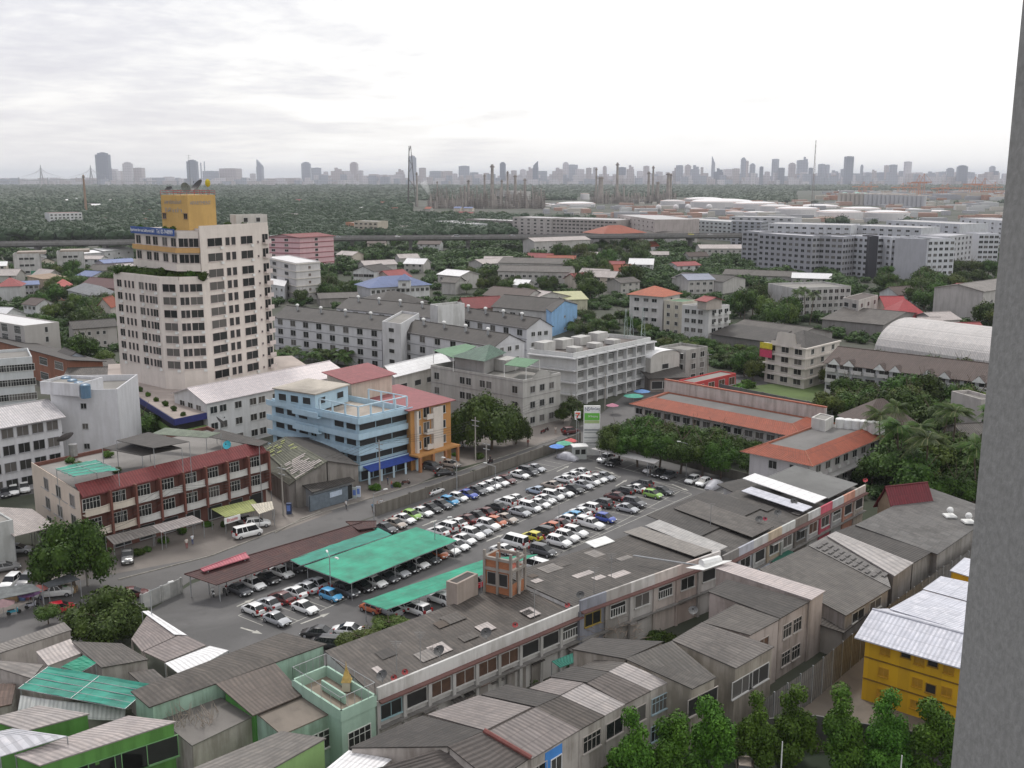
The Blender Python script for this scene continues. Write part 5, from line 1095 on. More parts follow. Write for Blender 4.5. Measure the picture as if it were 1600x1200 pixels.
addwins(r, cen-nn*-.0, A+nn*.115, Cc+nn*.115, [7.4, 4.2, 1.0], [.14, .42, .68], 1.9, 1.8, 'two', (0.36, 0.35, 0.34))
NU = 8
for i in range(NU):
    s0 = (i+.5)/NU; c = A+d*L*s0; wcol = (0.55, 0.54, 0.52) if i > 1 else (0.60, 0.53, 0.45)
    for fz in (3.6, 6.9):
        b = MB(); k = 6
        for j in range(k):       # bowed balcony front
            a0, a1 = -1+2*j/k, -1+2*(j+1)/k; p = c+d*(L/NU*.46*a0)+n*(1.0+.35*(1-a0*a0)); q = c+d*(L/NU*.46*a1)+n*(1.0+.35*(1-a1*a1)); m_ = (p+q)/2; b.box((m_.x, m_.y, fz-.25), (q-p).length+.03, .12, .9, wall(wcol, .3), dirz(p, q))
            b.box((m_.x, m_.y, fz+.72), (q-p).length+.03, .16, .12, wall(wcol, .4), dirz(p, q))
        q = c+n*.6; b.box((q.x, q.y, fz-.3), L/NU*.92, 1.2, .12, wall(wcol, .4), za); b.obj('balcony', r)
    addwins(r, cen, A, B, [3.9, 7.2], [s0-.012], 2.7, 1.8, 'grid', (0.62, 0.61, 0.58)); addwins(r, cen, A, B, [.3], [s0], 2.6, 2.2, 'dark_pane', (0.3, 0.3, 0.3))
    q = c+d*L/NU*.5+n*.75; boxon(r, 'party_pier', (q.x, q.y, 2.9), .3, 1.5, 6.9, wall((0.17, 0.062, 0.045), .3), za)
flush(r)
def lean(name, lab, cat, px, hs, m, posts=True, group=None):
    P = [G(x, y, hh) for (x, y), hh in zip(px, hs)]; c = sum(P, Vector())/4; root = thing(name, lab, cat, (c.x, c.y, 0), 0, group); b = MB(); b.slab(P, .08, m); b.obj('roof', root)
    if posts:
        for p in P: q = MB(); q.tube((p.x, p.y, 0), (p.x, p.y, p.z-.08), .06, .06, STEEL, 5); q.obj('post', root)
    return root
lean('awning', 'pale striped sheet awning beside the big street tree', 'awning', [(165, 838), (240, 820), (258, 829), (178, 851)], [3.4, 3.4, 2.8, 2.8], RGl)
lean('awning', 'grey corrugated awning over the middle shophouses', 'awning', [(238, 821), (300, 805), (318, 814), (252, 832)], [3.4, 3.4, 2.8, 2.8], RGp)
lean('awning', 'yellow green corrugated awning at the right shophouses', 'awning', [(330, 795), (395, 780), (410, 795), (352, 808)], [3.5, 3.5, 2.8, 2.8], corr((0.27, 0.30, 0.10), .4))
lean('awning', 'cream sheet awning at the right end of the brown row', 'awning', [(392, 788), (425, 783), (428, 795), (405, 803)], [3.3, 3.3, 2.8, 2.8], corr((0.50, 0.46, 0.38), .3))
q = G(363, 811, 2.4); s_ = thing('shop_sign', 'white shop sign with red lettering below the yellow green awning', 'sign', (q.x, q.y, 0)); boxon(s_, 'board', (q.x, q.y, 1.9), 3.0, .12, .95, WHITE, za)
n2 = n*.09; text('ข้าวแกง', .7, plain((0.5, 0.03, 0.05), .5), s_, (q.x-math.cos(za)*1.1+n2.x, q.y-math.sin(za)*1.1+n2.y, 2.35), za, width=2.0)
lean('roof_shelter', 'dark sheet roof shelter on top of the brown row', 'shelter', [(160, 700), (222, 712), (284, 700), (220, 682)], [12.8, 12.8, 13.8, 13.8], RGd)
lean('roof_shelter', 'upper dark sheet roof on the brown row', 'shelter', [(182, 688), (240, 700), (296, 690), (232, 675)], [14.2, 14.2, 14.6, 14.6], RGd)
lean('roof_shelter', 'mossy green and grey lean-to roof at the back of the brown row', 'shelter', [(236, 678), (322, 684), (345, 676), (258, 668)], [12.6, 12.6, 13.2, 13.2], corr((0.19, 0.23, 0.17), .6))
lean('roof_shelter', 'long weathered roof at the right rear of the brown row', 'shelter', [(322, 682), (405, 697), (420, 690), (338, 670)], [11.6, 11.2, 11.2, 12.2], RGd)
net('shade_net', 'torn turquoise shade net on the roof garden of the brown row', 'shade net', [(86, 731), (116, 743), (187, 733), (150, 717)], [12.6]*4, GN2, [(u, v) for u in (.02, .98) for v in (.02, .98)], .35)
dish(tuple(G(105, 701, 10.6)), 1.5, (0.14, 0.13, 0.13), 'dark mesh dish on the left end of the brown row roof', 2.6, .9); dish(tuple(G(356, 703, 11)), .75, (0.05, 0.42, 0.52), 'turquoise dish on the brown row roof', -1.8, .5); dish(tuple(G(345, 672, 11)), 1.3, (0.15, 0.15, 0.15), 'grey dish behind the turquoise one', .6, .8)
for i, (x, y) in enumerate(((107, 722), (125, 729), (170, 713), (180, 737))): tree('shrub', x, y, 22, 'green potted shrub on the brown row roof garden, %s from the left' % ordn(i+1), .8, 'roof garden shrubs', 'potted_shrub', 'plant', z0=9.8)
q = G(115, 712, 10); t = thing('water_tank', 'shiny steel water tank on the brown row roof', 'water tank', (q.x, q.y, 10)); b = MB(); b.tube(q, q+Vector((0, 0, 2)), .7, .7, plain((0.4, 0.4, 0.4), .3, .2, .7), 10); b.obj('body', t)
# ---- old warehouse with patched roof and grey lock-ups
r = panels('warehouse', 'old warehouse with dark roof patched in yellow green and white beside the brown row', 'warehouse', [([(408, 700), (446, 682), (512, 720), (462, 750)], [5.2, 7.6, 7.6, 5.2], corr((0.11, 0.115, 0.08), .8)), ([(512, 720), (446, 682), (500, 684), (562, 727)], [7.6, 7.6, 5.6, 5.6], RGd), ([(408, 700), (462, 750), (452, 758), (414, 732)], [5.1, 5.1, 4.0, 4.0], corr((0.12, 0.12, 0.09), .8))], (0.24, 0.22, 0.20))
b = MB(); ygm = corr((0.30, 0.33, 0.12), .2); rnd = random.Random(4)
for k in range(15):
    u, v = rnd.uniform(.03, .8), rnd.uniform(.05, .75); P = [G(408, 700, 5.28), G(446, 682, 7.68), G(481, 702, 7.68), G(436, 726, 5.28)]; f = lambda u, v: P[0]*(1-u)*(1-v)+P[1]*u*(1-v)+P[2]*u*v+P[3]*(1-u)*v
    du, dv = rnd.uniform(.06, .2), rnd.uniform(.03, .06); b.face([f(u, v), f(u+du, v), f(u+du, v+dv), f(u, v+dv)], ygm, [(0, 0), (1, 0), (1, 1), (0, 1)])
b.obj('roof_patch', r); b = MB(); wpm = corr((0.50, 0.45, 0.43), .3)
P = [G(438, 727, 5.28), G(462, 749, 5.28), G(510, 720, 7.68), G(482, 703, 7.68)]
for k in range(11):
    u = .05+.085*k; v0 = rnd.uniform(.0, .3); v1 = rnd.uniform(.5, .95); f = lambda u, v: P[0]*(1-u)*(1-v)+P[1]*u*(1-v)+P[2]*u*v+P[3]*(1-u)*v; b.face([f(u, v0), f(u+.05, v0), f(u+.05, v1), f(u, v1)], wpm)
b.obj('roof_patch', r)
r, A, B, Cc = bld('lockup_shop', 'low grey lock-up shop with roller shutters and a pale blue sign', 'shop', (490, 766), (548, 750), (456, 750), 3.6, (0.24, 0.25, 0.26), 'shed', RGd, .9, .6, 'AB', 1, None, None, hold=True)
addwins(r, (B+Cc)/2, A, B, [.2], [.36], 8.0, 2.6, 'dark_pane', (0.2, 0.22, 0.24)); addwins(r, (B+Cc)/2, A, B, [.2], [.84], 3.0, 2.6, 'two', (0.3, 0.3, 0.3)); flush(r)
m_ = A+(B-A)*.52; d = (B-A).normalized(); n = Vector((d.y, -d.x, 0)); n = n if n.y < 0 else -n; q = m_+n*.3; boxon(r, 'shutter', (q.x-d.x*1.2, q.y-d.y*1.2, .1), 8.2, .1, 2.7, plain((0.13, 0.16, 0.19), .6, .2), dirz(A, B)); q = q+n*.1; boxon(r, 'sign_board', (q.x+d.x*.2, q.y+d.y*.2, 1.6), 2.6, .08, .9, plain((0.45, 0.52, 0.62), .5), dirz(A, B))
for i, (x, y) in enumerate(((554, 778), (560, 776), (452, 803))):
    q = G(x, y, 0); t = thing('vending_machine' if i < 2 else 'shrine_box', ['left pale vending box by the lock-up shop', 'right white and blue vending box by the lock-up shop', 'dark blue post box standing at the alley mouth'][i], 'vending machine' if i < 2 else 'box', q); boxon(t, 'cabinet', q, .8, .7, 1.9, plain([(0.4, 0.45, 0.45), (0.5, 0.55, 0.65), (0.03, 0.05, 0.12)][i], .5)); boxon(t, 'front_panel', q+Vector((0, -.37, .6)), .6, .04, 1.0, plain((0.12, 0.2, 0.5), .4))
# ---- school compound
r, A, B, Cc = bld('school_building', 'long low building with orange tiled roof strip and flat grey roof beyond the tree belt', 'building', (1250, 680), (992, 629), (1290, 660), 6.4, (0.50, 0.47, 0.45), 'skirt', RO, 1.2, 1.0, 'AB', 2, (16, 1.8, 1.3, 'awn', (0.45, 0.44, 0.43)), None, inner=3.2)
D = B+Cc-A; b = MB(); d = (D-Cc); m_ = (Cc+D)/2; b.box((m_.x, m_.y, 6.5), d.length, .4, 3.0, wall((0.50, 0.49, 0.46), .8), dirz(Cc, D)); b.obj('parapet', r)
b = MB(); b.box((m_.x, m_.y, 9.5), d.length, .6, .25, plain((0.38, 0.12, 0.07), .7), dirz(Cc, D)); b.obj('coping', r)
r, A, B, Cc = bld('school_building', 'two storey building with wide orange tiled eaves around a flat dark roof', 'building', (1265, 722), (1172, 703), (1374, 678), 6.8, (0.56, 0.54, 0.54), 'skirt', RO, 1.3, 1.3, 'AB', 2, ([.25, .6], 1.6, 1.4, 'two'), ([.12, .25, .38, .5, .63, .76, .9], 1.8, 1.3, 'ac'), inner=2.1, dirt=.35)
d = (Cc-A).normalized(); n = Vector((d.y, -d.x, 0)); n = n if n.y < 0 else -n; m_ = (A+Cc)/2+n*.8; boxon(r, 'ledge', (m_.x, m_.y, 2.9), (Cc-A).length, 1.5, .2, wall((0.42, 0.41, 0.4), .5), dirz(A, Cc))
r, *_ = bld('porch', 'small porch with red gabled roof at the foot of the orange roofed building', 'porch', (1236, 752), (1226, 749), 4, 3.0, (0.55, 0.53, 0.5), 'gable', RO, 1.4, .6, 'AC', 1)
r, *_ = bld('annex', 'white annex below the left end of the orange roofed building', 'building', (1222, 738), (1180, 727), 6, 4.0, (0.55, 0.54, 0.53), 'flat', rise=.4, floors=1, wa=([.3, .7], 1.6, 1.2, 'two'))
for i in range(6):
    q = G(1312+i*12.4, 675+i*1.2, 6.8); t = thing('water_tank', 'white upright water tank in the row on the orange roofed building, %s from the left' % ordn(i+1), 'water tank', (q.x, q.y, 7.6), 0, 'white roof tanks'); b = MB(); b.tube(Vector((q.x, q.y, 7.2)), Vector((q.x, q.y, 9.4)), .95, .95, WHITE, 12); b.obj('body', t); b = MB(); b.ball((q.x, q.y, 9.4), .95, WHITE, 12, 3, .3, True); b.obj('lid', t)
r, *_ = bld('water_tower', 'white square tank room joining the two orange roofed buildings', 'building', (1290, 657), (1268, 652), (1303, 650), 10, (0.60, 0.59, 0.56), 'flat', rise=.2, floors=1)
r, *_ = bld('pavilion', 'open hall with large brown hipped roof behind the white tanks', 'pavilion', (1432, 659), (1345, 664), (1400, 640), 6.5, (0.33, 0.31, 0.29), 'hip', RB, 4.0, 1.0, 'AB', 1)
r, *_ = bld('house', 'small white balcony house with white canopy beside the brown hipped roof', 'house', (1425, 683), (1402, 677), 7, 6.0, WH, 'flat', rise=.3, floors=2, wa=([.3, .7], 1.6, 1.2, 'two'))
r, *_ = bld('house', 'house with grey barrel roof half hidden by trees beside the concrete pillar', 'house', (1552, 682), (1513, 684), 9, 4.5, (0.4, 0.35, 0.33), 'gable', RG, 1.8, .6, 'AB', 1)
r, *_ = bld('shophouse', 'grey balcony house among trees beside the concrete pillar', 'house', (1560, 622), (1533, 624), 9, 10, (0.45, 0.42, 0.4), 'flat', floors=3, wa=([.5], 3.4, 1.6, 'bal'))
wallrun('boundary_wall', 'dark grey wall between the lawn and the orange roofed school', 'wall', [(1126, 614), (1300, 650)], 2.4, wall((0.15, 0.15, 0.15), .5), .2, 6)
# ---- cream building with curved gables, brown roofed town houses, barrel hall
r, A, B, Cc = bld('apartment_building', 'cream four storey building with curved front gable and dark hipped roof', 'building', (1259, 545), (1197, 535), (1312, 532), 11.0, (0.60, 0.55, 0.50), 'hip', RGd, 3.2, .1, 'AB', 4, ([.17, .5, .84], 2.4, 1.5, 'awn', (0.58, 0.54, 0.5)), ([.2, .5, .8], 1.5, 1.3, 'two'), dirt=.4, band=((0.60, 0.55, 0.50), .5, .4))
b = MB(); d = B-A; pts = [A+d*(.12+.72*i/14)+Vector((0, 0, .6+3.0*min(1, math.sin(math.pi*i/14)*1.5) if 2 < i < 12 else .9)) for i in range(15)]; n = Vector((d.y, -d.x, 0)).normalized()*.35; n = n if n.y < 0 else -n
for o_ in (Vector(), n): b.face([p+o_ for p in pts]+[A+d*.84+o_-Vector((0, 0, .2)), A+d*.12+o_-Vector((0, 0, .2))], wall((0.62, 0.57, 0.52), .3))
b.obj('curved_gable', r)
for i, (c_, y0) in enumerate((((0.6, 0.5, 0.03), 533), ((0.55, 0.05, 0.12), 543))): q = A+d*.93+n*3+Vector((0, 0, -1.9-2.0*i)); boxon(r, 'banner', q, 4.2, .15, 2.0 if i == 0 else 2.4, plain(c_, .5), dirz(A, B))
r, A, B, Cc = bld('townhouse_row', 'row of white town houses with dark brown roofs and small dormer gables', 'townhouse row', (1291, 565), (1556, 598), 16, 8.6, (0.56, 0.56, 0.57), 'gable', RB, 3.0, .7, 'AB', 3, ([.04+.082*i for i in range(12)], 2.5, 1.6, 'bal', (0.56, 0.54, 0.52)), None, dirt=.4, group='town houses', hold=True)
flush(r)
for i in range(10):
    q = A+(B-A)*(.06+.095*i)+Vector((0, 0, -.4)); d = (B-A).normalized(); n = Vector((d.y, -d.x, 0)); n = n if n.y < 0 else -n; b = MB()
    if i in (2, 5, 8): continue
    q = q+n*.95; b.face([q-d*1.6, q+d*1.6, q+Vector((0, 0, 1.6))], WHITE); b.slab([q-d*1.8-Vector((0, 0, .15)), q+Vector((0, 0, 1.75)), q+Vector((0, 0, 1.75))-n*3, q-d*1.8-n*3-Vector((0, 0, .15))], .08, RB); b.slab([q+d*1.8-Vector((0, 0, .15)), q+Vector((0, 0, 1.75)), q+Vector((0, 0, 1.75))-n*3, q+d*1.8-n*3-Vector((0, 0, .15))], .08, RB); b.obj('dormer', r)
r, *_ = bld('sports_hall', 'large hall with pale barrel vaulted roof behind the brown roofed town houses', 'hall', (1368, 550), (1640, 590), 30, 5, (0.45, 0.44, 0.42), 'barrel', corr((0.48, 0.46, 0.45), .2, sheet=6), 9.0, .3, 'AB', 1)
r, *_ = bld('house', 'house with bright red hipped roof and small gablet among the trees', 'house', (1455, 497), (1398, 497), 18, 4.5, (0.5, 0.4, 0.35), 'hip', corr((0.33, 0.05, 0.055), .2), 6, .8, 'AB', 1)
r, *_ = bld('house', 'second red roof behind and left of the red hipped house', 'house', (1418, 482), (1386, 482), 14, 6, (0.5, 0.4, 0.35), 'gable', corr((0.33, 0.05, 0.055), .2), 4, .8, 'AB', 1)
r, *_ = bld('apartment_building', 'unfinished grey white block with brown flat roof left of the red roofed house', 'building', (1342, 469), (1317, 465), (1372, 461), 11, (0.48, 0.45, 0.42), 'flat', RB, rise=.3, floors=3, wa=(2, 2.4, 1.6, 'dark_pane'), wb=(3, 2, 1.6, 'two'), dirt=.7)
r, *_ = bld('apartment_building', 'long grey white four storey flats with many small windows behind the dark trees', 'building', (1240, 450), (1330, 447), 20, 12, (0.46, 0.45, 0.44), 'flat', floors=4, wa=(10, 1.7, 1.5, 'two'), dirt=.6)
r, *_ = bld('factory', 'wide sawtooth factory roof with pale strips below the unfinished block', 'factory', (1380, 507), (1285, 498), 40, 5, (0.3, 0.28, 0.27), 'gable', RG, 2.5, .6, 'AB', 1)
r, *_ = bld('factory', 'low grey factory roof left of the cream curved gable building', 'factory', (1235, 530), (1130, 516), 25, 5, (0.3, 0.28, 0.27), 'gable', RG, 2.5, .6, 'AB', 1)
r, *_ = bld('shed', 'long dark shed roof beside the creeper covered plot', 'shed', (1200, 533), (1112, 521), 12, 4.5, (0.2, 0.19, 0.18), 'shed', RGd, 2, .6, 'AB', 1)
# ---- white blocks with orange and red roofs
r, *_ = bld('apartment_building', 'white four storey block with orange hipped roof above the creeper covered plot', 'building', (1036, 462), (984, 458), (1062, 457), 14, (0.58, 0.56, 0.54), 'hip', corr((0.36, 0.10, 0.05), .3), 2.6, 1.0, 'AB', 4, ([.25, .5, .78], 2.0, 1.2, 'awn'), ([.5], 1.4, 1.4, 'dark_pane'), dirt=.35)
r, *_ = bld('apartment_building', 'white four storey block with small dark red roof terrace at its corner', 'building', (1108, 480), (1066, 476), (1140, 476), 13, (0.60, 0.59, 0.58), 'flat', floors=4, wa=([.3, .55, .8], 1.8, 1.4, 'two'), wb=([.25, .55, .85], 2, 1.6, 'bal'), dirt=.35)
r, *_ = bld('rooftop_shelter', 'dark red roof shelter on the white block', 'shelter', (1104, 470), (1090, 468), 7, 15.5, (0.45, 0.4, 0.36), 'gable', RR, 1.0, .8, 'AB', 1, base=12.4)
r, *_ = bld('apartment_building', 'narrow cream link block between the two white blocks with coloured roofs', 'building', (1066, 472), (1038, 469), 10, 12.5, (0.55, 0.51, 0.42), 'flat', RGR, rise=.3, floors=4, wa=([.3, .75], 1.3, 1.3, 'two'))
r, *_ = bld('house', 'pale blue gabled house behind the dormitories', 'house', (902, 475), (862, 487), (893, 470), 9, (0.26, 0.46, 0.72), 'gable', RGd, 2.6, .4, 'AC', 2, ([.5], 1, .8, 'dark_pane'), None)
r, *_ = bld('house', 'white two storey row with wide dark roof behind the rear dormitory', 'house', (861, 486), (770, 478), 16, 8, (0.52, 0.51, 0.5), 'gable', RGd, 3.6, .6, 'AB', 2, ([.5, .65, .8, .93], 2.4, 1.4, 'two'))
r, *_ = bld('house', 'temple like building with dark red roof and small gilded gables behind the dormitories', 'house', (788, 478), (730, 481), 12, 7.5, (0.4, 0.3, 0.25), 'gable', RMAR, 3.2, .6, 'AB', 1)
r, *_ = bld('house', 'low house with brown roof and white gable behind the temple like roof', 'house', (820, 466), (756, 460), 14, 6.5, (0.5, 0.48, 0.46), 'gable', RB, 3, .6, 'AB', 1)
r, *_ = bld('house', 'house with wide white roof near the pale blue house', 'house', (890, 462), (830, 468), 18, 6, (0.5, 0.48, 0.46), 'gable', RGp, 2.5, .6, 'AC', 1)
r, *_ = bld('house', 'low shed with pale yellow roof right of the wide white roof', 'house', (918, 467), (876, 468), 12, 5, (0.5, 0.48, 0.36), 'shed', corr((0.42, 0.42, 0.24), .2), 2, .5, 'AB', 1)
r, *_ = bld('school_building', 'large dark hipped roof beside the first rear dormitory', 'building', (668, 470), (590, 476), 20, 6, (0.4, 0.38, 0.36), 'hip', RGd, 4, .8, 'AB', 1)
r, *_ = bld('shed', 'flat brown shed roofs between trees left of the rear dormitory', 'shed', (560, 464), (500, 466), 14, 4, (0.3, 0.28, 0.26), 'gable', RG, 1.5, .6, 'AB', 1)
H_ = [('white cottage with white roof in the middle trees', (718, 431), (684, 428), 14, 7, RW), ('second white walled house below the white cottage', (712, 441), (690, 440), 10, 6, RG), ('grey roofed house with open front by the viaduct trees', (790, 410), (755, 412), 16, 6, RGp), ('long grey factory hall with clerestory, nearer one', (889, 425), (778, 423), 22, 8, RG), ('long grey factory hall with clerestory, farther one', (885, 412), (780, 410), 22, 9, RG),
 ('white three storey building with flat roof in front of the viaduct', (922, 374), (835, 377), 16, 12, RGp), ('grey warehouse under the viaduct right of the middle', (1062, 368), (985, 364), 24, 8, RG), ('long shed roof beside the grey housing blocks', (1180, 388), (1095, 388), 20, 7, RGp), ('grey workshop roofs behind the white blocks', (1130, 440), (1050, 434), 22, 6, RGd), ('blue grey roof among sheds behind the orange roofed block', (1116, 436), (1076, 437), 16, 7, corr((0.25, 0.27, 0.34), .3)), ('low sheds with pale walls left of the grey housing', (1240, 432), (1130, 428), 16, 5, RG),
 ('white shed with round tank by the middle road', (822, 445), (800, 444), 10, 5, RW), ('petrol station canopy with pale flat roof', (952, 401), (915, 399), 12, 6, RGp), ('white tent roof beside the concrete pillar', (1532, 460), (1495, 458), 14, 5, RW), ('grey wall of a hall next to the concrete pillar', (1600, 445), (1537, 455), 20, 12, RGl), ('small white roofed shed above the barrel hall', (1500, 498), (1462, 500), 12, 5, RGp), ('flat cream roof above the barrel vault', (1476, 508), (1444, 508), 10, 8, RGp),
 ('cream roofed long barracks in front of the viaduct', (620, 412), (570, 414), 12, 6, RGp), ('second cream barracks roof near the viaduct', (655, 402), (625, 403), 10, 6, RGp)]
for lab, A_, B_, dp, h_, rm in H_: bld('house' if 'house' in lab or 'cottage' in lab else 'shed', lab, 'building', A_, B_, dp, h_, (0.48, 0.46, 0.44), 'gable', rm, 2, .6, 'AB', 2 if h_ > 6 else 1, (max(3, (A_[0]-B_[0])//9), 1.6, 1.2, 'two') if h_ > 6 else None, None)
# ================================================================ front rows of houses
def rowhouse(lab, A, B, Cc, h, wc, units, rm, par=1.1, wins=(), parcols=None, rise=.5):
    a, b_, c = G(*A, h), G(*B, h), G(*Cc, h); d_ = b_+c-a; cen = (b_+c)/2; root = thing('row_houses', lab, 'row houses', (cen.x, cen.y, 0), 0, 'long rows of houses'); FOOT.append((a, b_, d_, c))
    b = MB(); b.prism([a, b_, d_, c], 0, [h-par-.02, h-par-.02, h-par+rise, h-par+rise], wall(wc, .6)); b.obj('wall', root)
    b = MB(); o = (a-c).normalized()*.15; b.slab([a+Vector((0, 0, -par+.16)), b_+Vector((0, 0, -par+.16)), d_-o*3+Vector((0, 0, -par+rise+.16)), c-o*3+Vector((0, 0, -par+rise+.16))], .12, rm); b.obj('roof', root)
    d = (b_-a).normalized(); L = (b_-a).length; n = Vector((d.y, -d.x, 0)); n = n if n.dot(a-cen) > 0 else -n; za = dirz(a, b_)
    for i in range(units):
        c_ = a+d*L*(i+.5)/units+n*.12; pc = (parcols or [wc])[i % len(parcols or [wc])]
        boxon(root, 'parapet', (c_.x, c_.y, h-par-.1), L/units-.012, .26, par+.1, wall(pc, .7), za)
        q = a+d*L*i/units+n*.15; boxon(root, 'pier', (q.x, q.y, 0), .4, .4, h-par-.15, wall(mul(pc, .85), .8), za)
        if parcols: c2 = a+d*L*(i+.5)/units+n*.05; boxon(root, 'unit_wall', (c2.x, c2.y, 0), L/units-.4, .1, h-par-.2, wall(mul(pc, .93), .7), za)
        st = wins[i % len(wins)]
        addwins(root, cen, a+n*.1, b_+n*.1, [h-par-2.35], [(i+.5)/units], 2.5, 1.5, st[0], st[1])
    c_ = a+d*L/2+n*.45; boxon(root, 'ledge', (c_.x, c_.y, h-par-.28), L, .75, .16, wall((0.16, 0.08, 0.07), .5), za)
    c_ = a+d*L/2+n*.3; boxon(root, 'ledge', (c_.x, c_.y, 3.0), L, .6, .16, wall((0.22, 0.21, 0.2), .8), za)
    rr = random.Random(int(L*7)); sl_ = rise/((c-a).length)
    for k in range(12):
        s0, t0 = rr.uniform(.02, .9)*L, rr.uniform(.08, .85); w_, l_ = rr.uniform(.8, 3.2), rr.uniform(.8, 2.6); e = (c-a); eu = e.normalized(); P = [a+d*s0+e*t0, a+d*(s0+w_)+e*t0, a+d*(s0+w_)+e*t0+eu*l_, a+d*s0+e*t0+eu*l_]
        P = [Vector((q.x, q.y, h-par+.2+rise*((Vector(q)-a).dot(eu)/e.length)+.012)) for q in P]; pb = MB(); pb.slab(P, .03, rr.choice([RGl, RGd, RG, RGp, plain((0.10, 0.08, 0.065), .9)])); pb.obj('roof_patch', root)
    flush(root); return root, a, b_, c, d, n, za, L
W1 = (0.58, 0.57, 0.55); RROW = corr((0.100, 0.086, 0.075), .9)
r1 = rowhouse('long white walled row with striped grey roof, dark shuttered windows and red satellite dishes', (588, 1074), (905, 944), (510, 1012), 7.4, W1, 9, RROW, 1.2, [('two', (0.3, 0.45, 0.48)), ('dark_pane', W1), ('shut', W1), ('shut', W1), ('shut', W1), ('shut', W1), ('dark_pane', W1), ('dark_pane', W1), ('bars', W1)])
r2 = rowhouse('middle row with dark flat roof, pinkish white parapet and pink piers', (905, 938), (1124, 860), (790, 893), 8.0, W1, 6, corr((0.080, 0.070, 0.062), .9), 1.2, [('two', (0.35, 0.25, 0.05)), ('bars', W1), ('two', W1), ('bars', W1), ('two', W1), ('dark_pane', W1)], [(0.26, 0.27, 0.31), (0.36, 0.34, 0.32), (0.54, 0.52, 0.50), (0.56, 0.50, 0.46), (0.55, 0.46, 0.42), (0.58, 0.55, 0.53)])
r3 = rowhouse('far row of narrow houses with patchwork coloured parapets and cluttered grey roofs', (1128, 868), (1351, 757), (1010, 824), 7.4, W1, 11, corr((0.095, 0.086, 0.078), .9), 1.1, [('dark_pane', W1), ('two', W1), ('dark_pane', W1), ('awn', W1), ('two', W1), ('awn', (0.3, 0.3, 0.3)), ('shut', W1), ('two', W1), ('bars', W1), ('dark_pane', W1), ('dark_pane', W1)],
    [(0.22, 0.21, 0.2), (0.42, 0.43, 0.48), (0.50, 0.50, 0.49), (0.52, 0.43, 0.32), (0.50, 0.51, 0.49), (0.20, 0.18, 0.16), (0.52, 0.52, 0.51), (0.52, 0.10, 0.14), (0.45, 0.46, 0.46), (0.58, 0.30, 0.22), (0.55, 0.50, 0.45)])
def over(row, s0, s1, t0, t1, h, m, lab, rise=.3, nm='roof_sheet'):
    root, a, b_, c, d, n, za, L = row; e = c-a; P = [a+d*L*s0+e*t0, a+d*L*s1+e*t0, a+d*L*s1+e*t1, a+d*L*s0+e*t1]
    P = [Vector((p.x, p.y, h+(rise if i > 1 else 0))) for i, p in enumerate(P)]; b = MB(); b.slab(P, .1, m); return b.obj(nm, root)
over(r3, .0, .08, .1, 1.02, 7.3, corr((0.36, 0.35, 0.34), .4), ''); over(r3, .22, .36, .08, 1.15, 7.1, RG, ''); over(r3, .63, .72, .05, 1.05, 7.9, RW, '', .6); over(r3, .55, .62, .06, .9, 7.4, RMET, ''); over(r3, .1, .5, .5, 1.25, 6.9, RGd, ''); over(r3, .74, .98, .06, .95, 7.5, asphalt((0.13, 0.13, 0.125), 'deck3', .5), '')
over(r2, .88, 1.02, .12, 1.1, 7.5, corr((0.26, 0.24, 0.22), .3), ''); over(r2, .6, .75, .98, 1.12, 7.6, WHITE, '')
q = G(990, 868, 8.2); t = thing('broken_signboard', 'fallen white sign pole and drum lying on the dark roof', 'debris', (q.x, q.y, 7.5)); b = MB(); b.tube(q, q+Vector((8, -3.5, 0)), .12, .12, STEEL, 6); b.obj('pole', t); b = MB(); b.tube(q+Vector((8, -4, .4)), q+Vector((10.5, -2.5, .4)), .6, .6, WHITE, 9); b.obj('drum', t); b = MB(); b.slab([q+Vector((6, -4.4, .1)), q+Vector((8, -5.2, .1)), q+Vector((12, -3, .5)), q+Vector((10, -2.6, .3))], .06, WHITE); b.obj('sheet', t)
r, *_ = bld('stair_house', 'white stair room with weathered sloping roof at the lot side of the far row', 'building', (1160, 771), (1131, 757), 6, 6.5, (0.55, 0.54, 0.53), 'shed', RGd, .5, .8, 'AB', 2, None)
# brick tower
q = [G(758, 907, 5.0), G(798, 918, 5.0), G(824, 905, 5.0)]; brk, t_, b_ = newmat('brick'); bt_ = N(t_, 'ShaderNodeTexBrick'); bt_.inputs['Scale'].default_value = 2.2; mp = posn(t_); tv = N(t_, 'ShaderNodeVectorMath', operation='ADD'); sx2 = N(t_, 'ShaderNodeSeparateXYZ'); t_.links.new(mp, sx2.inputs[0]); cx = N(t_, 'ShaderNodeCombineXYZ'); t_.links.new(math_(t_, 'ADD', sx2.outputs[0], sx2.outputs[1]), cx.inputs[0]); t_.links.new(sx2.outputs[2], cx.inputs[1]); t_.links.new(cx.outputs[0], bt_.inputs['Vector'])
bt_.inputs['Color1'].default_value = (.42, .16, .07, 1); bt_.inputs['Color2'].default_value = (.33, .12, .05, 1); bt_.inputs['Mortar'].default_value = (.2, .13, .09, 1); t_.links.new(bt_.outputs[0], b_.inputs[0]); b_.inputs['Roughness'].default_value = .9
A, B, Cc = G(798, 874, 11.6), G(757, 866, 11.6), G(820, 863, 11.6); D = B+Cc-A
root = thing('brick_tower', 'unfinished orange brick tower room with concrete frame on the row roof', 'tower', ((B.x+Cc.x)/2, (B.y+Cc.y)/2, 6.8)); cf = wall((0.30, 0.27, 0.24), .6)
b = MB()
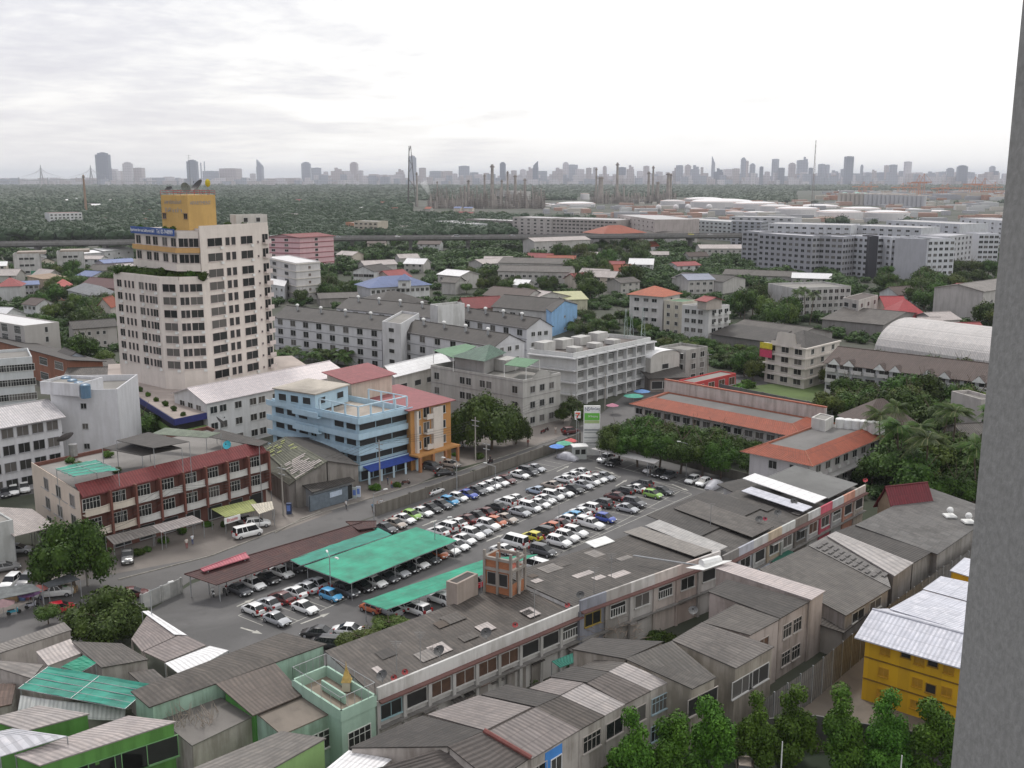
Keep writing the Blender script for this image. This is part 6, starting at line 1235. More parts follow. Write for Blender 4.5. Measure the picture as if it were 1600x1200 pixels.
b.prism([A, B, B+(D-B)*.06, A+(Cc-A)*.06], 6.8, 11.4, brk); b.prism([B, D, D+(A-B)*.06, B+(A-B)*.06], 6.8, 11.4, brk); b.prism([A, Cc, Cc+(B-A)*.06, A+(B-A)*.06], 6.8, 8.3, brk); b.obj('brick_wall', root)
b = MB(); b.prism([A, B, D, Cc], 9.9, 10.1, plain((0.30, 0.07, 0.04), .8)); b.prism([A, B, D, Cc], 6.75, 6.85, cf); b.obj('floor', root)
for p in (A, B, D, Cc, L2(A, B, .5), L2(A, Cc, .5)): b = MB(); b.box((p.x, p.y, 6.8), .3, .3, 5.4, cf, dirz(A, B)); b.obj('column', root)
b = MB()
for p_, q_ in ((A, B), (B, D), (D, Cc), (Cc, A)):
    for z in (9.8, 11.1): m_ = (p_+q_)/2; b.box((m_.x, m_.y, z), (q_-p_).length, .36, .35, cf, dirz(p_, q_))
b.obj('beam', root); addwins(root, (B+Cc)/2, A, B, [8.0], [.28, .72], 1.1, 1.5, 'dark_pane', (0.3, 0.27, 0.24)); flush(root)
b = MB(); b.tube((A.x+1, A.y+.5, 7), (Cc.x-.5, Cc.y, 9.5), .2, .2, cf, 4); b.obj('brace', root)
r, *_ = bld('stair_house', 'small pinkish roof cabin with flat grey lid left of the brick tower', 'cabin', (714, 913), (697, 908), 4, 9.4, (0.36, 0.30, 0.26), 'flat', RGd, rise=.05, base=6.4, floors=1)
# alley lean-tos, plants and clutter
a0, a1 = G(640, 1105, 2.6), G(1110, 905, 2.6); rnd = random.Random(5)
for i in range(26):
    f = i/26; p = a0+(a1-a0)*f; d = (a1-a0).normalized(); n = Vector((d.y, -d.x, 0)); w_ = rnd.uniform(1.6, 3.2); ln = (a1-a0).length/26*rnd.uniform(.6, .98); z = rnd.uniform(2.3, 3.1)
    if i in (9, 10, 15, 18): continue
    m = [RG, RGd, RGl, corr((0.16, 0.10, 0.08), .6), plain((0.16, 0.15, 0.14), .8, .4)][rnd.randrange(5)]; P = [p, p+d*ln, p+d*ln+n*w_, p+n*w_]; P = [Vector((q.x, q.y, z+(.35 if k < 2 else 0))) for k, q in enumerate(P)]
    root = thing('lean_to', 'grey lean-to roof in the narrow back alley, %s from the left' % ordn(i+1), 'lean-to', (p.x, p.y, 0), 0, 'alley lean-tos'); b = MB(); b.slab(P, .07, m); b.obj('roof', root); b = MB(); c = (P[2]+P[3])/2; b.box((c.x-n.x*.4, c.y-n.y*.4, 0), ln*.9, .12, z-.1, wall((0.28, 0.26, 0.24), .9), dirz(a0, a1)); b.obj('wall', root)
for i, (x, y, w_) in enumerate(((830, 1067, 42), (818, 1062, 26), (866, 1047, 36), (893, 1042, 30), (1022, 998, 40), (1046, 1005, 34), (1122, 955, 30), (1140, 938, 28), (1018, 985, 26), (965, 1002, 24), (1238, 858, 26), (1290, 812, 22), (1060, 965, 24))):
    tree('shrub', x, y, w_, 'green bushy plant in the back alley between the house rows, %s from the left' % ordn(i+1), .9, 'alley plants', 'bush', 'plant')
root = thing('branch_pile', 'heap of dry bare branches on the alley roof', 'branches', G(960, 990, 3)); 
for k in range(2):
    b = MB(); q = G(955, 990, 3.1) if k == 0 else G(1175, 855, 3)
    for i in range(70):
        p = q+Vector((rnd.uniform(-3.5, 3.5), rnd.uniform(-2, 2), rnd.uniform(0, 1.2))); b.tube(p, p+Vector((rnd.uniform(-1.2, 1.2), rnd.uniform(-1.2, 1.2), rnd.uniform(-.3, .8))), .04, .015, plain((0.25, 0.20, 0.16), .9), 4, False)
    o = b.obj('branch', root) if k == 0 else tag(b.obj('branch_pile', loc=tuple(q)), 'dry vine tangle on the alley side of the far row', 'branches')
lean('awning', 'green and pale blue striped canvas awning in the alley', 'awning', [(862, 1033), (895, 1020), (897, 1035), (875, 1043)], [3, 3, 2.6, 2.6], corr((0.05, 0.24, 0.18), .2, sheet=2)); lean('awning', 'dark green canvas roof in the alley below the far row', 'awning', [(1205, 877), (1230, 859), (1245, 864), (1218, 884)], [3.2]*4, plain((0.02, 0.13, 0.09), .7)); lean('awning', 'pale blue sheet awning in the alley beside the green canvas', 'awning', [(1172, 887), (1190, 876), (1206, 882), (1190, 894)], [3.1]*4, plain((0.38, 0.46, 0.60), .6))
lean('awning', 'striped grey and white window awning on the white walled row', 'awning', [(630, 1085), (662, 1072), (671, 1080), (640, 1096)], [4.9, 4.9, 4.2, 4.2], corr((0.55, 0.55, 0.56), .2, period=.5), False); lean('awning', 'orange brown window awning at the end of the middle row', 'awning', [(1100, 882), (1122, 873), (1127, 880), (1106, 889)], [5.2, 5.2, 4.6, 4.6], corr((0.42, 0.20, 0.08), .3), False)
q = G(745, 1035, 3); b = MB(); b.box(G(745, 1038, 2.8), 2.0, 1.4, 1.2, plain((0.45, 0.02, 0.03), .6), .4); tag(b.obj('red_box', loc=tuple(G(745, 1038, 2.8))), 'red plastic box in the alley below the white walled row', 'box')
for i, (x, y, R_, c_, lab) in enumerate(((598, 1066, .6, (0.08, 0.08, 0.08), 'black mesh dish at the left end of the white walled row'), (616, 1065, .34, (0.30, 0.03, 0.03), 'red dish next to the leftmost black mesh dish'), (633, 1056, .34, (0.30, 0.03, 0.03), 'second red dish on the white walled row'), (687, 1027, .62, (0.06, 0.06, 0.06), 'black dish at the middle of the white walled row parapet'), (760, 999, .62, (0.06, 0.06, 0.06), 'black dish further right on the white walled row parapet'), (805, 982, .34, (0.30, 0.03, 0.03), 'red dish beside the weathered parapet gap'), (887, 951, .34, (0.30, 0.03, 0.03), 'red dish below the slate blue parapet'), (907, 937, .5, (0.06, 0.06, 0.06), 'dark dish on the slate blue parapet'),
    (1195, 815, .34, (0.30, 0.02, 0.05), 'red dish on the patchwork row left of the cream parapet'), (1186, 818, .55, (0.07, 0.07, 0.07), 'black dish left of the red dish on the patchwork row'), (1215, 808, .55, (0.07, 0.07, 0.07), 'black dish right of the red dish on the patchwork row'), (1240, 790, .55, (0.07, 0.07, 0.07), 'black dish above the dark parapet'), (1352, 755, .4, (0.40, 0.02, 0.03), 'red dish at the far right end of the patchwork row'), (1083, 962, .55, (0.10, 0.10, 0.10), 'dark dish on a roof edge in the back alley'))):
    dish(tuple(G(x, y, 7.0)), R_, c_, lab, -2.2+.3*(i % 3), .9)
for x, y, lab in ((657, 1035, 'left'), (1178-250, 928, 'middle'), (835, 965, 'second'), (1110, 822, 'fourth'), (560+60, 1050, 'lower left'), (955, 905, 'third')): mast(x, y, 6.9, 3.4, 'thin television aerial on the house rows, the %s one' % lab)
# ---- second row of roofs (right) ------------------------------------------------
W2 = (0.44, 0.40, 0.37); hr, he = 8.3, 6.6
Rw1, Rw2 = corr((0.25, 0.22, 0.21), .4), corr((0.36, 0.33, 0.32), .3)
panels('terrace_houses', 'lower terrace with light and dark corrugated gable roofs and one blue wall', 'row houses', [
 ([(830, 1104), (664, 1116), (746, 1086), (790, 1096)], [hr, he, he, hr], Rw2) if False else ([(758, 1141), (830, 1105), (748, 1086), (668, 1116)], [hr, hr, he, he], Rw1),
 ([(762, 1143), (837, 1105), (906, 1140), (830, 1186)], [hr, hr, he, he], Rw1), ([(838, 1104), (875, 1087), (792, 1069), (752, 1085)], [hr, hr, he, he], RGd), ([(837, 1105), (877, 1087), (945, 1118), (906, 1140)], [hr, hr, he, he], corr((0.11, 0.095, 0.085), .6)),
 ([(875, 1086), (912, 1067), (862, 1059), (827, 1075)], [hr, hr, he, he], Rw1), ([(876, 1087), (912, 1068), (977, 1100), (945, 1118)], [hr, hr, he, he], Rw2), ([(917, 1066), (950, 1050), (895, 1040), (859, 1057)], [hr, hr, he, he], RGd), ([(917, 1067), (950, 1050), (1017, 1079), (977, 1100)], [hr, hr, he, he], corr((0.15, 0.13, 0.12), .6)),
 ([(951, 1049), (976, 1035), (932, 1030), (907, 1042)], [hr, hr, he, he], RG), ([(951, 1049), (977, 1035), (1046, 1065), (1017, 1079)], [hr, hr, he, he], Rw2)], W2,
 [(3, 2, [.5], [3.9], 2.4, 1.6, 'grid', W2), (5, 2, [.5], [3.9], 2.4, 1.6, 'two', W2), (7, 2, [.5], [3.9], 2.4, 1.6, 'two', W2), (9, 2, [.5], [3.9, .9], 2.2, 1.6, 'grid', (0.35, 0.45, 0.5)), (1, 2, [.85], [3.9], 2.0, 1.6, 'two', W2)], inset=.975)
p = G(832, 1186, 6.4); q = G(905, 1141, 6.4)
d = (q-p); c = p+d*.42; bl = boxon(bpy.data.objects['terrace_houses'], 'blue_wall', (c.x, c.y, 0), d.length*.36, .3, 6.3, wall((0.06, 0.24, 0.62), .3), dirz(p, q)); n = Vector((d.y, -d.x, 0)).normalized(); n = n if n.y < 0 else -n
rr_ = bpy.data.objects['terrace_houses']; addwins(rr_, c-n*3, c-d*.15+n*.17, c+d*.15+n*.17, [3.6], [.65], 1.4, 1.7, 'two', (0.7, 0.7, 0.7)); flush(rr_)
panels('terrace_houses', 'bottom terrace with dark corrugated roofs left of the light roofed terrace', 'row houses', [([(660, 1118), (756, 1142), (700, 1166), (545, 1168)], [he+.3, hr, hr, he+.3], RGd), ([(756, 1143), (828, 1184), (770, 1222), (700, 1166)], [hr, he, he, hr], corr((0.10, 0.085, 0.078), .6)), ([(700, 1167), (770, 1215), (640, 1240), (590, 1200)], [hr-.4, he-.4, he-.8, hr-.8], corr((0.10, 0.085, 0.078), .6))], W2, [(1, 1, [.25], [3.6], 2, 1.5, 'two', W2)])
b = MB(); b.tube(G(756, 1141, hr+.12), G(830, 1184, he+.12), .22, .22, plain((0.20, 0.07, 0.06), .8), 6); b.obj('ridge_cap', bpy.data.objects['terrace_houses.001'])
panels('roof', 'bright white sheet roof at the bottom edge', 'house', [([(545, 1172), (612, 1186), (560, 1230), (480, 1225)], 6.4, RW)], W2)
panels('terrace_houses', 'right terrace with wide dark roof and cream side wall above the garden trees', 'row houses', [([(977, 1029), (1037, 1002), (925, 996), (894, 1014)], [hr, hr, 6.9, 6.9], RGd), ([(977, 1029), (1050, 1001), (1119, 1058), (1082, 1076)], [hr, hr, he, he], corr((0.12, 0.11, 0.10), .6)), ([(1050, 1000), (1097, 972), (1210, 1010), (1150, 1044)], [hr, hr, he+.3, he+.3], corr((0.15, 0.135, 0.125), .6))], (0.38, 0.34, 0.29),
 [(1, 2, [.5], [3.6], 4.5, 1.8, 'dark_pane', W2), (2, 1, [.3], [3.5], 3, 1.5, 'dark_pane', W1), (2, 2, [.35, .8], [3.5], 3.6, 1.8, 'two', W1)])
panels('terrace_houses', 'stepped terrace of dark roofs with a pinkish roof and pink stained walls', 'row houses', [([(1098, 972), (1150, 943), (1219, 967), (1172, 992)], 7.6, RG), ([(1106, 924), (1136, 905), (1266, 939), (1219, 966)], [7.9, 7.9, 7.6, 7.6], RGd), ([(1116, 887), (1137, 876), (1290, 923), (1268, 937)], [8.2, 8.2, 7.9, 7.9], corr((0.42, 0.37, 0.36), .25))], (0.42, 0.36, 0.33), [(0, 2, [.5], [4.6], 1.8, 1.6, 'shut', W2), (1, 2, [.35, .7], [4.6, 1.2], 1.8, 1.6, 'grid', W2), (2, 1, [.5], [5.5], 2, 1.8, 'two', W2)])
panels('workshop', 'wide dark roofed workshop with a strip of skylights beside the metal hoarding', 'workshop', [([(1186, 889), (1262, 853), (1392, 919), (1322, 962)], 5.6, corr((0.115, 0.105, 0.095), .6)), ([(1263, 852), (1292, 837), (1380, 880), (1392, 918)], 5.7, corr((0.22, 0.21, 0.20), .4)), ([(1292, 837), (1306, 830), (1428, 879), (1398, 900)], 6.0, corr((0.33, 0.31, 0.30), .3))], (0.34, 0.31, 0.29), [(0, 2, [.3, .7], [3.8], 3, 1.2, 'two', W1)])
b = MB(); sk = plain((0.10, 0.09, 0.085), .5); P = [G(1272, 853, 5.9), G(1290, 842, 5.9), G(1392, 897, 5.9), G(1378, 908, 5.9)]; rt = bpy.data.objects['workshop.001'] if 'workshop.001' in bpy.data.objects else bpy.data.objects['workshop']
for i in range(11):
    f = lambda u, v: P[0]*(1-u)*(1-v)+P[1]*(1-u)*v+P[2]*u*v+P[3]*u*(1-v)
    for v0, v1 in ((.05, .45), (.5, .92)):
        if random.random() < .85: b = MB(); b.face([f((i+.12)/11, v0), f((i+.72)/11, v0), f((i+.72)/11, v1), f((i+.12)/11, v1)], sk); b.obj('skylight', rt)
panels('workshop', 'large grey roofed shed beside the coconut palms', 'workshop', [([(1307, 830), (1336, 819), (1458, 861), (1429, 879)], 5.8, RGd), ([(1336, 820), (1452, 762), (1560, 800), (1465, 866)], [6.0, 6.2, 6.0, 5.8], corr((0.14, 0.135, 0.13), .8))], (0.30, 0.28, 0.26))
for i, (x, y) in enumerate(((1484, 805), (1513, 814))):
    q = G(x, y, 6.3); t = thing('roof_ventilator', 'round white ventilator on the large grey shed, the %s one' % ('left', 'right')[i], 'ventilator', tuple(q), 0, 'roof ventilators'); b = MB(); b.box(q-Vector((0, 0, .2)), 1.6, 1.6, .25, WHITE); b.obj('base', t); b = MB(); b.ball(q+Vector((0, 0, .8)), .5, WHITE, 9, 6); b.obj('turbine', t)
r, *_ = bld('shrine', 'small temple roof in deep red with cream gable edging behind the far row', 'shrine', (1398, 797), (1372, 785), 7, 5.5, (0.40, 0.30, 0.2), 'gable', corr((0.14, 0.012, 0.02), .3), 3.2, .5, 'AC', 1)
r, *_ = bld('lean_building', 'little stained concrete outbuilding beside the metal hoarding', 'building', (1316, 985), (1276, 972), 7, 3.6, (0.36, 0.33, 0.29), 'shed', RG, .4, .4, 'AB', 1)
# metal hoarding
P = [G(1185, 1158, 0), G(1267, 1098, 0), G(1342, 1033, 0), G(1400, 985, 0), G(1470, 932, 0), G(1580, 862, 0)]; root = thing('hoarding', 'tall grey corrugated metal hoarding running between houses and the yellow site cabins', 'fence', tuple(P[1])); hm_ = corr((0.16, 0.155, 0.15), .7)
for p, q in zip(P, P[1:]):
    d = q-p; n_ = max(1, round(d.length/2.6))
    for i in range(n_): a_, b2 = p+d*i/n_, p+d*(i+1)/n_; m_ = (a_+b2)/2; L = d.length/n_; pb = MB(); z = 4.3+.15*math.sin(i*3.1); u = dirz(a_, b2); pb.slab([a_+Vector((0, 0, z)), b2+Vector((0, 0, z)), b2+Vector((.0, .05, 0)), a_+Vector((.0, .05, 0))], .01, hm_) if False else pb.face([a_, b2, b2+Vector((0, 0, z)), a_+Vector((0, 0, z))], hm_, [(0, 0), (L, 0), (L, z), (0, z)]); pb.box((a_.x, a_.y, 0), .1, .14, z+.1, STEEL, u); pb.obj('panel', root)
strip('wall', [(1185, 1166), (1271, 1160), (1500, 1200)], .15, 3.0, hm_, 0, 'low grey metal fence behind the garden trees', 'fence')
# yellow site cabins
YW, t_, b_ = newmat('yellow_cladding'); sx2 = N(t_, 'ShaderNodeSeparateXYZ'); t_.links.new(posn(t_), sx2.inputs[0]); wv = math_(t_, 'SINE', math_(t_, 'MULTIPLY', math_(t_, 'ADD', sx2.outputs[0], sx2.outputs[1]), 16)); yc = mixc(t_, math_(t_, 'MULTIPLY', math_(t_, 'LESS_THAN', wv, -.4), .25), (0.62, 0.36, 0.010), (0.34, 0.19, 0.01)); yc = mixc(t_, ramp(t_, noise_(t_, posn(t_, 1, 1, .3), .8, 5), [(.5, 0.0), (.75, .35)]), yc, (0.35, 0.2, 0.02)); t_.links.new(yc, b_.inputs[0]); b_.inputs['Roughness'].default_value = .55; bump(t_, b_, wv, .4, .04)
A, B, Cc = G(1498, 1034, 7.6), G(1353, 993, 7.6), None
r, A, B, Cc = bld('site_cabins', 'three storey stack of yellow site cabins with shiny metal roof', 'site cabins', (1503, 1034), (1353, 991), 8, 7.6, YW, 'gable', RMET, 1.3, .9, 'AB', 3, ([.12, .42, .78], .95, .9, 'panel', (0.46, 0.25, 0.015)), None, hold=True, fh=2.5, sill=.9)
addwins(r, (B+Cc)/2, A, B, [6.2, 3.2], [.28], .95, .95, 'dark_pane', (0.3, 0.17, 0.02)); addwins(r, (B+Cc)/2, A, B, [6.3], [.56], .95, .95, 'dark_pane', (0.3, 0.17, 0.02)); flush(r)
d = (B-A).normalized(); n = Vector((d.y, -d.x, 0)); n = n if n.y < 0 else -n
for z in (2.5, 5.0): q = (A+B)/2+n*.06; boxon(r, 'storey_joint', (q.x, q.y, z), (B-A).length, .12, .12, plain((0.18, 0.10, 0.01), .7), dirz(A, B))
for i, (px, hh, lab) in enumerate((([(1390, 951), (1442, 922), (1530, 946), (1520, 990)], 8.0, 'second'), ([(1442, 920), (1470, 900), (1540, 915), (1530, 944)], 8.0, 'third'), ([(1484, 891), (1507, 871), (1560, 884), (1550, 912)], 8.0, 'fourth'))):
    r = panels('site_cabins', 'site cabins with shiny pale metal roof, the %s block behind the yellow front' % lab, 'site cabins', [(px, hh, RMET)], YW, group='site cabin blocks', inset=.93)
# ---- near left cluster ------------------------------------------------------------
MINT = (0.33, 0.47, 0.38); LIME = (0.17, 0.42, 0.07)
panels('house', 'mint green house with long dark corrugated roof at the near end of the rows', 'house', [([(204, 1080), (442, 988), (511, 1006), (233, 1105)], [7.6, 7.6, 6.9, 6.9], RROW)], MINT, [(0, 1, [.55], [3.8], 1.2, 1.6, 'dark_pane', MINT)])
panels('house', 'dark corrugated roof over an open kitchen beside the mint green terrace', 'house', [([(337, 1068), (430, 1036), (474, 1085), (395, 1118)], [7.0, 7.0, 6.0, 6.0], corr((0.13, 0.105, 0.09), .5))], wall((0.09, 0.28, 0.06), .4), inset=.8)
panels('house', 'lower mint walled kitchen deck left of the mint green terrace', 'house', [([(531, 1108), (440, 1148), (398, 1112), (484, 1076)], 5.7, asphalt((0.13, 0.11, 0.09), 'kitchen_deck', .9))], MINT, [(0, 0, [.2, .6], [2.4], 2.6, 1.8, 'grid', (0.6, 0.62, 0.58))], inset=1.0)
A, B, Cc = G(586, 1086, 7.0), G(533, 1110, 7.0), G(510, 1040, 7.0); D = B+Cc-A; root = thing('terrace', 'mint green roof terrace with parapet, railings and a small golden shrine', 'terrace', ((B.x+Cc.x)/2, (B.y+Cc.y)/2, 0)); FOOT.append((A, B, D, Cc)); b = MB(); mm = wall(MINT, .35)
b.prism([A, B, D, Cc], 0, 5.9, mm, asphalt((0.16, 0.13, 0.10), 'terrace_floor', .8)); b.obj('wall', root)
for p, q in ((A, B), (B, D), (D, Cc), (Cc, A)): b = MB(); m_ = (p+q)/2; b.box((m_.x, m_.y, 5.85), (q-p).length+.2, .22, 1.15, mm, dirz(p, q)); b.obj('parapet', root); b = MB(); [b.tube((p+(q-p)*k/5)+Vector((0, 0, 0)), (p+(q-p)*k/5)+Vector((0, 0, 1.3)), .03, .03, STEEL, 4) for k in range(6)]; b.tube(p+Vector((0, 0, 1.3)), q+Vector((0, 0, 1.3)), .03, .03, STEEL, 4); b.obj('railing', root)
b = MB(); m_ = (A*.55+Cc*.0+B*.45); b.box(((A+B+D+Cc)/4-Vector((0, 0, 1.0))), (B-A).length, .2, 1.0, mm, dirz(A, Cc)+.0); b.obj('dividing_wall', root)
addwins(root, (B+Cc)/2, A, B, [2.4], [.5], 2.6, 1.9, 'grid', (0.6, 0.62, 0.58)); flush(root)
q = G(542, 1078, 6.0); t = thing('spirit_shrine', 'small gold and white spirit shrine on the mint green terrace', 'shrine', tuple(q)); b = MB(); b.box(q, .8, .8, 1.0, wall((0.5, 0.45, 0.35), .3)); b.obj('pedestal', t); gd = plain((0.45, 0.30, 0.08), .5, .3); b = MB()
for k in range(4): b.box(q+Vector((0, 0, 1+.35*k)), 1.0-.24*k, 1.0-.24*k, .35, gd, 0, .6)
b.tube(q+Vector((0, 0, 2.3)), q+Vector((0, 0, 3.1)), .08, .01, gd, 6); b.obj('spire', t)
panels('house', 'lime walled house with ribbed grey roof at the bottom left of the white walled row', 'house', [([(440, 1142), (510, 1153), (400, 1215), (290, 1205)], [6.4, 6.4, 6.6, 6.6], corr((0.19, 0.175, 0.16), .5))], wall((0.26, 0.42, 0.16), .4))
panels('house', 'flat concrete roof deck with dry branches and rusty frame beside the dark roof', 'house', [([(240, 1116), (332, 1083), (398, 1118), (300, 1165)], 5.2, asphalt((0.13, 0.12, 0.11), 'mouldy_deck', .8))], W2)
b = MB(); q = G(305, 1125, 5.3)
for i in range(60): p = q+Vector((rnd.uniform(-2, 2), rnd.uniform(-1.5, 1.5), 0)); b.tube(p, p+Vector((rnd.uniform(-1, 1), rnd.uniform(-1, 1), rnd.uniform(.4, 2.0))), .035, .01, plain((0.30, 0.25, 0.21), .9), 4, False)
tag(b.obj('dead_bush', loc=tuple(q)), 'bare dry bush in the middle of the mouldy concrete deck', 'dead bush')
GRN = wall((0.10, 0.26, 0.055), .7)
panels('house', 'bright lime green house under a pinkish ribbed roof in the bottom left corner', 'house', [([(22, 1180), (200, 1118), (276, 1127), (62, 1196)], [7.4, 7.4, 7.0, 7.0], corr((0.36, 0.32, 0.31), .4)), ([(-20, 1123), (60, 1102), (140, 1115), (40, 1142)], [7.2, 7.2, 6.6, 6.6], corr((0.33, 0.30, 0.29), .4))], GRN, [(0, 2, [.2, .45, .7, .9], [3.6], 5, 2.0, 'dark_pane', (0.16, 0.32, 0.14))])
p_, q_ = G(268, 1148, 5.5), G(150, 1190, 5.5); gw = boxon(bpy.data.objects['house.%03d' % 0] if False else thing('garden_wall', 'pale green wall with bright green frame below the pinkish ribbed roof', 'wall', ((p_.x+q_.x)/2, (p_.y+q_.y)/2, 0)), 'wall', ((p_.x+q_.x)/2, (p_.y+q_.y)/2, 0), (q_-p_).length, .3, 5.6, wall((0.24, 0.50, 0.27), .2), dirz(p_, q_))
for z in (2.4, 5.3): boxon(gw.parent, 'frame', ((p_.x+q_.x)/2, (p_.y+q_.y)/2-.12, z), (q_-p_).length+.1, .3, .35, GRN, dirz(p_, q_))
lean('roof', 'pale curved metal roof cut off by the bottom left corner', 'roof', [(-30, 1148), (20, 1138), (105, 1150), (0, 1182)], [8.0, 8.2, 8.0, 7.6], corr((0.45, 0.45, 0.48), .2))
net('shade_net', 'large turquoise green shade sheet in layers over the left yard', 'shade net', [(28, 1074), (75, 1040), (238, 1069), (195, 1106)], [6.2, 6.6, 6.6, 6.2], GN2, [(.02, .02), (.98, .98)], .25); net('shade_net', 'small green shade sheet behind the large turquoise one', 'shade net', [(95, 1041), (130, 1023), (150, 1035), (125, 1050)], [6.0, 6.4, 6.0, 5.6], GN, [(.02, .02), (.98, .98)], .1)
b = MB()
for i in range(8):
    f0, f1 = i/8, (i+1)/8; a_, c_ = G(32+165*f0, 1086+14*f0+4*math.sin(f0*3.1), 5.6), G(32+165*f1, 1086+14*f1+4*math.sin(f1*3.1), 5.6); b.slab([a_, c_, c_+Vector((.3, -1.4, -.9)), a_+Vector((.3, -1.4, -.9))], .06, corr((0.42, 0.43, 0.42), .3))
tag(b.obj('curved_awning', loc=tuple(G(110, 1095, 5))), 'long curved grey white awning edge below the turquoise sheet', 'awning')
Bl = [('pale grey flat roof beside the green sheet', [(56, 1018), (110, 998), (128, 1020), (75, 1040)], [5, 5, 5, 5], RGp), ('weathered brown grey roof below the olive tree', [(112, 1002), (190, 1005), (232, 1030), (158, 1043)], [5.4]*4, RG), ('small grey roof patch left of the dark corrugated roof', [(200, 1050), (240, 1045), (260, 1062), (225, 1072)], [4.6]*4, RG), ('long striped grey roof along the street at the left', [(-20, 1012), (100, 972), (112, 984), (0, 1020)], [4.2, 4.2, 3.8, 3.8], RGl),
  ('ribbed pinkish roof at the left edge above the turquoise sheet', [(-30, 1035), (0, 1032), (68, 1038), (50, 1060), (-30, 1052)][:4], [5.5]*4, RGl), ('low mottled brown roof at the left edge', [(-30, 1068), (25, 1068), (18, 1100), (-30, 1110)], [4.5]*4, corr((0.14, 0.09, 0.07), .6)),
  ('pinkish brown shed roof right of the olive tree, upper one', [(205, 998), (232, 958), (282, 990), (222, 1018)], [4.0, 4.4, 4.4, 4.0], corr((0.27, 0.23, 0.22), .4)), ('pinkish brown shed roof right of the olive tree, lower one', [(224, 1018), (285, 990), (322, 1008), (258, 1034)], [4.0, 4.4, 4.4, 4.0], corr((0.27, 0.23, 0.22), .4))]
for lab, px, hs, m in Bl: panels('shed', lab, 'shed', [(px, hs, m)], W2, posts='shed roof right' in lab)
lean('roof', 'bright white sheet roof in front of the lot, lower one', 'roof', [(258, 1036), (328, 1009), (357, 1016), (284, 1056)], [4.6, 4.6, 4.6, 4.6], RW); lean('roof', 'narrow white sheet roof strip beside the lot, upper one', 'roof', [(222, 955), (232, 954), (292, 992), (272, 991)], [4.5]*4, RW)
# left canopy, market
lean('canopy', 'wide pale grey canopy roof left of the brown row', 'canopy', [(-40, 790), (50, 795), (88, 822), (22, 838)], [4.6, 4.8, 4.6, 4.4], RGp); lean('canopy', 'small cream green canopy at the foot of the cream gable wall', 'canopy', [(47, 815), (62, 811), (86, 826), (60, 834)], [3.6]*4, corr((0.35, 0.38, 0.30), .3))
r, *_ = bld('shed', 'plain pale grey box shed at the left edge beside the canopy', 'shed', (20, 812), (-60, 830), 12, 6.5, (0.45, 0.46, 0.45), 'flat', rise=.2, floors=1)
lean('canopy', 'long dark tarpaulin over market stalls at the left', 'canopy', [(-30, 920), (50, 912), (66, 922), (-30, 942)], [3.2, 3.3, 2.8, 2.7], plain((0.14, 0.15, 0.15), .8, .3)); lean('canopy', 'dark tarpaulin beside the big street tree', 'canopy', [(66, 912), (110, 896), (125, 905), (76, 918)], [3.2, 3.4, 3.2, 2.8], plain((0.06, 0.065, 0.07), .8, .3))
def umb(x, y, R_, c_, lab):
    p = G(x, y, 2.2); root = thing('parasol', lab, 'parasol', (p.x, p.y, 0), 0, 'market parasols'); b = MB(); m = plain(c_, .7); b.tube((p.x, p.y, 0), (p.x, p.y, 2.6), .03, .03, STEEL, 5); b.obj('pole', root); b = MB(); n_ = 8
    rg = [(p.x+R_*math.cos(k*math.pi/4), p.y+R_*math.sin(k*math.pi/4), 2.1) for k in range(8)]
    for k in range(8): b.face([rg[k], rg[(k+1) % 8], (p.x, p.y, 2.7)], m)
    b.obj('canopy', root)
for a_ in ((45, 926, 1.5, (0.17, 0.08, 0.20), 'purple parasol at the market'), (60, 919, 1.3, (0.55, 0.20, 0.18), 'salmon pink parasol at the market'), (4, 942, 1.5, (0.22, 0.13, 0.14), 'faded mauve parasol at the left edge'), (870, 697, 1.6, (0.10, 0.25, 0.65), 'blue parasol behind the lot wall by the guard booth'), (882, 692, 1.8, (0.10, 0.38, 0.25), 'green parasol behind the lot wall by the guard booth'), (892, 688, 1.4, (0.55, 0.10, 0.10), 'red parasol behind the lot wall by the guard booth'), (957, 633, 1.6, (0.40, 0.15, 0.22), 'pink parasol in front of the corner shops'), (990, 618, 2.6, (0.05, 0.30, 0.22), 'green market parasol at the end of the long orange roof'), (1003, 611, 2.2, (0.10, 0.22, 0.45), 'blue market parasol at the end of the long orange roof')): umb(*a_)
for i in range(9):
    q = G(20+i*11+rnd.uniform(-3, 3), 938-i*1.6, 0); t = thing('market_stall', 'small cluttered market stall under the tarpaulins, %s from the left' % ordn(i+1), 'market stall', tuple(q), 0, 'market stalls'); boxon(t, 'table', q, 1.8, 1.0, .8, plain([(0.3, 0.2, 0.1), (0.1, 0.15, 0.3), (0.35, 0.1, 0.1), (0.3, 0.3, 0.28)][i % 4], .8, .4)); boxon(t, 'goods', q+Vector((0, 0, .8)), 1.5, .8, .3, plain([(0.45, 0.25, 0.05), (0.1, 0.3, 0.08), (0.5, 0.45, 0.35)][i % 3], .8, .5))
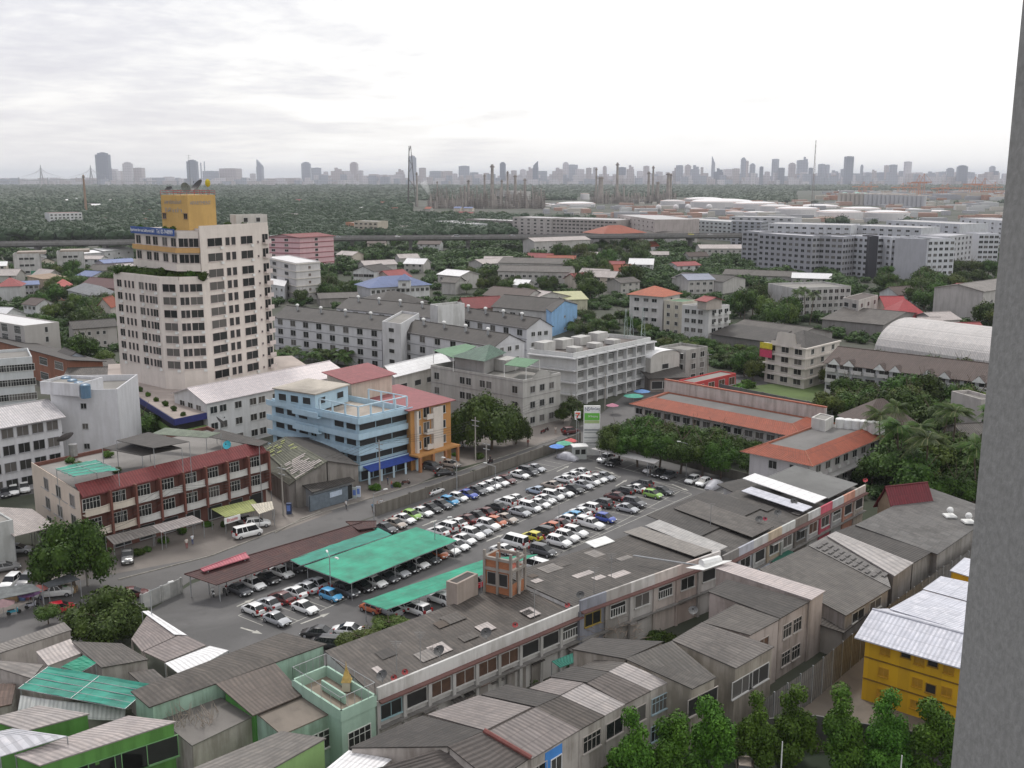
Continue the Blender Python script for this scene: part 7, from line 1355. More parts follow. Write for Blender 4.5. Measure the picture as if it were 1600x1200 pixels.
# utility poles and wires
for i, (x, y, hh) in enumerate(((137, 915, 9), (590, 742, 10), (180, 776-0, 9), (743, 720, 9), (594, 757, 8.5), (443, 806, 9), (1005-60, 640, 9), (760, 735, 6), (1052, 600, 9), (1105, 600, 9))):
    p = G(x, y, 0); t = thing('utility_pole', 'concrete utility pole %s' % ['beside the big street tree', 'in front of the blue awning, left one', 'behind the striped awning of the brown row', 'before the round trees by the yellow sign', 'in front of the blue awning, right one', 'at the mouth of the side alley', 'near the pylon sign', 'leaning at the edge of the round trees', 'by the side street, nearer one', 'by the side street, farther one'][i], 'utility pole', tuple(p), 0, 'utility poles'); b = MB(); b.tube(p, p+Vector((0, 0, hh)), .16, .11, wall((0.33, 0.31, 0.28), .5), 7); b.obj('pole', t)
    b = MB(); b.box(p+Vector((0, 0, hh-.8)), 2.0, .12, .14, STEEL, RD(-38)); b.box(p+Vector((0, 0, hh-1.8)), 1.6, .12, .14, STEEL, RD(-38)); b.obj('crossarm', t)
wp = [G(*q, 0) for q in ((137, 915), (270, 838), (443, 806), (592, 750), (743, 720), (850, 680))]
b = MB()
for k in range(4):
    for p, q in zip(wp, wp[1:]):
        for j in range(8):
            s0, s1 = j/8, (j+1)/8; f = lambda s: p+(q-p)*s+Vector((.6*(k-1.5), 0, 8.2-.35*k-1.6*s*(1-s)*2)); b.tube(f(s0), f(s1), .025, .025, DARK, 3, False)
tag(b.obj('power_lines', loc=tuple(wp[0])), 'bundle of black overhead cables strung between the street poles', 'cables')
# people and motorcycles
def person(x, y, c1, c2, lab, ang=0.0, seated=0.0, loc=None):
    p = loc or G(x, y, 0); rnd = random.Random(int(x)); me = bpy.data.meshes.new('person'); s = seated
    V = [(0, 0, .92), (0, 0, 1.15), (0, 0, 1.42), (0, 0, 1.53), (0, 0, 1.66), (.19, 0, 1.40), (.25, .04, 1.12), (.24, .16, .90), (-.19, 0, 1.40), (-.25, -.02, 1.12), (-.24, .08, .88), (.09, 0, .90), (.11, .10+.35*s, .50+.3*s), (.11, -.04+.3*s, .07), (.11, .12+.3*s, .04), (-.09, 0, .90), (-.11, -.08+.43*s, .50+.3*s), (-.11, -.16+.46*s, .07), (-.11, 0+.46*s, .04)]
    E_ = [(0, 1), (1, 2), (2, 3), (3, 4), (2, 5), (5, 6), (6, 7), (2, 8), (8, 9), (9, 10), (0, 11), (11, 12), (12, 13), (13, 14), (0, 15), (15, 16), (16, 17), (17, 18)]
    R_ = [.15, .15, .15, .06, .11, .065, .048, .035, .065, .048, .035, .095, .07, .045, .04, .095, .07, .045, .04]; me.from_pydata(V, E_, []); o = bpy.data.objects.new('person', me); COL.objects.link(o); m = o.modifiers.new('skin', 'SKIN'); ss = o.modifiers.new('sub', 'SUBSURF'); ss.levels = ss.render_levels = 1
    for v, r in zip(me.skin_vertices[0].data, R_): v.radius = (r, r*.85)
    me.skin_vertices[0].data[0].use_root = True
    dg = bpy.context.evaluated_depsgraph_get(); me2 = bpy.data.meshes.new_from_object(o.evaluated_get(dg)); bpy.data.objects.remove(o)
    for c in (c1, c2, (0.30, 0.17, 0.11), (0.015, 0.012, 0.01)): me2.materials.append(plain(c, .8, .1))
    for f in me2.polygons:
        c = f.center; f.use_smooth = True; f.material_index = 3 if c.z > 1.66 or (c.z > 1.58 and c.y < -.02) else 2 if c.z > 1.47 or (abs(c.x) > .22 and c.z < 1.2) or c.z < .1 else 1 if c.z < .93 else 0
    o = bpy.data.objects.new('person', me2); COL.objects.link(o); o.location = p; o.rotation_euler = (0, 0, ang); tag(o, lab, 'person', 'people on the street'); return o
for a_ in ((292, 857, (0.6, 0.55, 0.5), (0.3, 0.05, 0.05), 'person in white shirt and red shorts walking on the forecourt, left of a pair', .5), (301, 851, (0.6, 0.62, 0.65), (0.08, 0.1, 0.2), 'person in white shirt and dark trousers walking, right of a pair', .7), (606, 758, (0.03, 0.06, 0.1), (0.02, 0.02, 0.03), 'person in dark clothes standing before the blue building', 1), (612, 764, (0.5, 0.15, 0.12), (0.05, 0.08, 0.2), 'person in pink top standing before the blue building', 2), (541, 796, (0.5, 0.5, 0.5), (0.05, 0.05, 0.06), 'person in pale shirt by the kerb below the lock-up shop', 1), (825, 698, (0.2, 0.06, 0.05), (0.05, 0.03, 0.03), 'person in brown standing under the trees by the road', 0), (1016, 745, (0.03, 0.03, 0.03), (0.03, 0.03, 0.03), 'person in black beside the dark car at the lot end', 1), (868, 678, (0.55, 0.5, 0.45), (0.3, 0.2, 0.15), 'person in white on the pavement near the corner trees', 0), (66, 940, (0.5, 0.5, 0.5), (0.1, 0.1, 0.15), 'person in white at the market stalls', 1), (582, 800, (0.2, 0.3, 0.4), (0.1, 0.1, 0.1), 'person in blue just behind the near end of the lot wall', 1), (590, 797, (0.35, 0.25, 0.2), (0.1, 0.1, 0.1), 'person in brown by the near end of the lot wall', 2), (596, 794, (0.6, 0.6, 0.6), (0.05, 0.1, 0.2), 'person in white at the near end of the lot wall', 0)): person(*a_)
def bike(x, y, c_, ang, lab, loc=None):
    p = loc or G(x, y, 0); root = thing('motorcycle', lab, 'motorcycle', tuple(p), ang, 'motorcycles'); 
    for dx in (-.6, .62):
        b = MB(); b.tube((dx, -.05, .29), (dx, .05, .29), .29, .29, DARK, 12); b.obj('wheel', root, local=True)
    b = MB(); m = plain(c_, .35, .1); b.box((-.1, 0, .35), .75, .26, .3, m, 0, .8); b.box((-.55, 0, .55), .5, .22, .18, m, 0, .7); b.box((.42, 0, .35), .14, .36, .5, m, 0, .8); b.obj('body', root, local=True)
    b = MB(); b.box((-.3, 0, .68), .75, .26, .1, DARK); b.obj('seat', root, local=True); b = MB(); b.tube((.62, 0, .3), (.42, 0, .98), .035, .03, STEEL, 5); b.tube((.42, -.32, 1.0), (.42, .32, 1.0), .02, .02, DARK, 5); b.obj('handlebar', root, local=True); b = MB(); b.ball((.52, 0, .86), .09, plain((.7, .7, .7), .2), 6, 4); b.obj('headlight', root, local=True); return root
bike(766, 724, (0.05, 0.02, 0.02), RD(232), 'black motorcycle ridden along the road by the black saloon'); pp = G(766, 724, 0)+Vector((-.0, .1, .0)); person(766, 724, (0.04, 0.04, 0.05), (0.03, 0.03, 0.04), 'person in dark clothes riding the motorcycle on the road', RD(142), .8, Vector((pp.x, pp.y, -.02)))
for a_ in ((333, 931, (0.6, 0.6, 0.6), 2.0, 'white scooter under the near corner of the maroon roof'), (352, 929, (0.05, 0.05, 0.05), 2.2, 'black scooter under the near corner of the maroon roof'), (22, 960, (0.05, 0.3, 0.4), .6, 'turquoise motorcycle at the market edge'), (50, 950, (0.4, 0.4, 0.45), .6, 'silver three wheeled motorcycle at the market edge'), (848, 677, (0.15, 0.02, 0.02), 1, 'red motorcycle parked by the corner, left one'), (854, 674, (0.05, 0.02, 0.02), 1, 'black motorcycle parked by the corner, right one'), (603, 792, (0.1, 0.1, 0.1), .8, 'dark motorcycle near the end of the lot wall'), (634, 757, (0.12, 0.04, 0.03), .4, 'small dark red motorcycle lying by the road before the blue awning')): bike(*a_)
# ================================================================ trees
def T(kind, lst, lab, group, hs=1.0, nm='tree', trunk=.35):
    for i, (x, y, w_) in enumerate(lst): tree(kind, x, y, w_, lab.replace('#', ordn(i+1)+' from the left'), hs, group, nm, trunk=trunk)
tree('big', 118, 925, 136, 'large dark green street tree in front of the cream gable wall', 1.25, 'street trees', trunk=.14, idx=0)
tree('big', 166, 1004, 140, 'wide olive green feathery tree over the sheds at the left', 1.1, 'street trees', trunk=.08, idx=2)
tree('broad', 76, 975, 44, 'small round green tree left of the olive tree', .9, 'street trees', idx=4)
tree('olive', 566, 1018, 92, 'olive green bushy tree between the lot lane and the striped roof', .6, 'street trees', trunk=.12, idx=1); tree('olive', 610, 990, 78, 'right half of the bushy growth below the narrow green net', .55, 'street trees', trunk=.12, idx=0)
T('big', [(724, 700, 74), (768, 702, 108), (806, 694, 64)], 'big round dark tree beside the green roofed grey block, #', 'round trees by the road', 1.45, trunk=.12)
T('big', [(968, 724, 76), (996, 730, 84), (1030, 735, 84), (1063, 740, 88), (1098, 745, 84), (1126, 748, 76)], 'olive dark tree in the belt beyond the parking lot, #', 'tree belt', 1.05, trunk=.3)
T('broad', [(1008, 700, 70), (1040, 706, 66), (1082, 712, 70), (1120, 716, 70), (1150, 724, 56), (1180, 722, 50), (1168, 742, 46)], 'dense green tree in the second line behind the tree belt, #', 'second line of the tree belt', .9)
T('broad', [(893, 655, 46), (905, 668, 40), (880, 662, 30)], 'dark tree under the corner of the white balcony block, #', 'corner trees', 1.0)
T('broad', [(192, 690, 40), (222, 697, 66), (252, 692, 50)], 'dark tree in front of the green banded parking decks, #', 'podium trees', 1.1)
T('column', [(985, 1250, 96), (1048, 1236, 90), (1110, 1222, 92), (1176, 1205, 90)], 'bright green narrow garden tree before the terrace, #', 'garden trees before the terrace', 1.25, trunk=.1); T('column', [(1238, 1190, 92), (1312, 1200, 98), (1384, 1208, 92), (1456, 1218, 100)], 'cone shaped garden tree in front of the metal fence, #', 'cone shaped garden trees', 1.1, trunk=.12)
T('shrub', [(932, 1215, 60), (905, 1238, 60), (1080, 1215, 50)], 'yellowish green shrub at the bottom edge below the blue wall, #', 'garden shrubs', .9, 'bush')
for i, (x, y, hg, R_) in enumerate(((1372, 748, 12, 4.2), (1404, 775, 12.5, 4.4), (1447, 790, 12, 4.8), (1490, 748, 13, 4.4), (1520, 800, 11, 4.4), (1470, 730, 12, 3.8), (1392, 722, 11, 3.6), (1545, 740, 12, 4.4), (1430, 750, 10, 3.8))): palm(x, y, hg, R_, 'tall coconut palm beside the orange roofed school, %s of the clump' % ordn(i+1))
for i in range(16): palm(432+i*9.5+random.uniform(-3, 3), 572-abs(i-8)*.6+random.uniform(-6, 6), random.uniform(2.6, 4.5), random.uniform(3.2, 4.4), 'leafy banana palm in the grove beside the tower, %s from left' % ordn(i+1), 'banana grove', None, True, 'banana_plant')
for i, (x, y) in enumerate(((1248, 505), (1258, 500), (1265, 508))): palm(x, y, 12, 3.4, 'slender palm before the grey flats, %s from the left' % ordn(i+1), 'palms by the flats')
for i in range(10):
    f = i/9; q = Vector((-92+f*22, 242.5-f*9.8+random.uniform(-.5, .5)-(1.4 if f > .6 else 0), hw_)); tree('shrub', 0, 0, 0, 'round bush on the planted ledge of the tower, %s from the left' % ordn(i+1), 1.0, 'tower ledge bushes', 'bush', 'plant', loc=q, wid=random.uniform(4.0, 5.4))
for i, (x, y, z) in enumerate(((-88.5, 246, 43.8), (-77, 234.6, 43.8), (-79, 236, 43.8), (-67.5, 246, 44.2), (-64, 247, 44.2))): tree('shrub', 0, 0, 0, 'potted bush on the tower roof terrace, %s one' % ordn(i+1), 1.1, 'tower roof bushes', 'bush', 'plant', loc=Vector((x, y, z)), wid=2.2)
for i in range(8): q = G(180+i*13, 598+i*7.6, 8.2); tree('shrub', 0, 0, 0, 'small plant along the podium edge, %s from the left' % ordn(i+1), 1.3, 'podium plants', 'bush', 'plant', loc=q+Vector((1.5, 1, 0)), wid=1.7)
def inpoly(x, y, P):
    c = False; n = len(P)
    for i in range(n):
        x1, y1, x2, y2 = P[i][0], P[i][1], P[(i+1) % n][0], P[(i+1) % n][1]
        if (y1 > y) != (y2 > y) and x < (x2-x1)*(y-y1)/(y2-y1)+x1: c = not c
    return c
GY = (0.36, 0.36, 0.39); WG = (0.58, 0.59, 0.62)
SL = [('dark grey slab', (1270, 369), (1186, 364), 16, 23, GY, 9), ('mid grey slab', (1318, 370), (1271, 368), 16, 23, GY, 5), ('white slab with its windows facing the road', (1358, 370), (1319, 367), 16, 23, WG, 5), ('narrow black stair slab', (1373, 369), (1359, 369), 12, 23.5, (0.04, 0.04, 0.05), 0), ('white slab right of the black stair slab', (1394, 371), (1374, 369), 16, 23, WG, 2), ('white slab with blank corner', (1424, 372), (1395, 370), 16, 23, WG, 4), ('grey and white slab', (1450, 374), (1426, 372), 18, 23, WG, 2), ('pale slab seen at an angle', (1482, 369), (1452, 374), 18, 23, (0.42, 0.42, 0.45), 5), ('light grey slab behind the trees', (1520, 365), (1484, 369), 18, 22, (0.48, 0.48, 0.5), 6), ('white slab nearest the concrete pillar', (1562, 365), (1530, 365), 18, 22, WG, 4),
      ('grey slab at the left end', (1186, 362), (1160, 361), 18, 22, GY, 3), ('far grey slab on the left', (1190, 346), (1143, 345), 20, 20, (0.34, 0.35, 0.38), 5)]
for lab, A_, B_, dp, h_, wc, nc in SL: bld('housing_slab', 'seven storey housing block, %s' % lab, 'building', A_, B_, dp, h_, wc, 'flat', rc=plain((0.42, 0.42, 0.44), .7), rise=.5, floors=7, wa=(nc, 2.4, 1.5, 'two', mul(wc, .9)) if nc else None, wb=(5, 2.2, 1.5, 'two', mul(wc, .9)) if nc else None, group='grey and white housing slabs', dirt=.25)
FBK = [('grey white roofed housing row behind the slabs, left', (1330, 352), (1200, 349), 30, 20, WG, 10), ('grey white roofed housing row behind the slabs, middle', (1440, 356), (1332, 352), 30, 19, WG, 8), ('white stepped block behind the slabs, right', (1500, 350), (1385, 344), 30, 20, WG, 9), ('white block with window bands near the concrete pillar', (1570, 345), (1500, 340), 30, 20, WG, 6),
       ('white factory block left of the long brown factory', (862, 341), (801, 339), 30, 17, (0.50, 0.46, 0.44), 6), ('long brownish white factory beyond the viaduct', (964, 344), (863, 341), 40, 17, (0.42, 0.38, 0.36), 16), ('long cream factory right of the brownish one', (1023, 343), (965, 335), 40, 20, (0.45, 0.40, 0.38), 9), ('white factory office with green bands', (1150, 347), (1058, 342), 30, 17, (0.55, 0.58, 0.58), 14), ('pale hall behind the white factory office', (1240, 340), (1140, 338), 30, 17, (0.5, 0.5, 0.52), 8),
       ('white warehouse with sloping roof right of the cream building', (730, 350), (680, 345), 22, 10, (0.55, 0.56, 0.57), 4), ('grey brown mill building behind the viaduct', (820, 346), (728, 342), 22, 12, (0.28, 0.25, 0.24), 10), ('cream building with flat roof next to the viaduct', (590, 346), (553, 345), 16, 15, (0.50, 0.44, 0.36), 5), ('orange walled house at the viaduct', (552, 348), (540, 347), 12, 12, (0.5, 0.24, 0.14), 1), ('low white sheds with red door behind the viaduct', (628, 353), (592, 352), 20, 8, (0.5, 0.45, 0.42), 4)]
for lab, A_, B_, dp, h_, wc, nc in FBK: bld('factory' if 'factory' in lab or 'mill' in lab else 'building', lab, 'building', A_, B_, dp, h_, wc, 'flat', rc=plain((0.45, 0.44, 0.44), .7), rise=.4, floors=max(2, int(h_/3.4)), wa=(nc, 3, 1.4, 'two', wc), dirt=.5)
bld('building', 'white gabled hall with steep dark red roof beside the viaduct', 'building', (1056, 349), (1022, 352), 26, 11, WH, 'gable', RMAR, 9, .5, 'AC', 2)
def free0(p, r): return all((p.x-sum(q.x for q in F)/4)**2+(p.y-sum(q.y for q in F)/4)**2 > (r+.5*((F[2]-F[0]).length if len(F) > 2 else 9))**2 for F in FOOT)
rnd = random.Random(9); cols_ = [('red', RR), ('orange', RO), ('white', RW), ('grey', RG), ('pale', RGp), ('brown', RB), ('blue', RBL)]
LST = []
for i in range(96):
    for _ in range(40):
        x, y = rnd.choice([(rnd.uniform(0, 240), rnd.uniform(338, 372)), (rnd.uniform(430, 800), rnd.uniform(345, 420)), (rnd.uniform(0, 170), rnd.uniform(398, 430)), (rnd.uniform(430, 760), rnd.uniform(302, 338)), (rnd.uniform(0, 760), rnd.uniform(304, 336)), (rnd.uniform(60, 250), rnd.uniform(308, 335)), (rnd.uniform(700, 1000), rnd.uniform(400, 440)), (rnd.uniform(1380, 1550), rnd.uniform(440, 520)), (rnd.uniform(1000, 1300), rnd.uniform(380, 440))]); A_ = G(x, y, 6)
        if free0(A_, 9): break
    z = 'left of the tower' if x < 260 else ('in the woods right of the tower' if y < 342 else ('below the grey slabs' if x > 1000 else 'around the viaduct')); LST.append((x, y, rnd.choice(cols_), z, A_))
cnt = {}
for x, y, (cn, cm_), z, A_ in sorted(LST, key=lambda t: t[0]):
    w_ = rnd.uniform(10, 19); a = rnd.uniform(-.7, .7); B_ = A_+Vector((-math.cos(a), -math.sin(a), 0))*w_; cnt[cn+z] = cnt.get(cn+z, 0)+1
    bld('house', '%s roofed low house %s, %s such from left' % (cn, z, ordn(cnt[cn+z])), 'house', A_, B_, rnd.uniform(8, 12), 5.5, rnd.choice([WH, CRM, (0.45, 0.43, 0.4)]), 'gable', cm_, rnd.uniform(1.6, 3), .6, 'AB', 2, (3, 1.5, 1.2, 'two') if y > 345 else None, group='scattered low houses')
FB_ = [(min(p[0] for p in F), max(p[0] for p in F), min(p[1] for p in F), max(p[1] for p in F), F) for F in FOOT]
def free(p, r):
    for x0, x1, y0, y1, F in FB_:
        if p.x < x0-r or p.x > x1+r or p.y < y0-r or p.y > y1+r: continue
        for k in range(9):
            a = k*math.pi/4; rr = 0 if k == 8 else r
            if inpoly(p.x+rr*math.cos(a), p.y+rr*math.sin(a), F): return False
    return True
PL = []
def zone(poly, n, s0, s1, kind, lab, grp, hs=1.0, sep=.42, nm='tree', seed=1):
    rnd = random.Random(seed); got = []; W_ = [G(*p, 0) for p in poly]; bx = (min(p.x for p in W_), max(p.x for p in W_), min(p.y for p in W_), max(p.y for p in W_)); k = tries = 0
    while k < n and tries < n*14:
        tries += 1; p = Vector((rnd.uniform(bx[0], bx[1]), rnd.uniform(bx[2], bx[3]), 0)); s = rnd.uniform(s0, s1)
        if not inpoly(p.x, p.y, W_) or not free(p, s*.34) or any((p.x-q[0])**2+(p.y-q[1])**2 < ((s+q[2])*.5*sep)**2 for q in PL): continue
        PL.append((p.x, p.y, s)); k += 1; got.append((p.x/p.y, p, s, rnd.uniform(.22, .36)))
    for i, (_, p, s, tr) in enumerate(sorted(got, key=lambda t: t[0])): tree(kind, 0, 0, 0, lab+', %s from left' % ordn(i+1), hs, grp, nm, loc=p, wid=s, trunk=tr)
zone([(1290, 660), (1330, 650), (1560, 606), (1600, 640), (1590, 800), (1450, 800), (1360, 775), (1345, 730), (1400, 700), (1440, 680)], 60, 8, 12.5, 'broad', 'dense green tree in the grove behind the coconut palms', 'school grove', seed=2)
zone([(1140, 590), (1290, 575), (1560, 606), (1555, 640), (1440, 640), (1330, 640), (1290, 610), (1200, 600)], 36, 7, 11, 'broad', 'green tree in the line below the brown roofed town houses', 'town house hedge', seed=3)
zone([(1020, 545), (1150, 520), (1200, 560), (1190, 600), (1110, 570)], 44, 4, 8, 'broad', 'creeper covered tree on the plot right of the balcony block', 'overgrown plot', .7, seed=4)
zone([(880, 500), (990, 500), (1040, 528), (960, 524), (900, 530)], 22, 5, 9, 'broad', 'green tree on the wild plot behind the balcony block', 'wild plot', .8, seed=5)
zone([(1140, 500), (1190, 470), (1240, 480), (1235, 520), (1160, 528)], 10, 9, 13, 'broad', 'tall dark tree before the grey flats', 'dark trees by the flats', 1.3, seed=6)
zone([(1380, 520), (1560, 520), (1600, 430), (1340, 425), (1385, 470)], 34, 10, 16, 'broad', 'large dark tree between grey slabs and barrel hall', 'trees below the grey slabs', 1.0, seed=7)
zone([(880, 505), (1000, 450), (1005, 395), (930, 385), (860, 400), (895, 440)], 26, 11, 17, 'broad', 'large dark tree left of the orange roofed white block', 'middle woodland', 1.0, seed=8)
zone([(60, 600), (60, 430), (190, 430), (185, 580), (150, 600)], 40, 7, 12, 'broad', 'dark green tree among the houses left of the tower', 'trees left of the tower', 1.05, seed=11)
zone([(420, 500), (500, 440), (620, 470), (560, 480), (450, 480)], 22, 7, 11, 'broad', 'green tree between the white gallery block and the dormitories', 'trees behind the dormitories', 1.0, seed=13)
zone([(700, 470), (720, 430), (860, 440), (900, 470), (800, 470)], 24, 7, 11, 'broad', 'tree among the small houses behind the dormitories', 'small house trees', 1.0, seed=14)
zone([(1345, 1020), (1480, 900), (1560, 860), (1500, 860), (1400, 940)], 5, 2, 3, 'shrub', 'weed bush at the foot of the metal hoarding', 'weeds', nm='bush', seed=17)
for i, (x, y, w_) in enumerate(((710, 712, 14), (660, 716, 22), (746, 716, 24), (740, 742, 18), (585, 765, 26), (622, 760, 20), (215, 868, 26), (255, 848, 24), (285, 834, 22), (325, 822, 22), (350, 822, 18), (228, 862, 20), (1240, 655, 22), (1300, 648, 24), (1150, 612, 34), (1170, 606, 30), (1340, 780, 30), (470, 775, 14))): tree('shrub', x, y, w_, 'green bush %s' % ['by the round trees', 'at the hedge of the orange apartments', 'below the yellow sign', 'at the foot of the round trees', 'left of the blue awning poles', 'in front of the blue awning', 'under the striped awning, leftmost', 'under the striped awning, second', 'under the striped awning, third', 'by the yellow green awning, left', 'by the yellow green awning, right', 'at the forecourt edge below the striped awning', 'at the near corner of the lawn', 'behind the school parapet', 'at the left of the lawn', 'left of the lawn beside the side street', 'behind the shrine roof', 'at the door of the old warehouse'][i], .9, 'roadside bushes', 'bush', 'plant')
STF = []
def cover(poly, n, s0, s1, seed, sep=.34, hs=.8):
    rnd = random.Random(seed); W_ = [G(*p, 0) for p in poly]; bx = (min(p.x for p in W_), max(p.x for p in W_), min(p.y for p in W_), max(p.y for p in W_)); k = tries = 0; grid = {}
    while k < n and tries < n*10:
        tries += 1; Y = 1/rnd.uniform(1/bx[3], 1/bx[2]); p = Vector((rnd.uniform(bx[0], bx[1]), Y, 0)); s = rnd.uniform(s0, s1)
        if not inpoly(p.x, p.y, W_) or not free(p, s*.3): continue
        gk = (int(p.x/4), int(p.y/4))
        if gk in grid: continue
        grid[gk] = 1; k += 1; STF.append((p.x, p.y, s, hs*rnd.uniform(.8, 1.2), rnd.randrange(5), rnd.uniform(0, 6.28)))
cover([(500, 440), (560, 380), (800, 378), (860, 400), (780, 440), (700, 425), (620, 405), (560, 416)], 170, 10, 17, 9); cover([(1000, 450), (1005, 372), (1150, 400), (1330, 440), (1330, 470), (1160, 450)], 240, 8, 14, 10)
cover([(-20, 480), (-20, 392), (230, 384), (230, 430), (60, 430)], 150, 7, 12, 12); cover([(-30, 380), (-20, 340), (240, 340), (230, 376)], 240, 11, 18, 15); cover([(420, 362), (430, 338), (800, 338), (800, 354), (560, 358)], 260, 11, 18, 16)
cover([(-30, 560), (-30, 385), (1600, 385), (1600, 540), (1180, 540), (1030, 560), (1000, 500), (430, 480), (200, 500), (190, 590)], 1150, 4.5, 9, 21, hs=.75); cover([(1290, 640), (1600, 600), (1620, 800), (1440, 790), (1350, 780)], 160, 3, 6, 22); cover([(1020, 540), (1190, 530), (1190, 590), (1110, 572)], 120, 3, 5, 23)
cover([(-30, 600), (60, 430), (190, 430), (190, 590)], 120, 4, 8, 24)
if STF:
    for part in range(1):
        Vs, Fs, off = [], [], 0
        for var in range(5):
            me = CROWNS['far'][var]; n_ = len(me.vertices); v = np.empty(n_*3, np.float32); me.vertices.foreach_get('co', v); v = v.reshape(-1, 3); L_ = [t for t in STF if t[4] == var]
            fq = [tuple(p.vertices) for p in me.polygons]; q4 = np.array([f for f in fq if len(f) == 4]); q3 = np.array([f for f in fq if len(f) == 3]); rs = np.random.RandomState(var)
            for X, Y, s, hs_, _, a in L_:
                keep = q4[rs.rand(len(q4)) < .72]; c_, s_ = math.cos(a), math.sin(a); R_ = s/2; w_ = np.stack([(v[:, 0]*c_-v[:, 1]*s_)*R_+X, (v[:, 0]*s_+v[:, 1]*c_)*R_+Y, v[:, 2]*R_*hs_*1.05+.1*R_], 1); Vs.append(w_); Fs.extend((keep+off).tolist()); Fs.extend((q3+off).tolist()); off += n_
        me = bpy.data.meshes.new('tree_cover'); me.from_pydata(np.vstack(Vs).tolist(), [], Fs); me.materials.append(leaf((0.012, 0.032, 0.008), (0.055, 0.098, 0.022), 'leaf_cover')); o = bpy.data.objects.new('tree_cover', me); COL.objects.link(o); tag(o, 'small trees and undergrowth filling the gaps between the town buildings', 'trees', kind='stuff')
# ---- far woodland, one mass
def woods(name, N_, Ymin, Ymax, seed, r0, r1, leaves, cond, mat, h_=9):
    rs = np.random.RandomState(seed); np.random.seed(seed); n = N_*3; Y = (Ymin**-1+(Ymax**-1-Ymin**-1)*rs.rand(n))**-1; X = (rs.rand(n)*2-1)*.60*Y; k = cond(X, Y); X, Y = X[k][:N_], Y[k][:N_]; n = len(X); R_ = rs.uniform(r0, r1, n)*(1+(Y/Ymax)*.4); Z = h_-R_*.7+rs.uniform(-2.5, 2.5, n)+2*np.sin(X/90)*np.cos(Y/140)
    C_ = np.stack([X, Y, Z], 1); V = (IV[None]*(R_[:, None, None])*rs.uniform(.75, 1.2, (n, 12, 1))*np.array([1, 1, .75])+C_[:, None]).reshape(-1, 3); F = (IF[None]+12*np.arange(n)[:, None, None]).reshape(-1, 3); m = leaves
    if m:
        sel = Y < Ymin*2.2; Cs = np.repeat(C_[sel], m, 0); Rr = np.repeat(R_[sel], m); d = rs.randn(len(Cs), 3); d[:, 2] = np.abs(d[:, 2])*.9; d /= np.linalg.norm(d, axis=1, keepdims=True); me = leafmesh(name, Cs+d*Rr[:, None]*rs.uniform(.9, 1.25, (len(Cs), 1))*np.array([1, 1, .8]), d+rs.randn(len(Cs), 3)*.4, Rr*.24, mat, (V, F))
    else: me = bpy.data.meshes.new(name); me.from_pydata(V.tolist(), [], F.tolist()); me.materials.append(mat)
    o = bpy.data.objects.new(name, me); COL.objects.link(o); return o
px = lambda X, Y: 800+1600*X/(Y*CP+H*SP)
def clear(X, Y):
    P = px(X, Y); a = (P > 640) & (P < 1080) & (Y > 1350) & (Y < 2900) & ~((Y > 2500) & (P < 900)); b = (P > 930) & (P < 1600) & (Y > 640) & (Y < 2300); c = (P > 1240) & (Y < 4200); d = (P > 800) & (Y < 1300); r = (P > 560) & (P < 1100) & (Y < 950); tt = (P < 430) & (Y < 900); return ~(a | b | c | d | r | tt)
FWL = leaf((0.019, 0.036, 0.016), (0.029, 0.049, 0.021), 'leaf_far')
tag(woods('woodland', 8500, 800, 2600, 3, 3.5, 6.5, 34, clear, FWL), 'mass of dark green woodland beyond the viaduct', 'woodland', kind='stuff')
tag(woods('far_woodland', 15000, 2300, 6900, 4, 7, 13, 0, clear, FWL, 9), 'hazy dark forest band stretching to the skyline', 'woodland', kind='stuff')
tag(woods('scrub', 700, 620, 2300, 8, 4, 7, 30, lambda X, Y: (px(X, Y) > 1100) & ((np.abs(Y-2350) < 220) | (np.abs(Y-1240) < 40)) | ((px(X, Y) > 830) & (px(X, Y) < 1050) & (np.abs(Y-1320) < 60)), FWL, 6), 'scrub and small trees between the tank farm and factories', 'scrub', kind='stuff')
# ---- viaduct
cm = wall((0.19, 0.185, 0.18), .6); vp = [(-160, 398), (0, 387.5), (208, 379), (420, 371), (522, 366), (660, 364), (800, 359.5), (1000, 355), (1150, 352.5), (1360, 348)]; VP = [AT(x, y, 690+(x-100)*.1 if x < 522 else 745+(x-522)*.06) for x, y in vp]
VP = [Vector((p.x, p.y, 13.2)) for p in VP]; root = thing('viaduct', 'long grey elevated expressway crossing the town on paired piers', 'viaduct', tuple(VP[4][:2])+(0,)); b = MB(); pr = MB(); rd_ = MB()
for p, q in zip(VP, VP[1:]):
    d = q-p; m_ = (p+q)/2; u = dirz(p, q); b.box((m_.x, m_.y, 10.6), d.length+2, 13, 1.2, cm, u); b.box((m_.x, m_.y, 11.8), d.length+2, 22, .8, cm, u); n = Vector((-d.y, d.x, 0)).normalized()
    for s in (-1, 1): c = m_+n*10.9*s; pr.box((c.x, c.y, 12.6), d.length+2, .3, 1.1, cm, u)
    rd_.box((m_.x, m_.y, 12.6), d.length, 20, .04, RDM, u)
b.obj('deck', root); pr.obj('parapet', root); rd_.obj('roadway', root)
k = 0; L0 = 0
for p, q in zip(VP, VP[1:]):
    L = (q-p).length; s = L0
    while s < L:
        c = p+(q-p)*s/L; b = MB(); u = dirz(p, q); b.box((c.x, c.y, 0), 2.2, 6, 9.4, cm, u, 1.0); b.box((c.x, c.y, 8.6), 2.6, 14, 2.0, cm, u); b.obj('pier', root); s += 42
    L0 = s-L
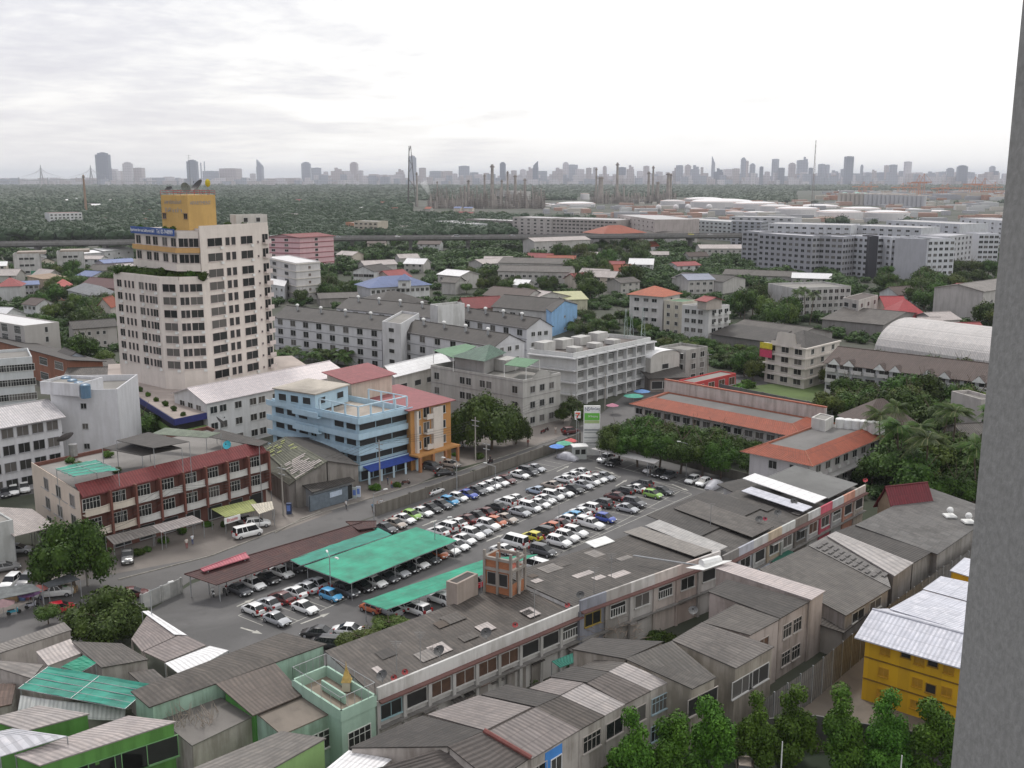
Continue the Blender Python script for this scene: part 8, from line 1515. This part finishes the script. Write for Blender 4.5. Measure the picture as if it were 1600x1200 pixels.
for i, (x, y, kd, cl_) in enumerate(((530, 367, 'mpv', 'silver'), (548, 366, 'sedan', 'dark grey'), (710, 362.5, 'sedan', 'white'), (714, 362, 'van', 'silver'), (731, 361, 'sedan', 'silver'), (622, 364, 'suv', 'white'), (801, 359, 'mpv', 'silver'), (1078, 353, 'van', 'yellow'), (1108, 353, 'sedan', 'white'))):
    j = max(j for j in range(len(VP)-1) if vp[j][0] <= x); f = (x-vp[j][0])/(vp[j+1][0]-vp[j][0]); c = VP[j]+(VP[j+1]-VP[j])*f; n = Vector((0, -1, 0)); car(kd, cl_, Vector((c.x, c.y-5, 12.66)), dirz(VP[j], VP[j+1]), '%s vehicle driving on the viaduct, %s from the left' % (cl_, ordn(sorted((530, 548, 710, 714, 731, 622, 801, 1078, 1108)).index(x)+1)), group='cars on the viaduct', name='car')
r, *_ = bld('station_building', 'building with wide orange hipped roof straddling the viaduct', 'building', (1006, 362), (944, 364), 26, 14, (0.4, 0.38, 0.36), 'hip', RO, 5, 2, 'AB', 3, (6, 3, 1.4, 'two'))
# ---- blocks beyond and beside the viaduct
# ---- tank farm and refinery
TKM = plain((0.62, 0.60, 0.60), .5, .1); RST = plain((0.40, 0.20, 0.15), .8, .3); i = 0
def tank(x, ytop, wpx, Y, hh, lab, m=TKM):
    p = AT(x, ytop, Y); R_ = wpx/2*Y/1600; root = thing('storage_tank', lab, 'storage tank', (p.x, Y, 0), 0, 'white storage tanks'); b = MB(); b.tube((p.x, Y, 0), (p.x, Y, p.z), R_, R_, m, 28); b.obj('shell', root); b = MB(); b.ball((p.x, Y, p.z), R_*.995, plain((0.70, 0.68, 0.68), .5, .08), 28, 3, .1, True); b.obj('roof', root)
    b = MB()
    for k in range(28): a, a2 = 2*math.pi*k/28, 2*math.pi*(k+1)/28; b.tube((p.x+R_*math.cos(a), Y+R_*math.sin(a), p.z+.9), (p.x+R_*math.cos(a2), Y+R_*math.sin(a2), p.z+.9), .35, .35, RST, 3, False)
    b.obj('top_rail', root)
for i, a_ in enumerate(((1051, 314, 38, 1900), (1100, 311, 60, 2150), (1128, 315, 96, 1850), (1180, 318, 66, 1700), (1100, 333, 30, 1560), (1122, 331, 40, 1600), (1150, 331, 32, 1560), (1182, 332, 40, 1500), (1212, 322, 50, 1600), (1246, 326, 66, 1500), (1312, 331, 70, 1350), (1386, 332, 68, 1350), (1085, 326, 26, 1750), (1345, 326, 60, 1700), (1420, 328, 50, 1700), (914, 303, 14, 2600), (1010, 328, 24, 1700), (1160, 321, 30, 1800), (1280, 322, 60, 1900), (1462, 330, 40, 1700), (900, 318, 60, 2000), (845, 320, 50, 2000))): tank(*a_, 0, 'white round storage tank with rusty rail, %s in the tank farm' % ordn(i+1))
for i, (x, y, r_, Y, c_) in enumerate(((1029, 325, 9, 1700, TKM), (1056, 325, 9, 1700, TKM), (1075, 325, 9.5, 1680, TKM), (1108, 325, 9.5, 1680, TKM), (1319, 316, 8, 2200, 1), (1338, 318, 8.5, 2150, 1), (1351, 319, 8, 2150, 1))):
    m = plain((0.25, 0.50, 0.42), .5, .15) if c_ == 1 else c_; p = AT(x, y, Y); R_ = r_*Y/1600; R_ = min(R_, p.z-1 if p.z > 3 else R_); root = thing('gas_sphere', '%s spherical gas tank, %s from the left' % ('mint green' if c_ == 1 else 'white', ordn(i-3 if c_ == 1 else i+1)), 'gas sphere', (p.x, Y, 0), 0, 'gas spheres'); b = MB(); b.ball((p.x, Y, R_+2), R_, m, 16, 10); b.obj('sphere', root, smooth=True)
    for k in range(6): a = k*math.pi/3; b = MB(); b.tube((p.x+R_*.9*math.cos(a), Y+R_*.9*math.sin(a), 0), (p.x+R_*.9*math.cos(a), Y+R_*.9*math.sin(a), R_+2), .5, .5, m, 5); b.obj('leg', root)
IND = plain((0.22, 0.19, 0.17), .8, .35, 0, .1); IND2 = plain((0.34, 0.30, 0.27), .7, .3, 0, .1)
def stack(x, yt, wpx, Y, lab, m=IND2, flare=False):
    p = AT(x, yt, Y); R_ = wpx/2*Y/1600; root = thing('chimney', lab, 'chimney', (p.x, Y, 0), 0, 'refinery stacks'); b = MB(); b.tube((p.x, Y, 0), (p.x, Y, p.z), R_*1.35, R_*.85, m, 9); b.obj('shaft', root); b = MB(); b.tube((p.x, Y, p.z*.93), (p.x, Y, p.z*.96), R_*1.5, R_*1.5, IND, 9); b.obj('platform', root)
stk = [(683, 283, 1.6), (697, 292, 1.2), (720, 293, 1.6), (726, 290, 2.6), (732, 281, 3), (745, 290, 1.5), (757, 272, 2.4), (769, 257, 4), (784, 281, 2.4), (793, 267, 2.4), (805, 273, 3.4), (820, 279, 3), (832, 290, 1.4), (932, 262, 2), (939, 276, 6), (965, 254, 3), (975, 290, 2), (1014, 268, 3), (1021, 259, 2.4), (1028, 284, 4), (1045, 270, 4.6), (1049, 271, 2), (651, 269, 2)]
for i, (x, y, w_) in enumerate(stk): stack(x, y, w_*1.25, 1950 if x < 850 else 2250, 'slim refinery stack against the sky, %s from the left' % ordn(i+1))
for u_, (x0, x1, Y0, n, hm2, nm) in enumerate(((672, 745, 1900, 80, 40, 'left'), (745, 850, 1900, 110, 44, 'second'), (925, 985, 2250, 50, 36, 'third'), (985, 1055, 2250, 60, 36, 'right'))):
    root = thing('process_unit', 'tangle of pipes, vessels and frames of the refinery, %s unit' % nm, 'refinery', (AT(x0, 320, Y0).x, Y0, 0), 0, 'refinery units'); rnd = random.Random(u_)
    for m, nm2 in ((IND, 'frame'), (IND2, 'vessel')):
        b = MB()
        for k in range(n):
            X = AT(rnd.uniform(x0, x1), 320, Y0).x; Y = Y0+rnd.uniform(-60, 80); hh = rnd.uniform(6, hm2)*rnd.uniform(.4, 1)
            if nm2 == 'frame':
                w2 = rnd.uniform(3, 9)
                for zz in range(int(hh/4)+1): b.box((X, Y, zz*4), w2, w2, .5, m)
                for a, c in ((-1, -1), (1, -1), (1, 1), (-1, 1)): b.box((X+a*w2/2, Y+c*w2/2, 0), .5, .5, hh, m)
            else: b.tube((X, Y, 0), (X, Y, hh*.9), rnd.uniform(.7, 2.2), rnd.uniform(.7, 1.8), m, 7); b.tube((X, Y, hh*.4), (X+rnd.uniform(5, 20), Y, hh*.4), .5, .5, m, 4)
        b.obj(nm2, root)
p = AT(640, 228, 2000); mast(0, 0, 0, p.z, 'tall square lattice flare tower rising above the skyline', True, 10, Vector((p.x, 2000, 0)), (0.08, 0.07, 0.065), 'tower', 'lattice_tower'); p = AT(1275, 219, 1700); mast(0, 0, 0, p.z, 'very tall slim lattice radio mast at the right', True, 2.6, Vector((p.x, 1700, 0)), (0.16, 0.12, 0.12), 'mast', 'radio_mast')
stack(130, 273, 3.2, 1500, 'lone brick chimney standing in the woods at the far left', plain((0.30, 0.20, 0.14), .9)); r, *_ = bld('warehouse', 'pale long warehouse inside the refinery', 'building', (805, 299), (775, 298), 40, 22, (0.5, 0.48, 0.46), 'flat', rise=.3)
b = MB(); WT = plain((0.30, 0.31, 0.33), .15, .05); P = [G(x, y, 0) for x, y in ((1262, 294), (1300, 292), (1345, 298), (1400, 301.5), (1340, 303), (1290, 297))]; sheet('river', None, .3, WT, P)
for i in range(20):
    x = 1313+i*6.9; Y = 2100-i*8; p = AT(x, 302+i*.2, Y); t = thing('silo', 'pale concrete silo in the long row behind the tank farm, %s from the left' % ordn(i+1), 'silo', (p.x, Y, 0), 0, 'silos'); b = MB(); b.tube((p.x, Y, 0), (p.x, Y, p.z), 4.6, 4.6, plain((0.45, 0.42, 0.38) if i < 6 else (0.50, 0.50, 0.52), .8, .2), 12); b.obj('shell', t); b = MB(); b.tube((p.x, Y, p.z), (p.x, Y, p.z+1.5), 4.7, 3, IND2, 12); b.obj('cap', t)
OC = plain((0.50, 0.20, 0.10), .7)
for i, (x, yt, Y) in enumerate(((1347, 284, 3200), (1358, 284, 3200), (1408, 286, 3200), (1419, 286, 3200), (1434, 273, 3000), (1441, 271, 3000), (1470, 288, 3100), (1478, 287, 3100), (1505, 287, 3100), (1521, 276, 3000), (1536, 278, 3000), (1552, 284, 3000))):
    p = AT(x, yt, Y); top = p.z; root = thing('harbour_crane', 'orange gantry crane at the port, %s from the left' % ordn(i+1), 'crane', (p.x, Y, 0), 0, 'port cranes'); b = MB()
    for a in (-1, 1):
        for c in (-1, 1): b.tube((p.x+a*9, Y+c*9, 0), (p.x+a*7, Y+c*5, top*.62), .9, .8, OC, 4)
    b.obj('leg', root); b = MB(); zb = top*.6; b.box((p.x, Y, zb), 60, 3, 2.5, OC, .1); b.obj('girder', root); b = MB(); b.tube((p.x-4, Y, zb), (p.x+6, Y, top), 1, .7, OC, 4); b.tube((p.x+8, Y, zb), (p.x+6, Y, top), .9, .7, OC, 4); b.tube((p.x+6, Y, top), (p.x+30, Y, zb+2), .4, .4, OC, 3); b.obj('mast', root)
rnd = random.Random(12); b = MB()
for k in range(260): Y = rnd.uniform(2500, 3500); X = AT(rnd.uniform(1290, 1600), 300, Y).x; b.box((X, Y, 0), rnd.uniform(8, 60), rnd.uniform(8, 25), rnd.uniform(4, 14), plain(rnd.choice([(0.5, 0.5, 0.5), (0.35, 0.18, 0.12), (0.3, 0.3, 0.33), (0.42, 0.36, 0.3)]), .8), rnd.uniform(-.2, .2))
tag(b.obj('container_stacks'), 'stacks of containers and low sheds of the port', 'port sheds', kind='stuff')
b = MB()
for k in range(240): Y = rnd.uniform(1250, 2300); X = AT(rnd.uniform(850, 1600), 320, Y).x; b.box((X, Y, 0), rnd.uniform(6, 34), rnd.uniform(6, 20), rnd.uniform(3, 8), plain(rnd.choice([(0.5, 0.5, 0.5), (0.40, 0.25, 0.2), (0.36, 0.36, 0.38), (0.5, 0.47, 0.42)]), .8), rnd.uniform(-.2, .2))
tag(b.obj('yard_sheds'), 'countless small sheds and pipe racks between the tanks', 'sheds', kind='stuff')
# ---- skyline
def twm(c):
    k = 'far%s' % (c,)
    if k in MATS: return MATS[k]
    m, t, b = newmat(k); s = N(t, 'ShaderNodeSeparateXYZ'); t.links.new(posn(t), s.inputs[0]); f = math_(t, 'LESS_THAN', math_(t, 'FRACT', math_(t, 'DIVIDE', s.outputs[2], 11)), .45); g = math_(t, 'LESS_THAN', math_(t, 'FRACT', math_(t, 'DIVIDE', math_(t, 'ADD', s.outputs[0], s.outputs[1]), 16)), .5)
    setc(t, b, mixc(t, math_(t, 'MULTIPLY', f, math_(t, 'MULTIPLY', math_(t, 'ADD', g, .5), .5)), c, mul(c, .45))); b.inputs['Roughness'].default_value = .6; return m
TC = [twm((0.56, 0.53, 0.57)), twm((0.33, 0.35, 0.42)), twm((0.19, 0.21, 0.28)), twm((0.46, 0.41, 0.43))]  # tower tones paled and blued to carry part of the distance haze
SKY = [(160, 19, 238, 2, 't'), (171, 26, 262, 0, 's'), (183, 20, 267, 0, 'b'), (199, 14, 253, 0, 't'), (216, 16, 262, 0, 'b'), (264, 14, 276, 0, 'b'), (300, 15, 249.5, 2, 't'), (329, 22, 267, 1, 'b'), (360, 28, 263, 0, 'b'), (313.5, 1.6, 254, 1, 'b'), (319, 1.6, 252, 1, 'b'), (395, 8, 271, 0, 'b'), (405.5, 9, 249, 1, 'w'), (478, 13, 253, 1, 't'), (494, 15, 262, 1, 'b'), (509, 7, 268, 0, 'b'), (526, 18, 262, 0, 's'), (542, 12, 267, 0, 'b'), (553, 11, 253, 0, 't'), (563, 8, 266, 0, 'b'), (584, 14, 272, 0, 'b'), (599, 14, 273, 0, 'b'), (625, 12, 264, 0, 's'), (644, 12, 243, 1, 't'), (660, 10, 262, 0, 'b'), (680, 16, 267, 1, 'b'), (698, 16, 267, 0, 'b'), (711, 7, 271, 0, 'b'), (725, 15, 259, 1, 'b'), (741, 13, 269, 1, 'b'), (760, 8, 270, 0, 'b'), (785.5, 9, 253, 2, 't'), (803, 8, 266, 0, 'b'), (817, 8, 264, 0, 't'), (828, 10, 261, 0, 's'), (837, 8, 251, 2, 'w'), (847, 14, 267, 1, 'b'), (861, 5, 272, 0, 'b'), (872, 16, 262, 0, 's'), (884, 9, 253, 0, 't'), (894, 15, 257, 1, 'b'), (906, 12, 264, 0, 'b'), (920, 8, 262, 0, 'b'), (930, 6, 261, 0, 'b'), (945, 6, 259, 0, 't'), (972, 12, 261, 2, 'b'), (985, 10, 258, 0, 's'), (1000, 8, 267, 0, 'b'), (1010, 9, 259, 0, 'b'), (1030, 10, 268, 0, 'b'), (1056, 10, 262, 0, 's'), (1062, 10, 258, 1, 'b'), (1075, 9, 257, 0, 't'), (1086, 12, 258, 1, 's'), (1097, 4, 261, 0, 'b'), (1115, 5, 244, 1, 'w'), (1123, 14, 263, 2, 's'), (1137, 12, 264, 0, 'b'), (1150, 10, 263, 0, 'b'), (1162, 8, 246, 1, 't'), (1166, 7, 251, 0, 'b'), (1176, 8, 255, 1, 't'), (1190, 5, 260, 2, 'b'), (1199, 8, 268, 0, 'b'), (1212, 9, 248, 1, 'b'), (1221, 9, 262, 2, 'b'), (1238, 10, 254, 0, 't'), (1252, 12, 250, 1, 'b'), (1258, 9, 245, 1, 's'), (1267, 6, 262, 2, 'b'), (1284, 10, 256, 1, 'b'), (1293, 6, 257, 1, 'b'), (1303, 14, 266, 1, 's'), (1317, 6, 264, 1, 'b'), (1327, 12.5, 244, 2, 'b'), (1347, 4, 257, 1, 't'), (1340, 8, 271, 1, 'b'), (1356, 8, 269, 1, 'b'), (1365, 10, 265, 0, 's'), (1376, 9, 269, 1, 'b'), (1386, 7, 258, 0, 'b'), (1396, 11, 257, 1, 'b'), (1408, 6, 267, 1, 'b'), (1419, 9.5, 252, 0, 'b'), (1432, 8, 272, 1, 'b'), (1454, 14, 268, 1, 's'), (1476, 14, 268, 1, 'b'), (1485, 10, 262, 1, 't'), (1504, 14, 258, 2, 't'), (1517, 8, 269, 1, 'b'), (1533, 8, 272, 0, 'b'), (1551, 8, 259, 1, 't'), (1556, 7, 267, 2, 'b')]
rnd = random.Random(3)
for i, (x, w_, yt, tone, kd) in enumerate(sorted(SKY)):
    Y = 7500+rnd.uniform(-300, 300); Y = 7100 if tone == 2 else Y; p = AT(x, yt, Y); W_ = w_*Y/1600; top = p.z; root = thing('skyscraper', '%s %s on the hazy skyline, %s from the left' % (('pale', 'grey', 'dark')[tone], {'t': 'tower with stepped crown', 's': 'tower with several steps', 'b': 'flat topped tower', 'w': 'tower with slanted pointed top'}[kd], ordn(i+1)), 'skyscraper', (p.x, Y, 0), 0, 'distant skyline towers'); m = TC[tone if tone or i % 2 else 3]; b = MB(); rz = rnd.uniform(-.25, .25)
    if kd == 'w': b.box((p.x, Y, 0), W_, W_*.8, top*.72, m, rz); o = b.obj('shaft', root); b = MB(); b.prism([(p.x-W_*.46, Y-W_*.36), (p.x+W_*.46, Y-W_*.36), (p.x+W_*.46, Y+W_*.36), (p.x-W_*.46, Y+W_*.36)], top*.71, [top, top*.76, top*.76, top] if x != 837 else [top*.8, top, top, top*.8], m); b.obj('crown', root); continue
    f = {'b': .985, 't': .93, 's': .8}[kd]; b.box((p.x, Y, 0), W_, W_*.7, top*f, m, rz); b.obj('shaft', root); b = MB()
    if kd == 's': b.box((p.x+W_*.12, Y, top*f), W_*.6, W_*.5, top*(.92-f), m, rz); b.box((p.x-W_*.05, Y, top*.92), W_*.3, W_*.3, top*.08, m, rz)
    elif kd == 't': b.box((p.x, Y, top*f), W_*.7, W_*.5, top*(1-f)*.7, m, rz); b.box((p.x, Y, top*(f+(1-f)*.7)), W_*.3, W_*.3, top*(1-f)*.3, m, rz)
    else: b.box((p.x, Y, top*f), W_*.5, W_*.4, top*(1-f), m, rz)
    b.obj('crown', root)
b = MB()
for k in range(1500):
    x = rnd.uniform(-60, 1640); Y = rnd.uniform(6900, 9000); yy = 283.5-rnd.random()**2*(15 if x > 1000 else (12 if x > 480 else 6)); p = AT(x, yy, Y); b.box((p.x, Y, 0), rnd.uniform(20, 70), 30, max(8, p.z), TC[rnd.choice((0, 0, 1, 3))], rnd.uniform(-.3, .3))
tag(b.obj('distant_city'), 'continuous low band of hazy city blocks along the horizon', 'city', kind='stuff')
root = thing('cable_bridge', 'cable stayed bridge with two tall pylons at the far left', 'bridge', (AT(100, 283, 7000).x, 7000, 0)); BM = plain((0.30, 0.30, 0.32), .7); bp = [AT(x, y, 7000) for x, y in ((-60, 287), (0, 284.5), (45, 282), (100, 280.5), (150, 282), (230, 283.5), (300, 285))]; b = MB()
for p, q in zip(bp, bp[1:]): m_ = (p+q)/2; b.tube(p, q, 3.2, 3.2, BM, 4)
b.obj('deck', root)
for k in range(9): c = bp[0]+(bp[-1]-bp[0])*k/8; b = MB(); b.box((c.x, 7000, 0), 7, 7, 50, BM); b.obj('pier', root)
for x in (63, 141):
    t = AT(x, 257.5, 7000); b = MB()
    for s in (-1, 1): b.tube((t.x+14*s, 7000, 0), (t.x+2*s, 7000, t.z*.7), 5, 3.5, BM, 5); b.tube((t.x+2*s, 7000, t.z*.7), (t.x, 7000, t.z), 3, 2, BM, 5)
    b.obj('pylon', root); b = MB()
    for s in (-1, 1):
        for k in range(1, 7): b.tube((t.x, 7000, t.z*(.98-.05*k)), (t.x+s*k*26, 7000, 50), .5, .5, BM, 3)
    b.obj('cable', root)
# ---- concrete pillar of the viewer's own building
fin = wall((0.27, 0.27, 0.26), .25); P0 = AT(1542, 600, 2.0); ff, t_, b_ = newmat('fin_concrete'); n1 = noise_(t_, posn(t_), 55, 5, .6); n2 = noise_(t_, posn(t_), 3.0, 5, .65); cc = mixc(t_, ramp(t_, n1, [(.35, 0.0), (.7, 1.0)]), (0.20, 0.20, 0.195), (0.27, 0.27, 0.265)); cc = mixc(t_, ramp(t_, n2, [(.62, 0.0), (.75, .6)]), cc, (0.13, 0.13, 0.125)); setc(t_, b_, cc); b_.inputs['Roughness'].default_value = .9; bump(t_, b_, n1, .35, .004)
root = thing('concrete_pillar', 'close grey rendered concrete pillar filling the right edge', 'pillar', (P0.x+.6, 1.6, 0)); b = MB(); b.box((P0.x+.9, 1.6, 0), 1.8, .8, 66, ff); o = b.obj('shaft', root); b = MB(); b.box((P0.x+.9, 1.6, 66), 2.0, 1.0, .3, ff); b.obj('cap', root)
# garden lamps
for i, (x, y) in enumerate(((1219, 1222), (1404, 1245))): lamp(x, y, 4.2, 'slim white garden lamp at the bottom, the %s one' % ('left', 'right')[i], (), 1, mat=WHITE, group='garden lamps')
# ---- steam
m = bpy.data.materials.new('steam'); m.use_nodes = True; t = m.node_tree; t.nodes.clear(); v = N(t, 'ShaderNodeVolumePrincipled'); v.inputs['Color'].default_value = (1, 1, 1, 1); v.inputs['Density'].default_value = .035; o_ = N(t, 'ShaderNodeOutputMaterial'); t.links.new(v.outputs[0], o_.inputs['Volume'])
p = AT(673, 306, 1960); b = MB()
for k in range(1): b.tube(p, p+Vector((-14, 0, 26)), 2.5, 8, m, 12); 
o = b.obj('steam_plume'); tag(o, 'small pale plume of steam drifting left above the refinery', 'steam', kind='stuff')
# ---- haze
if HAZE:
    m = bpy.data.materials.new('haze'); m.use_nodes = True; t = m.node_tree; t.nodes.clear(); v = N(t, 'ShaderNodeVolumePrincipled'); v.inputs['Color'].default_value = (0.90, 0.93, 1.0, 1); v.inputs['Density'].default_value = HAZE; o_ = N(t, 'ShaderNodeOutputMaterial'); t.links.new(v.outputs[0], o_.inputs['Volume'])
    b = MB(); b.box((0, 0, -1), 92000, 92000, 246, m); o = b.obj('haze'); tag(o, kind='stuff')
